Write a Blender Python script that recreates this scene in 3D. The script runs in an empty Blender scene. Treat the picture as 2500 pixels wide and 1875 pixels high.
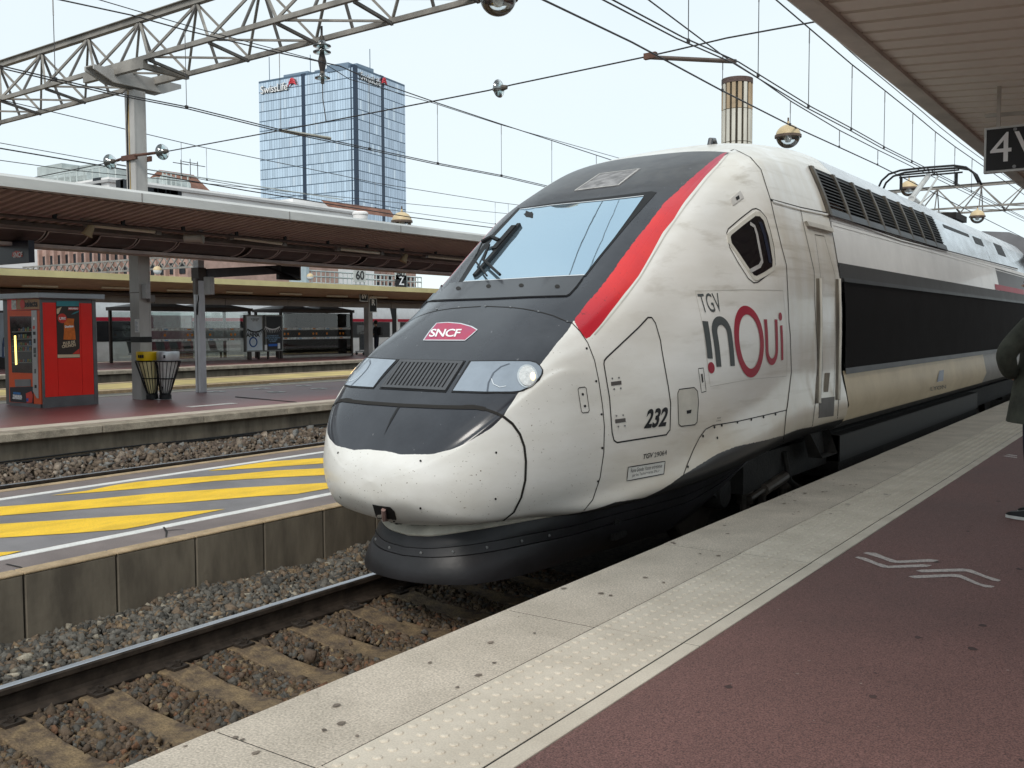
import bpy, bmesh, math, random
import numpy as np
from mathutils import Vector, Matrix
from mathutils.bvhtree import BVHTree
random.seed(7); RNG = np.random.default_rng(11)
SC = bpy.context.scene
COL = SC.collection

# ------------------------------------------------------------------ camera
H = 1.40                                   # camera height above the near platform (platform top is z = 0)
F_PX, YAW, PITCH, ROLL = 2371.9, 0.610566, 0.058679, -0.003778
_cy, _sy = math.cos(YAW), math.sin(YAW)
_w = np.array([-_sy*math.cos(PITCH), _cy*math.cos(PITCH), -math.sin(PITCH)])
_r0 = np.array([_cy, _sy, 0.0]); _u0 = np.cross(_r0, _w)
_r = _r0*math.cos(ROLL) + _u0*math.sin(ROLL); _u = -_r0*math.sin(ROLL) + _u0*math.cos(ROLL)
cam = bpy.data.objects.new('camera', bpy.data.cameras.new('camera')); COL.objects.link(cam)
cam.data.sensor_width = 36; cam.data.lens = F_PX/2500*36; cam.data.clip_start = .05; cam.data.clip_end = 3000
_m = Matrix(((_r[0], _u[0], -_w[0], 0), (_r[1], _u[1], -_w[1], 0), (_r[2], _u[2], -_w[2], H), (0, 0, 0, 1)))
cam.matrix_world = _m; SC.camera = cam

# ------------------------------------------------------------------ world, sun, exposure
SUN_EL, SUN_AZ = math.radians(42), math.radians(158)      # azimuth from +Y towards +X
wd = bpy.data.worlds.new('World'); SC.world = wd; wd.use_nodes = True
nt = wd.node_tree; nt.nodes.clear()
def _n(t, **k):
    n = nt.nodes.new(t)
    for a, b in k.items(): setattr(n, a, b)
    return n
_sky = _n('ShaderNodeTexSky', sky_type='NISHITA', sun_disc=False, sun_elevation=SUN_EL, sun_rotation=SUN_AZ, dust_density=.4, air_density=1.0, ozone_density=2.0)
_bg = _n('ShaderNodeBackground'); _out = _n('ShaderNodeOutputWorld')
_tc = _n('ShaderNodeTexCoord'); _mp = _n('ShaderNodeMapping'); _mp.inputs['Scale'].default_value = (1.0, 1.0, 2.6)
_nz = _n('ShaderNodeTexNoise'); _nz.inputs['Scale'].default_value = 1.7; _nz.inputs['Detail'].default_value = 5; _nz.inputs['Roughness'].default_value = .5
_rp = _n('ShaderNodeValToRGB'); _rp.color_ramp.elements[0].position = .34; _rp.color_ramp.elements[0].color = (.86, .86, .86, 1)
_rp.color_ramp.elements[1].position = .68; _rp.color_ramp.elements[1].color = (.97, .97, .97, 1)
_cl = _n('ShaderNodeRGB'); _cl.outputs[0].default_value = (4.6, 5.12, 5.3, 1)        # cloud deck, on the scale of the Nishita sky
_mx = _n('ShaderNodeMix', data_type='RGBA')
L = nt.links.new
L(_tc.outputs['Generated'], _mp.inputs[0]); L(_mp.outputs[0], _nz.inputs['Vector']); L(_nz.outputs['Fac'], _rp.inputs[0])
L(_rp.outputs['Color'], _mx.inputs['Factor']); L(_sky.outputs[0], _mx.inputs[6]); L(_cl.outputs[0], _mx.inputs[7])
L(_mx.outputs[2], _bg.inputs[0]); _bg.inputs['Strength'].default_value = 0.10; L(_bg.outputs[0], _out.inputs[0])
sun = bpy.data.objects.new('sun', bpy.data.lights.new('sun', 'SUN')); COL.objects.link(sun)
sun.data.energy = 1.05; sun.data.angle = math.radians(20); sun.data.color = (1, .945, .87)
sun.rotation_euler = Vector((math.sin(SUN_AZ)*math.cos(SUN_EL), math.cos(SUN_AZ)*math.cos(SUN_EL), math.sin(SUN_EL))).to_track_quat('Z', 'Y').to_euler()
SC.view_settings.view_transform = 'Standard'; SC.view_settings.look = 'None'
SC.view_settings.exposure = 0.95; SC.view_settings.gamma = 1; SC.view_settings.use_curve_mapping = False
SC.render.engine = 'CYCLES'
SC.cycles.use_denoising = True
SC.cycles.max_bounces = 8; SC.cycles.transparent_max_bounces = 12; SC.cycles.caustics_reflective = False; SC.cycles.caustics_refractive = False
SC.cycles.sample_clamp_indirect = 6

# ------------------------------------------------------------------ pixel helpers: a pixel of the 2500 x 1875 photograph and one known plane give a point of the place
C0 = np.array([0, 0, H])
def ray(px, py): return _w + _r*(px-1250)/F_PX - _u*(py-937.5)/F_PX
def onX(p, X): d = ray(*p); return C0 + d*(X/d[0])
def onY(p, Y): d = ray(*p); return C0 + d*(Y/d[1])
def onZ(p, Z): d = ray(*p); return C0 + d*((Z-H)/d[2])
def onD(p, D): return C0 + ray(*p)*D
def proj(P):
    d = np.asarray(P, float)-C0; z = d@_w
    return 1250+F_PX*(d@_r)/z, 937.5-F_PX*(d@_u)/z
def crop(ox, oy, s): return lambda *pts: [(ox+x*s, oy+y*s) for x, y in pts]
cA = crop(1000, 320, .30139); cB = crop(1350, 320, .30139); cC = crop(780, 780, .24111); cD = crop(1100, 780, .30139)
cE = crop(1660, 0, .37975); cF = crop(1400, 340, .30741); cG = crop(1400, 800, .30741); cH = crop(1980, 380, .37383)
cI = crop(1950, 380, .24864); cJ = crop(0, 580, .37522); cK = crop(0, 660, .21694); cL = crop(320, 600, .24111); cM = crop(640, 620, .20498)
cN = crop(0, 400, .22604); cO = crop(500, 500, .27125); cP = crop(0, 0, .22604); cQ = crop(0, 1050, .37522); cR = crop(600, 130, .25926)
cS = crop(0, 0, .37522); cT = crop(830, 0, .37522); cU = crop(780, 1250, .22604); cV = crop(1900, 1000, .27125); cW = crop(1660, 950, .37975)

# ------------------------------------------------------------------ materials
MATS = {}
def mat(name, col=(.5,.5,.5), rough=.6, metal=0., var=.12, scale=3., bump=0., bscale=40., col2=None, spots=0., coat=0., emit=None, spec=.32, stretch=(1,1,1), detail=4., cr=(.35,.68)):
    if name in MATS: return MATS[name]
    m = bpy.data.materials.new(name); m.use_nodes = True; t = m.node_tree; N = t.nodes; b = N['Principled BSDF']; l = t.links.new
    b.inputs['Roughness'].default_value = rough; b.inputs['Metallic'].default_value = metal; b.inputs['Specular IOR Level'].default_value = spec
    b.inputs['Coat Weight'].default_value = coat; b.inputs['Coat Roughness'].default_value = .08
    b.inputs['Base Color'].default_value = (*col, 1)
    if var or col2 or bump:
        tc = N.new('ShaderNodeTexCoord'); mp = N.new('ShaderNodeMapping'); mp.inputs['Scale'].default_value = stretch; l(tc.outputs['Object'], mp.inputs[0])
        nz = N.new('ShaderNodeTexNoise'); nz.inputs['Scale'].default_value = scale; nz.inputs['Detail'].default_value = detail; nz.inputs['Roughness'].default_value = .62
        l(mp.outputs[0], nz.inputs['Vector'])
        rp = N.new('ShaderNodeValToRGB'); e = rp.color_ramp.elements
        e[0].position, e[1].position = cr
        c2 = col2 or tuple(c*(1-var*2.2) for c in col); hi = tuple(min(1, c*(1+var*.6)) for c in col) if not col2 else col
        e[0].color = (*c2, 1); e[1].color = (*hi, 1)
        l(nz.outputs['Fac'], rp.inputs[0]); out = rp.outputs[0]
        if spots:
            n2 = N.new('ShaderNodeTexNoise'); n2.inputs['Scale'].default_value = bscale; n2.inputs['Detail'].default_value = 2; l(tc.outputs['Object'], n2.inputs['Vector'])
            mr = N.new('ShaderNodeMapRange'); mr.inputs[1].default_value = .3; mr.inputs[2].default_value = .7; mr.inputs[3].default_value = 1-spots; mr.inputs[4].default_value = 1+spots
            l(n2.outputs['Fac'], mr.inputs[0]); mm = N.new('ShaderNodeMix'); mm.data_type = 'RGBA'; mm.blend_type = 'MULTIPLY'; mm.inputs['Factor'].default_value = 1
            l(out, mm.inputs[6]); l(mr.outputs[0], mm.inputs[7]); out = mm.outputs[2]
        l(out, b.inputs['Base Color'])
        r2 = N.new('ShaderNodeMapRange'); r2.inputs[3].default_value = max(.02, rough-.08); r2.inputs[4].default_value = min(1, rough+.1); l(nz.outputs['Fac'], r2.inputs[0]); l(r2.outputs[0], b.inputs['Roughness'])
        if bump:
            n3 = N.new('ShaderNodeTexNoise'); n3.inputs['Scale'].default_value = bscale; n3.inputs['Detail'].default_value = 3; l(tc.outputs['Object'], n3.inputs['Vector'])
            bp = N.new('ShaderNodeBump'); bp.inputs['Strength'].default_value = bump; bp.inputs['Distance'].default_value = .02; l(n3.outputs['Fac'], bp.inputs['Height']); l(bp.outputs[0], b.inputs['Normal'])
    if emit:
        b.inputs['Emission Color'].default_value = (*emit[:3], 1); b.inputs['Emission Strength'].default_value = emit[3]
    MATS[name] = m; return m
def glass(name, tint=(.8,.9,.9), alpha=.25, rough=.02):
    if name in MATS: return MATS[name]
    m = bpy.data.materials.new(name); m.use_nodes = True; t = m.node_tree; N = t.nodes; N.clear(); l = t.links.new
    o = N.new('ShaderNodeOutputMaterial'); tr = N.new('ShaderNodeBsdfTransparent'); gl = N.new('ShaderNodeBsdfGlossy'); mx = N.new('ShaderNodeMixShader'); fr = N.new('ShaderNodeFresnel'); ad = N.new('ShaderNodeMath')
    tr.inputs[0].default_value = (*tint, 1); gl.inputs['Roughness'].default_value = rough; fr.inputs[0].default_value = 1.5
    ad.operation = 'ADD'; ad.inputs[1].default_value = alpha; l(fr.outputs[0], ad.inputs[0]); l(ad.outputs[0], mx.inputs[0]); l(tr.outputs[0], mx.inputs[1]); l(gl.outputs[0], mx.inputs[2]); l(mx.outputs[0], o.inputs[0])
    MATS[name] = m; return m

# ------------------------------------------------------------------ mesh builder
class MB:
    def __init__(s): s.v = []; s.f = []; s.mi = []
    def add(s, vs, fs, mi=0):
        o = len(s.v); s.v += [tuple(map(float, q)) for q in vs]; s.f += [tuple(i+o for i in f) for f in fs]; s.mi += [mi]*len(fs); return s
    def box(s, x0, x1, y0, y1, z0, z1, mi=0):
        x0, x1 = sorted((x0, x1)); y0, y1 = sorted((y0, y1)); z0, z1 = sorted((z0, z1))
        return s.add([(x0,y0,z0),(x1,y0,z0),(x1,y1,z0),(x0,y1,z0),(x0,y0,z1),(x1,y0,z1),(x1,y1,z1),(x0,y1,z1)],
                     [(0,3,2,1),(4,5,6,7),(0,1,5,4),(1,2,6,5),(2,3,7,6),(3,0,4,7)], mi)
    def obox(s, a, b, wx, wz, up=(0,0,1), mi=0):
        """box beam from a to b, section wx (sideways) by wz (along up)"""
        a = np.array(a, float); b = np.array(b, float); d = b-a; d /= np.linalg.norm(d); up = np.array(up, float)
        if abs(d@up) > .99: up = np.array([1., 0, 0])
        sd = np.cross(d, up); sd /= np.linalg.norm(sd); u2 = np.cross(sd, d)
        q = [(-1,-1),(1,-1),(1,1),(-1,1)]
        vs = [a+sd*i*wx/2+u2*j*wz/2 for i, j in q]+[b+sd*i*wx/2+u2*j*wz/2 for i, j in q]
        return s.add(vs, [(3,2,1,0),(4,5,6,7),(0,1,5,4),(1,2,6,5),(2,3,7,6),(3,0,4,7)], mi)
    def beam(s, a, b, w, h, t=.012, up=(0,0,1), mi=0):
        """I section"""
        a = np.array(a, float); b = np.array(b, float); up = np.array(up, float)
        d = b-a; d /= np.linalg.norm(d); sd = np.cross(d, up); sd /= np.linalg.norm(sd); u2 = np.cross(sd, d)
        s.obox(a+u2*(h/2-t/2), b+u2*(h/2-t/2), w, t, up, mi); s.obox(a-u2*(h/2-t/2), b-u2*(h/2-t/2), w, t, up, mi); s.obox(a, b, t, h-2*t, up, mi); return s
    def tube(s, pts, r, n=8, mi=0, cap=True):
        pts = [np.array(p, float) for p in pts]; rs = r if hasattr(r, '__len__') else [r]*len(pts); ring = []; vs = []; prev = None
        for i, p in enumerate(pts):
            d = (pts[min(i+1, len(pts)-1)]-pts[max(i-1, 0)]); d /= (np.linalg.norm(d)+1e-9)
            if prev is None:
                a = np.cross(d, (0,0,1)) if abs(d[2]) < .95 else np.cross(d, (1,0,0))
            else: a = prev-d*(prev@d)
            a /= (np.linalg.norm(a)+1e-9); prev = a; b = np.cross(d, a)
            vs += [p+rs[i]*(a*math.cos(2*math.pi*k/n)+b*math.sin(2*math.pi*k/n)) for k in range(n)]
        fs = [(i*n+k, i*n+(k+1)%n, (i+1)*n+(k+1)%n, (i+1)*n+k) for i in range(len(pts)-1) for k in range(n)]
        if cap: fs += [tuple(range(n-1, -1, -1)), tuple((len(pts)-1)*n+k for k in range(n))]
        return s.add(vs, fs, mi)
    def lathe(s, prof, c=(0,0,0), n=20, mi=0, axis='z'):
        """prof: (r, h) list"""
        vs = []; c = np.array(c, float)
        for r, h in prof:
            for k in range(n):
                a = 2*math.pi*k/n; q = (r*math.cos(a), r*math.sin(a), h)
                if axis == 'x': q = (h, q[0], q[1])
                if axis == 'y': q = (q[0], h, q[1])
                vs.append(c+np.array(q))
        fs = [(i*n+k, i*n+(k+1)%n, (i+1)*n+(k+1)%n, (i+1)*n+k) for i in range(len(prof)-1) for k in range(n)]
        return s.add(vs, fs, mi)
    def disc(s, c, r, axis=0, n=16, th=.01, mi=0):
        ax = 'xyz'[axis]; return s.lathe([(0,-th/2),(r,-th/2),(r,th/2),(0,th/2)], c, n, mi, ax)
    def prism(s, poly, a0, a1, axis='x', mi=0):
        """poly: 2D points in the plane of the other two axes, extruded from a0 to a1"""
        n = len(poly)
        def P(p, a): return {'x': (a, p[0], p[1]), 'y': (p[0], a, p[1]), 'z': (p[0], p[1], a)}[axis]
        vs = [P(p, a0) for p in poly]+[P(p, a1) for p in poly]
        return s.add(vs, [tuple(range(n-1,-1,-1)), tuple(range(n, 2*n))]+[(i, (i+1)%n, n+(i+1)%n, n+i) for i in range(n)], mi)
    def quad(s, a, b, c, d, mi=0): return s.add([a, b, c, d], [(0,1,2,3)], mi)
    def build(s, name, m, parent=None, smooth=False, bevel=0., fix=True):
        me = bpy.data.meshes.new(name); me.from_pydata(s.v, [], s.f); ms = m if isinstance(m, (list, tuple)) else [m]
        for q in ms: me.materials.append(q)
        me.polygons.foreach_set('material_index', s.mi)
        if fix:
            bm = bmesh.new(); bm.from_mesh(me); bmesh.ops.recalc_face_normals(bm, faces=bm.faces)
            if bevel: bmesh.ops.bevel(bm, geom=[e for e in bm.edges if len(e.link_faces) == 2 and e.calc_face_angle(0) > .6], offset=bevel, segments=1, affect='EDGES', clamp_overlap=True)
            bm.to_mesh(me); bm.free()
        if smooth:
            me.polygons.foreach_set('use_smooth', [True]*len(me.polygons)); 
            if smooth == 'auto':
                try: me.set_sharp_from_angle(angle=math.radians(35))
                except Exception: pass
        return put(name, me, parent)
def put(name, me, parent=None):
    o = bpy.data.objects.new(name, me); COL.objects.link(o)
    if parent is not None: o.parent = parent
    return o
def tag(o, label=None, cat=None, group=None, kind=None):
    if label: o['label'] = label
    if cat: o['category'] = cat
    if group: o['group'] = group
    if kind: o['kind'] = kind
    return o
def thing(name, label, cat, loc=(0,0,0), group=None, rz=0.):
    o = bpy.data.objects.new(name, None); COL.objects.link(o); o.location = loc; o.rotation_euler = (0,0,rz); o.empty_display_size = .2
    return tag(o, label, cat, group)
def copy_tree(o, parent=None):
    c = o.copy(); COL.objects.link(c); c.parent = parent
    for ch in list(o.children): copy_tree(ch, c)
    return c
def structure(mb, name, m, **k): return tag(mb.build(name, m, **k), kind='structure')

def text2d(txt, size=1., bold=0., shear=0., spacing=1., align='CENTER', sx=1.):
    """flat outline of a word as (verts2d, faces)"""
    cu = bpy.data.curves.new('t', 'FONT'); cu.body = txt; cu.size = size; cu.align_x = align; cu.align_y = 'CENTER'; cu.shear = shear; cu.space_character = spacing; cu.offset = bold; cu.resolution_u = 4
    o = bpy.data.objects.new('t', cu); COL.objects.link(o); dg = bpy.context.evaluated_depsgraph_get(); me = bpy.data.meshes.new_from_object(o.evaluated_get(dg))
    v = [(p.co.x*sx, p.co.y) for p in me.vertices]; f = [tuple(p.vertices) for p in me.polygons]
    bpy.data.objects.remove(o); bpy.data.curves.remove(cu); bpy.data.meshes.remove(me)
    return v, f
def lay(mb, vf, O, U, Vv, mi=0):
    """put a flat outline on the plane O + x U + y V"""
    O, U, Vv = (np.array(q, float) for q in (O, U, Vv)); v, f = vf
    return mb.add([O+U*x+Vv*y for x, y in v], f, mi)
# ------------------------------------------------------------------ the locomotive: a shell lofted over measured sections
XE = -1.967*H; ZR = -.52; XC = XE-1.68            # platform edge, rail top, track centre line
# each ring: ten points (x from the centre line, y, z above rail) from the top centre line round to the bottom centre line
RINGS = []
def ring(y, pts): RINGS.append([(p[0], p[2] if len(p) == 3 else y, p[1]) for p in pts])
ring(4.692, [(0,.90)]*10)
def nose_ring(y, w, zt, zb, zm, n, nb):
    P = []
    for th in (90, 79, 56, 42, 33.5, 23, 0): c_, s_ = math.cos(math.radians(th)), math.sin(math.radians(th)); P.append((w*max(c_, 0)**(2/n) if th < 90 else 0, zm+(zt-zm)*s_**(2/n) if th else zm))
    for th in (28, 52, 90): c_, s_ = math.cos(math.radians(th)), math.sin(math.radians(th)); P.append((w*max(c_, 0)**(2/nb) if th < 90 else 0, zm-(zm-zb)*s_**(2/nb)))
    ring(y, P)
nose_ring(4.714, .29, 1.03, .77, .90, 2.3, 2.2); nose_ring(4.775, .455, 1.12, .69, .915, 2.6, 2.3); nose_ring(4.892, .64, 1.268, .60, .935, 3.2, 2.5); nose_ring(5.02, .752, 1.395, .555, .96, 3.9, 2.7); nose_ring(5.22, .862, 1.575, .535, 1.0, 4.2, 2.8); nose_ring(5.52, .956, 1.80, .52, 1.07, 4.0, 3.0)
ring(5.98, [(0,2.09),(.45,2.08),(.78,1.965),(.895,1.835),(.95,1.71),(1.0,1.52),(1.04,1.15),(.985,.76),(.86,.57),(0,.5)])
ring(6.5, [(0,2.37),(.45,2.36),(.80,2.295),(.94,2.16),(1.01,2.02),(1.07,1.78),(1.155,1.35),(1.135,.86),(1.03,.60),(0,.5)])
ring(7.0, [(0,2.735),(.45,2.725),(.80,2.665),(.95,2.54),(1.04,2.38),(1.13,2.08),(1.25,1.55),(1.255,.98),(1.16,.64),(0,.5)])
ring(7.4, [(0,3.02),(.45,3.015),(.80,2.945),(.95,2.84),(1.06,2.68),(1.17,2.36),(1.31,1.75),(1.335,1.15),(1.25,.68),(0,.5)])
ring(8.0, [(0,3.325),(.45,3.315),(.80,3.25),(.95,3.17),(1.06,3.02),(1.19,2.66),(1.37,2.0),(1.40,1.3),(1.33,.76),(0,.5)])
ring(8.72, [(0,3.60),(.45,3.59),(.80,3.545),(.97,3.48),(1.10,3.37),(1.25,2.98),(1.405,2.24),(1.425,1.5),(1.375,.84),(0,.5)])
ring(9.5, [(0,3.80),(.45,3.78),(.80,3.70),(.97,3.60),(1.09,3.46),(1.25,3.02),(1.395,2.3),(1.415,1.5),(1.37,.86),(0,.5)])
ring(10.4, [(0,3.95),(.45,3.91),(.80,3.80),(.96,3.69),(1.06,3.55),(1.25,3.05),(1.385,2.3),(1.40,1.5),(1.365,.86),(0,.5)])
ring(11.2, [(0,4.03),(.45,3.985),(.80,3.85),(.95,3.72),(1.05,3.58),(1.25,3.05),(1.385,2.3),(1.40,1.5),(1.365,.86),(0,.5)])
G0 = np.array(RINGS)                                  # rings x 10 x 3
def hermite(P, t, q):
    """cubic through P at knots t, evaluated at q (along axis 0)"""
    t = np.asarray(t, float); P = np.asarray(P, float); d = (P[1:]-P[:-1])/(t[1:]-t[:-1]).reshape(-1, *[1]*(P.ndim-1))
    m = np.empty_like(P); m[0] = d[0]; m[-1] = d[-1]
    a = (t[1:-1]-t[:-2]).reshape(-1, *[1]*(P.ndim-1)); b = (t[2:]-t[1:-1]).reshape(-1, *[1]*(P.ndim-1)); m[1:-1] = (d[:-1]*b+d[1:]*a)/(a+b)
    i = np.clip(np.searchsorted(t, q, 'right')-1, 0, len(t)-2); h = t[i+1]-t[i]; s = (q-t[i])/h
    sh = lambda w: w.reshape(-1, *[1]*(P.ndim-1))
    return sh(2*s**3-3*s**2+1)*P[i]+sh((s**3-2*s**2+s)*h)*m[i]+sh(-2*s**3+3*s**2)*P[i+1]+sh((s**3-s**2)*h)*m[i+1]
TR = np.array([0, .25, .45, .68, .90, 1.15, 1.45, 1.9, 2.45, 2.95, 3.35, 3.95, 4.67, 5.45, 6.35, 7.15])
q_r = np.unique(np.concatenate([np.linspace(TR[i], TR[i+1], n, endpoint=False) for i, n in enumerate([7,6,7,7,8,9,12,14,13,11,15,18,16,16,8])]+[[TR[-1]]]))
LN = 9; SUB = 9
Gm = np.concatenate([G0[:, :0:-1]*[-1,1,1], G0], 1)           # -9 .. 9
q_l = np.linspace(-9, 9, 18*SUB+1)
A = hermite(G0, TR, q_r); A = np.concatenate([A[:, :0:-1]*[-1,1,1], A], 1)
SH = hermite(A.transpose(1,0,2), np.arange(-9, 10.), q_l).transpose(1,0,2)      # nr x nl x 3
NRr, NL = SH.shape[:2]
def fair(S_, k, it):                                      # fair the loft: Taubin smoothing over the first k rings
    for i in range(it):
        for lam in (.62, -.64):
            D_ = np.zeros_like(S_); D_[1:-1, 1:-1] = .25*(S_[:-2, 1:-1]+S_[2:, 1:-1]+S_[1:-1, :-2]+S_[1:-1, 2:])-S_[1:-1, 1:-1]; D_[k:] *= np.clip(1-(np.arange(len(S_)-k)/10.), 0, 1)[:, None, None]; S_ = S_+lam*D_
    return S_
SH = fair(SH, int(np.argmin(abs(q_r-.8))), 30); SH = fair(SH, int(np.argmin(abs(q_r-1.7))), 8); SH = fair(SH, len(SH)-2, 3)
ql = q_l; NL = len(ql)
W = SH.copy(); W[..., 0] += XC; W[..., 2] += ZR
def gridfaces(nr, nl): 
    i, j = np.meshgrid(np.arange(nr-1), np.arange(nl-1), indexing='ij'); a = (i*nl+j).ravel()
    return np.stack([a, a+1, a+nl+1, a+nl], 1)
GF = gridfaces(NRr, NL)
# rear of the body: constant section carried back
YB0, YB1 = 11.2, 26.4
sec = SH[-1][ql >= 0][:, [0, 2]]                          # x, z from top centre to lower edge
def sec_x(z): return float(np.interp(-z, -sec[:, 1], sec[:, 0]))
rear = np.stack([np.stack([np.concatenate([-sec[::-1, 0], sec[1:, 0]])+XC, np.full(NL, y), np.concatenate([sec[::-1, 1], sec[1:, 1]])+ZR], 1) for y in (YB0, YB1)])
_rv = [Vector(p) for p in W.reshape(-1, 3)]; _o = len(_rv); _rv += [Vector(p) for p in rear.reshape(-1, 3)]
BVH = BVHTree.FromPolygons(_rv, [tuple(map(int, f)) for f in GF]+[tuple(int(k)+_o for k in f) for f in gridfaces(2, NL)])
CV = Vector(C0)
def hit(p):
    d = Vector(ray(*p)).normalized(); loc, nrm, idx, dist = BVH.ray_cast(CV, d)
    if loc is None:
        best = min((BVH.find_nearest(CV+d*float(t)) for t in np.linspace(4, 14, 120)), key=lambda h: h[3]); loc, nrm, idx, dist = best
    if nrm.dot(d) > 0: nrm = -nrm
    return loc, nrm, idx
def par(p):
    """(ring, line) parameter of the shell point seen at a pixel; the side is folded to the right half"""
    loc, nrm, idx = hit(p)
    if idx >= len(GF): return None
    i, j = divmod(idx, NL-1); a, b, c = W[i, j], W[i, j+1], W[i+1, j]; q = np.array(loc)-a
    u = np.clip(q@(b-a)/max(1e-9, (b-a)@(b-a)), 0, 1); v = np.clip(q@(c-a)/max(1e-9, (c-a)@(c-a)), 0, 1)
    return (q_r[i]+v*(q_r[i+1]-q_r[i]), abs(ql[j]+u*(ql[j+1]-ql[j]))*.22)
def sdist(poly, pts):
    poly = np.array(poly); n = len(poly); best = np.full(len(pts), 1e9); ins = np.zeros(len(pts), bool); x, y = pts[:, 0], pts[:, 1]
    for k in range(n):
        a, b = poly[k], poly[(k+1) % n]; e = b-a; w = pts-a; t = np.clip((w@e)/max(1e-12, e@e), 0, 1); best = np.minimum(best, np.linalg.norm(w-t[:, None]*e, axis=1))
        c = ((a[1] > y) != (b[1] > y)); 
        with np.errstate(divide='ignore', invalid='ignore'): xx = (b[0]-a[0])*(y-a[1])/(b[1]-a[1])+a[0]
        ins ^= c & (x < xx)
    return np.where(ins, best, -best)
RU = cB((170,1530),(290,1385),(400,1250),(520,1085),(640,920),(770,755),(900,590),(1000,495),(1100,400),(1195,320),(1290,240),(1400,165))      # upper edge of the red stripe
RL = cB((325,1640),(395,1560),(470,1470),(590,1320),(700,1170),(800,1000),(900,830),(980,715),(1060,600),(1150,485),(1240,370),(1340,260),(1425,160))   # lower edge
DK = cD((985,35),(860,195),(740,350),(640,475),(545,600),(480,700),(430,785),(330,880),(220,950),(100,1015),(0,1050))+cC((1150,1360),(950,1368),(800,1365))
pRU = [par(p) for p in RU]; pRL = [par(p) for p in RL]; pDK = [par(p) for p in DK]
tip_r = min(p[0] for p in pDK[-3:])
MID = [par(tuple((np.array(a)+np.array(b))/2)) for a, b in zip(RU, [RL[0], RL[1], RL[2], RL[3], RL[4], RL[5], RL[6], RL[7], RL[8], RL[9], RL[10], RL[11]])]
dark_poly = [(4.69, -.5)]+[(4.69, MID[-1][1])]+MID[::-1]+[pRU[0]]+pDK+[(tip_r-.004, 0), (tip_r-.004, -.5)]
sm = cD((1010,38),(1050,95),(1085,140),(1110,165)); red_poly = pRU+pRL[::-1]+[par(p) for p in sm[::-1]]
LOW = [(994,1309),(1130,1300),(1300,1271),(1424,1249),(1500,1228)]+cG((560,1352),(865,1172),(1000,1095),(1125,1022),(1300,942),(1530,893),(1665,858),(1895,788),(2200,710))
pLOW = [p for p in (par(q) for q in LOW) if p]
low_poly = [(pLOW[0][0]-.0, 2.2)]+pLOW+[(7.3, pLOW[-1][1]), (7.3, 2.2)]
QP = np.stack([np.repeat(q_r, NL), np.tile(abs(ql)*.22, NRr)], 1)
SD = {'sd_dark': sdist(dark_poly, QP), 'sd_red': sdist(red_poly, QP)-np.where(np.tile(ql, NRr) < 0, .045, 0), 'sd_low': sdist(low_poly, QP)}

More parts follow.
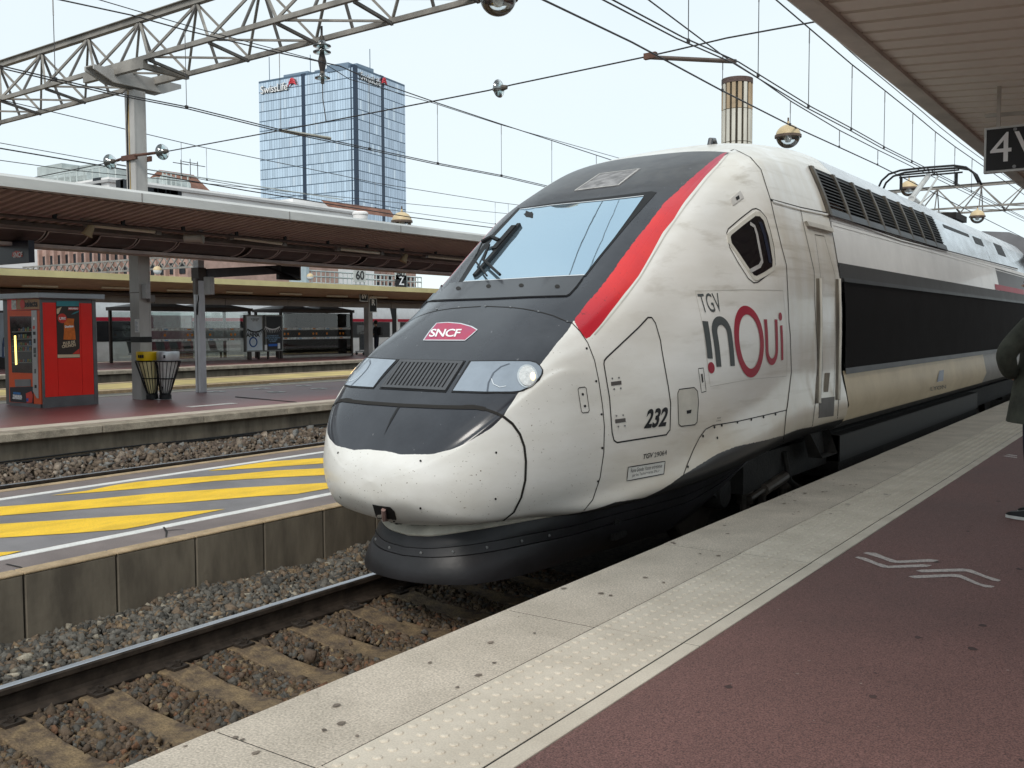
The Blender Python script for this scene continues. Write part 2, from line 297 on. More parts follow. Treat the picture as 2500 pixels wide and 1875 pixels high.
def paint_material():
    m = bpy.data.materials.new('livery_paint'); m.use_nodes = True; t = m.node_tree; N = t.nodes; l = t.links.new; b = N['Principled BSDF']
    def nd(k, **kw):
        n = N.new(k)
        for a, v in kw.items(): setattr(n, a, v)
        return n
    tc = nd('ShaderNodeTexCoord')
    def noise(scale, detail=4, sc=(1,1,1), rough=.6):
        mp = nd('ShaderNodeMapping'); mp.inputs['Scale'].default_value = sc; l(tc.outputs['Object'], mp.inputs[0]); n = nd('ShaderNodeTexNoise'); n.inputs['Scale'].default_value = scale; n.inputs['Detail'].default_value = detail; n.inputs['Roughness'].default_value = rough; l(mp.outputs[0], n.inputs['Vector']); return n.outputs['Fac']
    def rng(x, a, b_, c=0., d=1.):
        n = nd('ShaderNodeMapRange'); n.inputs[1].default_value = a; n.inputs[2].default_value = b_; n.inputs[3].default_value = c; n.inputs[4].default_value = d; l(x, n.inputs[0]); return n.outputs[0]
    def math_(op, x, y):
        n = nd('ShaderNodeMath', operation=op)
        for k, v in enumerate((x, y)):
            if isinstance(v, (int, float)): n.inputs[k].default_value = v
            else: l(v, n.inputs[k])
        return n.outputs[0]
    def mix(f, a, b_, mode='MIX'):
        n = nd('ShaderNodeMix', data_type='RGBA', blend_type=mode)
        for k, v in ((0, f), (6, a), (7, b_)):
            if isinstance(v, (int, float)): n.inputs[k].default_value = v
            elif isinstance(v, tuple): n.inputs[k].default_value = (*v, 1)
            else: l(v, n.inputs[k])
        return n.outputs[2]
    def att(a): n = nd('ShaderNodeAttribute'); n.attribute_name = a; return n.outputs['Fac']
    sep = nd('ShaderNodeSeparateXYZ'); l(tc.outputs['Object'], sep.inputs[0]); Z = sep.outputs[2]; Y = sep.outputs[1]
    # white with road film: streaks along the direction of travel, brown film low down and by the cab door, insect specks on the nose
    film = noise(2.2, 5, (1, .35, 1.6)); streak = noise(8, 4, (1, .05, 1.0))
    white = mix(rng(film, .35, .72), (.70, .68, .63), (.82, .81, .78))
    white = mix(math_('MULTIPLY', rng(streak, .55, .75), rng(Y, 5.8, 8.3, .10, .75)), white, (.40, .36, .29))
    lowf = math_('MULTIPLY', rng(Z, 1.0, .1), rng(Y, 5.6, 8.2)); lowf = math_('MULTIPLY', lowf, rng(noise(1.6, 4), .25, .6, .2, 1))
    white = mix(lowf, white, (.52, .38, .20))
    door = math_('MULTIPLY', rng(Y, 7.9, 8.9), rng(noise(3, 5, (1, 1, .35)), .36, .62, .06, .6)); white = mix(door, white, (.56, .50, .39))
    sp = noise(55, 2, (1.0, .8, 1.6), .4); spf = math_('MULTIPLY', rng(sp, .70, .735), rng(noise(4, 2), .40, .56)); spf = math_('MULTIPLY', spf, rng(Y, 6.6, 5.0))
    white = mix(spf, white, (.16, .11, .07))
    edge = noise(30, 3); wob = rng(edge, .3, .7, -.010, .010); wob2 = rng(noise(14, 5, (1,1,1), .75), .45, .75, 0, .05)
    grey = mix(rng(noise(3, 6, (1,1,1), .7), .3, .7), (.024, .026, .033), (.040, .043, .052)); scr = noise(20, 3, (1, .15, 1))
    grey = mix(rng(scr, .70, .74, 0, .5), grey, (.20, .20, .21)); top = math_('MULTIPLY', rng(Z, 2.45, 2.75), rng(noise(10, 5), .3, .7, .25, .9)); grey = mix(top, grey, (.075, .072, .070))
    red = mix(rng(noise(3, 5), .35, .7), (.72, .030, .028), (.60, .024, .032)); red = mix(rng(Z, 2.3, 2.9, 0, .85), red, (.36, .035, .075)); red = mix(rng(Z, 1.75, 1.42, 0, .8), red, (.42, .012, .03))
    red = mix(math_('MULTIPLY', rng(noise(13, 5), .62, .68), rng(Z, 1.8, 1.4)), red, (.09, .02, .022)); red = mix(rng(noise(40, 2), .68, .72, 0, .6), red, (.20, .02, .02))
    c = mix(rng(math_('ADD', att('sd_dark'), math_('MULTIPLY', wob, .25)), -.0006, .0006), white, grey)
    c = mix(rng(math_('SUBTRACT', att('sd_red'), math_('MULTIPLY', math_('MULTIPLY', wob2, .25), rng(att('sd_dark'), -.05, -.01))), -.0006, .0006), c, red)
    low = rng(math_('ADD', att('sd_low'), math_('MULTIPLY', wob, .15)), -.0008, .0008); c = mix(low, c, (.032, .031, .031))
    l(c, b.inputs['Base Color'])
    isd = rng(att('sd_dark'), -.001, .001); r = nd('ShaderNodeMix', data_type='FLOAT'); l(isd, r.inputs[0]); r.inputs[2].default_value = .30
    r3 = rng(Z, 2.35, 2.55, .22, .50); l(r3, r.inputs[3]); l(r.outputs[0], b.inputs['Roughness'])
    b.inputs['Specular IOR Level'].default_value = .42; b.inputs['Coat Weight'].default_value = .22; b.inputs['Coat Roughness'].default_value = .12
    bp = nd('ShaderNodeBump'); bp.inputs['Strength'].default_value = .035; bp.inputs['Distance'].default_value = .03; l(noise(2.5, 3), bp.inputs['Height']); l(bp.outputs[0], b.inputs['Normal'])
    return m
PAINT = paint_material()
LOCO = thing('high_speed_locomotive', 'white and charcoal high speed train power car with red stripe at the platform', 'locomotive', (XC, 4.7, ZR))
LOCO_INV = Matrix.Translation((-XC, -4.7, -ZR))
def adopt(o, parent=LOCO):
    """parent while keeping world coordinates of the mesh"""
    o.parent = parent
    if parent is LOCO: o.matrix_parent_inverse = LOCO_INV
    return o
def shell_part(name, mask):
    fs = GF[mask]; used = np.unique(fs); re = -np.ones(len(W.reshape(-1,3)), int); re[used] = np.arange(len(used)); me = bpy.data.meshes.new(name)
    me.from_pydata(W.reshape(-1,3)[used].tolist(), [], re[fs].tolist()); me.materials.append(PAINT); me.polygons.foreach_set('use_smooth', [True]*len(me.polygons))
    for k, v in SD.items(): a = me.attributes.new(k, 'FLOAT', 'POINT'); a.data.foreach_set('value', v[used].astype(np.float32))
    me.flip_normals(); me.update(); return adopt(put(name, me))
fr = GF[:, 0]//NL; fy = W.reshape(-1,3)[GF].mean(1)[:, 1]
COV = cC((800,870),(1200,888),(1600,895))+cD((90,710),(180,708),(280,728),(370,760),(430,790),(500,845),(560,930),(595,1030),(608,1150),(603,1300),(570,1440),(510,1560),(390,1655))+cU((2000,90),(1800,160),(1500,193),(1200,190),(900,160),(740,140))
pCOV = [par(p) for p in COV]; cov_in = sdist([(-1, -.1)]+[(pCOV[0][0], -.1)]+pCOV+[(pCOV[-1][0], 2.3), (-1, 2.3)], QP)[GF].mean(1) > 0
front = (fy < 5.98) & ~cov_in; cab = (fy >= 5.98) & (fy < 8.72); cowl = (fy >= 8.72) & ~((fy > 10.42) & (W.reshape(-1,3)[GF].mean(1)[:, 2] < ZR+3.04))
shell_part('nose_cover', cov_in); shell_part('front_hood', front); shell_part('cab_shell', cab); shell_part('roof_cowl', cowl)

# ---- things drawn on the shell
def patch(name, poly, m, off=.003, rim=.0, step=14, parent=LOCO, mirror=False, f2=None, smooth=True, holes=None):
    """a panel that follows the shell: outline in photograph pixels, set off along the surface normal"""
    bm = bmesh.new()
    if f2 is None:
        vs = [bm.verts.new((x, y, 0)) for x, y in poly]; bm.faces.new(vs)
    else:
        vs = [bm.verts.new((x, y, 0)) for x, y in poly]
        for f in f2:
            try: bm.faces.new([vs[i] for i in f])
            except ValueError: pass
    xs = [p[0] for p in poly]; ys = [p[1] for p in poly]
    for ax, lo, hi in ((0, min(xs), max(xs)), (1, min(ys), max(ys))):
        k = int((hi-lo)/step)
        for i in range(1, k+1):
            co = [0, 0, 0]; co[ax] = lo+(hi-lo)*i/(k+1); no = [0, 0, 0]; no[ax] = 1
            bmesh.ops.bisect_plane(bm, geom=bm.verts[:]+bm.edges[:]+bm.faces[:], plane_co=co, plane_no=no, dist=1e-5)
    nrm = {}
    for v in bm.verts:
        loc, n, _ = hit((v.co.x, v.co.y)); v.co = loc+n*off; nrm[v] = n
    if rim:
        be = [e for e in bm.edges if len(e.link_faces) == 1]; nv = {}
        for e in be:
            for v in e.verts:
                if v not in nv: nv[v] = bm.verts.new(v.co-nrm[v]*rim)
        for e in be:
            a, b = e.verts; bm.faces.new((a, b, nv[b], nv[a]))
    bmesh.ops.recalc_face_normals(bm, faces=bm.faces)
    for f in bm.faces: f.smooth = smooth
    me = bpy.data.meshes.new(name); bm.to_mesh(me); bm.free(); me.materials.append(m)
    if smooth:
        try: me.set_sharp_from_angle(angle=math.radians(40))
        except Exception: pass
    o = adopt(put(name, me), parent)
    if parent is not LOCO: o.parent = parent; o.matrix_parent_inverse = LOCO_INV
    if mirror:
        m2 = me.copy(); 
        for v in m2.vertices: v.co.x = 2*XC-v.co.x
        m2.flip_normals(); adopt(put(name, m2))
    return o
def ribbon(name, pts, m, w=.010, off=.002, mirror=False, closed=False, step=9, depth=.0):
    P = []
    pts = list(pts)+([pts[0]] if closed else [])
    for (x0, y0), (x1, y1) in zip(pts[:-1], pts[1:]):
        k = max(1, int(math.hypot(x1-x0, y1-y0)/step)); P += [(x0+(x1-x0)*i/k, y0+(y1-y0)*i/k) for i in range(k)]
    if not closed: P.append(pts[-1])
    L3 = []
    for p in P: loc, n, _ = hit(p); L3.append((np.array(loc), np.array(n)))
    vs = []; n_ = len(L3)
    for i, (q, n) in enumerate(L3):
        a = L3[(i-1) % n_ if closed else max(i-1, 0)][0]; b = L3[(i+1) % n_ if closed else min(i+1, n_-1)][0]; d = b-a; s = np.cross(d, n); s /= (np.linalg.norm(s)+1e-9)
        wl = w(i/n_) if callable(w) else w
        vs += [q+n*off-s*wl/2, q+n*off+s*wl/2]
    fs = [(2*i, 2*i+1, (2*i+3) % len(vs), (2*i+2) % len(vs)) for i in range(n_ if closed else n_-1)]
    mb = MB().add(vs, fs)
    if mirror: mb.add([(2*XC-v[0], v[1], v[2]) for v in vs], fs)
    return adopt(mb.build(name, m))
def words(name, txt, m, org, U, V, size, off=.004, bold=0., shear=0., spacing=1., align='LEFT', sx=1., parent=LOCO):
    v, f = text2d(txt, 1., bold, shear, spacing, align, sx)
    return patch(name, [(org[0]+(U[0]*x+V[0]*y)*size, org[1]+(U[1]*x+V[1]*y)*size) for x, y in v], m, off, 0, 40, parent, f2=f, smooth=False)
M_BLK = mat('black_rubber', (.012,.012,.013), .55, var=.1); M_SEAM = mat('dark_seam', (.02,.018,.016), .8, var=0); M_DGREY = mat('charcoal_paint', (.05,.053,.06), .3, var=.08, coat=.3)
M_BTXT = mat('black_lettering', (.015,.015,.017), .5, var=0); M_GTXT = mat('grey_lettering', (.075,.085,.085), .5, var=.05); M_RTXT = mat('crimson_lettering', (.36,.012,.035), .45, var=.08); M_WTXT = mat('white_lettering', (.82,.82,.82), .5, var=0)
M_STEEL = mat('dull_steel', (.28,.28,.28), .45, .7, var=.15); M_UNDER = mat('underframe_grime', (.020,.018,.016), .8, var=.3, scale=6, bump=.3)
M_CREAM = mat('cream_panel', (.60,.575,.51), .45, var=.10, scale=2.5)
def wsmat():
    m = mat('windscreen_glass', (.10,.16,.20), .03, .0, var=0, spec=1.0); b = m.node_tree.nodes['Principled BSDF']; b.inputs['Metallic'].default_value = .86; b.inputs['Base Color'].default_value = (.45,.61,.73,1); return m
# windscreen, its frame and the panel below
ws = cA((440,1225),(760,1207),(1100,1188),(1418,1172),(1520,1040),(1659,868))+cB((620,700),(735,535),(400,570),(0,612))+cA((1010,628),(920,632),(895,642),(700,850),(560,1040))
def grow(poly, s):
    c = np.mean(poly, 0); return [tuple(c+(np.array(p)-c)*s) for p in poly]
patch('windscreen_frame', cA((395,1228),(760,1215),(1100,1196),(1428,1180),(1535,1040))+cB((640,720),(840,500),(800,490),(400,540),(0,585))+cA((1000,610),(880,625),(650,860),(500,1060)), M_BLK, .004, .01)
patch('windscreen', ws, wsmat(), .008, .006, 30)
ribbon('screen_edge', cA((895,642),(1010,628),(1160,608))+cB((400,570),(735,533)), mat('bright_edge', (.75,.78,.8), .3, .5, var=0), .012, .012); ribbon('screen_edge', cA((440,1227),(760,1210),(1100,1190),(1418,1174)), MATS['bright_edge'], .014, .012)
lower = cA((50,1382),(300,1373),(640,1362),(960,1348),(1270,1339),(1295,1325),(1350,1265),(1412,1182),(1100,1197),(760,1215),(440,1232),(255,1243))
pan = patch('screen_base_panel', lower, M_DGREY, .012, .014, 22)
ribbon('panel_joint', cA((48,1384),(300,1375),(640,1364),(960,1350),(1273,1341),(1297,1327),(1352,1267),(1400,1200)), M_BLK, .012, .006)
for c in ((180,1312),(400,1285),(643,1268),(908,1262),(1198,1270)):
    q = cA(c)[0]; patch('socket', [(q[0]+6.2*math.cos(a)*(1.0), q[1]+4.6*math.sin(a)) for a in np.linspace(0, 2*math.pi, 14)[:-1]], M_SEAM, .0135, 0, 50)
# wiper
def lift(p, off): loc, n, _ = hit(p); return np.array(loc)+np.array(n)*off
wp = MB(); 
for a, b, r in (((640,1213),(540,1075),.008),((540,1075),(560,1040),.008),((560,1040),(610,940),.008),((745,1205),(615,1080),.012),((615,1080),(665,960),.012)):
    wp.tube([lift(cA(a)[0], .045), lift(cA(b)[0], .05)], r, 6)
adopt(wp.build('wiper_arm', M_BLK)); wb = MB(); wb.obox(lift(cA((535,1190))[0], .02), lift(cA((895,772))[0], .02), .035, .03); wb.obox(lift(cA((700,990))[0], .04), lift(cA((860,800))[0], .035), .05, .03); wb.tube([lift(cA((610,935))[0], .05), lift(cA((690,905))[0], .06), lift(cA((745,925))[0], .05)], .02, 6); adopt(wb.build('wiper_blade', M_BLK))
# roof hatch in front of the cowl
patch('roof_hatch', cB((170,488),(535,443),(712,305),(375,345)), mat('worn_grey_panel', (.30,.29,.29), .5, var=.25, scale=12), .004, .004); ribbon('hatch_frame', cB((180,484),(530,440),(695,310),(380,350)), mat('pale_edge', (.62,.60,.57), .5, var=.1), .014, .007, closed=True)
# hood seam, nose cover seam, cab seam, door
HS = [p for p in cA((615,1420),(818,1428),(930,1442),(1043,1463),(1160,1495),(1277,1545))]+cD((985,30),(1050,100),(1110,190),(1165,330),(1200,500),(1230,700),(1245,870),(1240,1080),(1210,1280),(1150,1460),(1060,1570))
ribbon('hood_seam', HS, M_SEAM, .009, .002, mirror=True)
ribbon('nose_seam', COV[:6], M_SEAM, .030, .005, mirror=True, step=6); ribbon('nose_seam', COV[5:], M_SEAM, .018, .004, mirror=True, step=6)
patch('release_slit', cC((800,872),(822,875),(700,1085),(652,1178),(720,1010)), M_BLK, .003, 0, 30)
CS = cB((1440,160))+cE((350,960),(450,1010),(520,1090),(545,1170),(580,1280))+cF((1600,640),(1650,850),(1690,1000),(1700,1200),(1710,1450))+cG((1720,50),(1730,350),(1700,600),(1690,660),(1665,905))
ribbon('cab_seam', CS, M_SEAM, .014, .003)
ribbon('stripe_seam', [(p[0]+3, p[1]+4) for p in RL], mat('pale_seam', (.55,.53,.48), .6, var=.1), .012, .002)
ribbon('door_seam', cF((1800,545),(1830,700),(1870,870),(1910,1050),(1915,1300),(1930,1550))+cG((1940,300),(1925,560),(1895,780)), M_SEAM, .012, .003)
ribbon('door_seam', cF((2040,590),(2045,680),(2080,900),(2115,1100),(2130,1500))+cG((2120,100),(2110,500),(2095,720)), M_SEAM, .014, .003)
ribbon('door_panel_seam', cF((1945,960),(1915,757),(1990,770),(2040,950),(2075,1080),(2080,1500))+cG((2075,300),(2065,540)), M_SEAM, .006, .003); ribbon('door_panel_seam', cF((1945,960),(1962,1100),(1970,1500))+cG((1978,300),(1965,560)), M_SEAM, .006, .003)
patch('door_header', cF((1830,655),(2040,710),(2045,742),(1850,692)), M_CREAM, .03, .03)
for pl in (cF((1925,1105),(1955,1105),(1962,1500))+cG((1968,300),(1950,600),(1915,605),(1935,300))+cF((1930,1500)), cF((2080,1110),(2105,1112),(2112,1500))+cG((2110,300),(2098,575),(2078,575),(2085,300))+cF((2085,1500))):
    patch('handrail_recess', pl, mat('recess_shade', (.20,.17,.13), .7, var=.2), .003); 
    ctr = [tuple(np.mean([pl[0], pl[1]], 0)), tuple(np.mean([pl[2], pl[-1]], 0)), tuple(np.mean([pl[4], pl[5]], 0))] ; hb = MB().tube([lift(c, .03) for c in ctr], .013, 6); adopt(hb.build('handrail', M_CREAM))
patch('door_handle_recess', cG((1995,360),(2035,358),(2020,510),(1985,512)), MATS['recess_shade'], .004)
patch('kick_plate', cG((1952,562),(2070,548),(2062,700),(1945,716)), mat('worn_grey_plate', (.14,.13,.12), .6, var=.15), .006, .008)
ribbon('gutter', cF((1560,480),(1680,512),(1800,545),(2030,592),(2212,660))+cI((1000,820),(2150,1112)), M_SEAM, .022, .004); ribbon('gutter_lip', cF((1575,494),(1680,524),(1800,557),(2030,604),(2212,672))+cI((1000,833),(2150,1124)), mat('gutter_highlight_white', (.8,.8,.78), .4, var=.05), .018, .014)  # highlight along the gutter put into the lip as white colour
# side window of the cab
WO = cF((1215,745),(1228,712),(1330,625),(1420,556),(1450,550),(1482,566),(1530,622),(1560,720),(1590,850),(1603,990),(1592,1032),(1530,1085),(1462,1136),(1430,1140),(1388,1108),(1300,970),(1240,860))
WI = cF((1243,778),(1252,760),(1350,680),(1440,612),(1475,615),(1505,650),(1545,780),(1575,960),(1574,1012),(1510,1055),(1450,1086),(1428,1080),(1370,995),(1310,905),(1252,825))
ribbon('window_seam', WO, M_SEAM, .010, .003, closed=True); patch('window_surround', grow(WI, 1.16), M_CREAM, .006, .006); patch('cab_window', WI, mat('dark_glass', (.004,.004,.006), .05, var=0, spec=.6), .009, .004)
ribbon('window_inner_frame', cF((1395,672),(1430,695),(1450,760),(1470,870),(1490,970),(1470,1010),(1395,1050)), mat('alu_frame', (.55,.54,.52), .4, .3, var=.1), .035, .012); ribbon('window_inner_frame', cF((1475,660),(1510,760),(1540,900),(1555,985)), mat('blue_black_trim', (.012,.016,.035), .4, var=.1), .05, .0115)
patch('camera_plate', cF((1245,475),(1320,410),(1350,465),(1265,528)), MATS['pale_edge'], .008, .008); patch('camera_lens', cF((1280,465),(1308,448),(1314,475),(1290,490)), M_BLK, .011)
# hatches and plates on the side
HT = cG((240,290),(243,262),(260,240),(515,0),(590,-81),(620,-80),(650,-36),(690,104),(700,180),(750,460),(770,600),(765,810),(735,850),(345,912),(320,895),(305,830),(285,560))
ribbon('hatch_seam', HT, M_BLK, .011, .003, closed=True)
H2 = cG((825,520),(837,490),(955,475),(982,505),(990,590),(978,750),(960,770),(850,783),(832,765)); patch('small_hatch', H2, M_CREAM, .004, .004); ribbon('hatch_seam', H2, M_BLK, .008, .005, closed=True); patch('latch', cG((893,658),(933,650),(928,678),(895,684)), M_BLK, .007)
H3 = cG((990,325),(1030,320),(1052,505),(1015,515)); ribbon('hatch_seam', H3, M_SEAM, .006, .003, closed=True); patch('latch', cG((1010,370),(1022,365),(1030,430),(1020,440)), M_BLK, .004)
H4 = cD((1030,565),(1040,553),(1085,548),(1097,558),(1122,735),(1112,752),(1070,757),(1058,745)); ribbon('hatch_seam', H4, M_SEAM, .006, .003, closed=True, mirror=True)
for c in ((1068,606),(1086,701)): q = cD(c)[0]; patch('socket', [(q[0]+3*math.cos(a), q[1]+3.2*math.sin(a)) for a in np.linspace(0, 6.283, 10)[:-1]], M_BLK, .004)
for c, g in (((368,1078), cD), ((363,1452), cD), ((672,776), crop(780,840,.36776)), ((671,1088), crop(780,840,.36776)), ((1100,235), cD), ((1177,500), cD), ((1220,768), cD), ((1226,1040), cD), ((1192,1310), cD)):
    q = g(c)[0]; patch('bolt', [(q[0]+2.7*math.cos(a), q[1]+2.9*math.sin(a)) for a in np.linspace(0, 6.283, 10)[:-1]], M_BLK, .004, mirror=True)
for c in ((400,1428),(615,1420),(818,1428),(1043,1463),(1277,1545),(220,1443)):
    q = cA(c)[0]; patch('bolt', [(q[0]+2.6*math.cos(a), q[1]+1.6*math.sin(a)) for a in np.linspace(0, 6.283, 10)[:-1]], M_STEEL, .005)
for c in ((320,443),(353,740)):
    x, y = c; patch('hinge_slot', cG((x-24,y-12),(x+58,y-22),(x+60,y+8),(x-22,y+20)), mat('slot_grey', (.10,.09,.085), .6, var=.1), .003)
    for dx, dy in ((-15,-40),(38,-45),(0,45),(52,38)): q = cG((x+dx, y+dy))[0]; patch('rivet', [(q[0]+2.2*math.cos(a), q[1]+2.2*math.sin(a)) for a in np.linspace(0, 6.283, 9)[:-1]], M_STEEL, .005)
ribbon('skirt_seam', cG((870,1175),(905,1080),(950,970),(1000,870),(1050,805),(1110,775),(1300,745),(1500,700),(1690,655)), M_SEAM, .008, .003)
for c in ((1027,860),(1118,790),(1175,775),(1300,752),(1410,730),(1507,710),(1602,688),(907,1105),(1140,875)): q = cG(c)[0]; patch('fastener', [(q[0]+2.2*math.cos(a), q[1]+3.6*math.sin(a)) for a in np.linspace(0, 6.283, 9)[:-1]], M_BLK, .004)
# nose hole with the tow hook
patch('coupler_opening', crop(780,840,.36776)((352,1062),(400,1072),(470,1080),(500,1110),(512,1160),(500,1180),(440,1190),(400,1180),(375,1140)), M_BLK, .003)
adopt(MB().tube([lift(crop(780,840,.36776)((430,1090))[0], .012), lift(crop(780,840,.36776)((440,1140))[0], .03), lift(crop(780,840,.36776)((455,1192))[0], .02)], .016, 6).build('tow_hook', mat('rusty_pink_steel', (.26,.17,.15), .6, .2, var=.2)))
ribbon('opening_lip', crop(780,840,.36776)((390,1158),(440,1160),(510,1166)), MATS['pale_edge'], .015, .006)
# headlights
HL = cD((152,337),(400,334),(640,334),(690,345),(725,372),(750,410),(748,440),(720,495),(660,545),(590,580),(520,600),(300,602),(6,592),(75,465))
HLi = cD((170,347),(400,345),(640,346),(690,358),(722,385),(738,415),(730,450),(690,505),(640,545),(560,580),(500,588),(300,590),(22,582),(95,465))
M_LENS = mat('headlight_lens', (.31,.36,.42), .10, .1, var=.08, coat=.5)
patch('headlight_rim', HL, M_BLK, .004, .006, 25, mirror=True); patch('headlight_lens', HLi, M_LENS, .008, .003, 25, mirror=True)
q = cD((620,465))[0]; circ = lambda q, a, b: [(q[0]+a*math.cos(t), q[1]+b*math.sin(t)) for t in np.linspace(0, 6.283, 25)[:-1]]
patch('lamp_ring', circ(q, 24.5, 28), mat('lamp_chrome', (.75,.76,.76), .15, .9, var=.1), .011, .003, mirror=True); patch('lamp_reflector', circ(q, 20, 24), mat('lamp_reflector', (.80,.80,.78), .3, .5, var=.10, scale=40), .013, mirror=True)
patch('lamp_bulb', circ((q[0]+13, q[1]+1), 5.5, 9), mat('lamp_glow', (1,.75,.4), .3, var=0, emit=(1,.62,.25,2.2)), .0145, mirror=True)
q = cD((400,460))[0]; ribbon('lens_arc', cD((300,590),(310,520),(350,440),(410,390),(480,365)), mat('lens_line', (.10,.12,.15), .3, var=0), .012, .0095, mirror=True); ribbon('lens_arc', cD((330,480),(350,530),(400,555),(450,545)), MATS['bright_edge'], .006, .0095, mirror=True)
# radiator grille between the headlights
GT = cC((820,402),(1482,420),(1280,740),(608,705)); patch('grille_recess', GT, M_BLK, .004, .004)
def gl(u, v): 
    a = np.array(GT[0])*(1-u)+np.array(GT[1])*u; b = np.array(GT[3])*(1-u)+np.array(GT[2])*u; return tuple(a*(1-v)+b*v)
fr_ = [gl(.015,.03), gl(.985,.03), gl(.985,.97), gl(.015,.97)]
M_GRL = mat('grille_grey', (.085,.088,.095), .45, var=.1)
for u in np.linspace(.055, .945, 16): patch('grille_bar', [gl(u-.017,.04), gl(u+.017,.04), gl(u+.017,.96), gl(u-.017,.96)], M_GRL, .012, .01, 40)
for a, b, c, d in ((.015,.04,.985,.12), (.015,.88,.985,.96)): patch('grille_rail', [gl(a,b), gl(c,b), gl(c,d), gl(a,d)], M_GRL, .0125, .01, 40)
for a, b in ((.015,.04), (.96,.985)): patch('grille_rail', [gl(a,.12), gl(b,.12), gl(b,.88), gl(a,.88)], M_GRL, .0128, .01, 40)
# emblem on the hood
M_LOGO = mat('emblem_red', (.50,.045,.075), .35, var=.12, scale=1.5, col2=(.33,.06,.15), stretch=(2,.5,1)); lg = cC((1055,212),(1120,118),(1188,40),(1300,33),(1430,44),(1540,75),(1597,108),(1540,160),(1475,214))
ribbon('emblem_edge', lg, MATS['bright_edge'], .010, .004, closed=True); patch('emblem', lg, M_LOGO, .0035, .002)
words('emblem_letters', 'SNCF', M_WTXT, cC((1118,147))[0], (1,0), (.38,-1), 26.0, .007, bold=.02, shear=0, spacing=.92, sx=1.26)
# lettering on the side
def side_words(name, txt, m, a, b, h_px, **k):
    """text set along the pixel line a-b (left end, right end); h_px: pixel cap height vector"""
    v, f = text2d(txt, 1., k.pop('bold', 0.), k.pop('shear', 0.), k.pop('spacing', 1.), 'LEFT'); x0 = min(p[0] for p in v); x1 = max(p[0] for p in v); y0 = min(p[1] for p in v); y1 = max(p[1] for p in v)
    U = (np.array(b)-np.array(a)); Hh = np.array(h_px)
    pts = [tuple(np.array(a)+U*((x-x0)/(x1-x0))+Hh*((y-y0)/(y1-y0))) for x, y in v]
    return patch(name, pts, m, k.pop('off', .004), 0, 60, f2=f, smooth=False)
g_ = lambda *p: np.array(cG(*p)[0]); f_ = lambda *p: np.array(cF(*p)[0])
side_words('lettering', 'TGV', M_GTXT, f_((1022,1377)), f_((1185,1368)), f_((980,1228))-f_((1022,1377)))
def yz(p): loc, n, _ = hit(p); return np.array([loc.y, loc.z])
def sidemap(name, polys, m, off=.004):
    """flat shapes given in the (y, z) plane of the side, laid on the shell by casting along x"""
    mb = MB()
    for poly, faces in polys:
        vs = []
        for y, z in poly:
            loc, n, i, d = BVH.ray_cast(Vector((0, y, z)), Vector((-1, 0, 0))); vs.append(loc+n*(off if n.x > 0 else -off))
        mb.add(vs, faces)
    return adopt(mb.build(name, m))
def band(path, w):
    P = []; 
    for i in range(len(path)):
        a = np.array(path[max(i-1, 0)]); b = np.array(path[min(i+1, len(path)-1)]); d = b-a; d = d/np.linalg.norm(d); nn = np.array([-d[1], d[0]]); ww = w(i/(len(path)-1)) if callable(w) else w
        P += [tuple(np.array(path[i])+nn*ww/2), tuple(np.array(path[i])-nn*ww/2)]
    return P, [(2*i, 2*i+1, 2*i+3, 2*i+2) for i in range(len(path)-1)]
def disc2(c, r, n=24): return [(c[0]+r*math.cos(t), c[1]+r*math.sin(t)) for t in np.linspace(0, 2*math.pi, n+1)[:-1]], [tuple(range(n))]
def line2(a, b, k=8): a = np.array(a); b = np.array(b); return [tuple(a+(b-a)*t) for t in np.linspace(0, 1, k)]
i_t, i_b, i_d = yz(cF((1043,1445))[0]), yz(cG((1083,245))[0]), yz(cG((1092,318))[0])
sw = abs(yz(cG((1062,250))[0])[0]-yz(cG((1105,240))[0])[0])*1.0
n_l, n_r, n_tz = yz(cG((1153,311))[0]), yz(cG((1262,300))[0]), yz(cF((1178,1440))[0])[1]
nr = (n_r[0]-n_l[0])/2; nzc = n_tz-nr
def arch(yl, yr, z0, zc, flip=1): 
    r = (yr-yl)/2; c = (yl+yr)/2; return line2((yl, z0), (yl, zc), 8)[:-1]+[(c-r*math.cos(t), zc+flip*r*math.sin(t)) for t in np.linspace(0, math.pi, 17)]+line2((yr, zc), (yr, z0), 8)[1:]
sidemap('lettering', [band(line2(i_t, i_b), sw*.95), band(arch(n_l[0], n_r[0], n_l[1], nzc), sw*.95)], M_GTXT)
sidemap('lettering', [disc2(i_d, sw*.62)], M_RTXT)
o_t, o_b = yz(cF((1372,1322))[0]), yz(cG((1418,395))[0]); o_l, o_r = yz(cG((1275,90))[0]), yz(cG((1512,170))[0])
oc = ((o_l[0]+o_r[0])/2, (o_t[1]+o_b[1])/2); ra, rb = (o_r[0]-o_l[0])/2, (o_t[1]-o_b[1])/2; th = sw*1.02
tt = np.linspace(0, 2*math.pi, 49); sidemap('lettering', [([(oc[0]+ra*math.cos(t), oc[1]+rb*math.sin(t)) for t in tt]+[(oc[0]+(ra-th)*math.cos(t), oc[1]+(rb-th)*math.sin(t)) for t in tt], [(k, k+1, 49+k+1, 49+k) for k in range(48)])], M_RTXT)
u_l, u_r, u_bz = yz(cF((1522,1430))[0]), yz(cF((1606,1427))[0]), yz(cG((1590,270))[0])[1]; ur = (u_r[0]-u_l[0])/2
j_t, j_b, j_d = yz(cF((1648,1478))[0]), yz(cG((1656,258))[0]), yz(cF((1641,1408))[0])
sidemap('lettering', [band(arch(u_l[0], u_r[0], u_l[1], u_bz+ur, -1), sw*.8), band(line2(j_t, j_b), sw*.72), disc2(j_d, sw*.5)], M_RTXT)
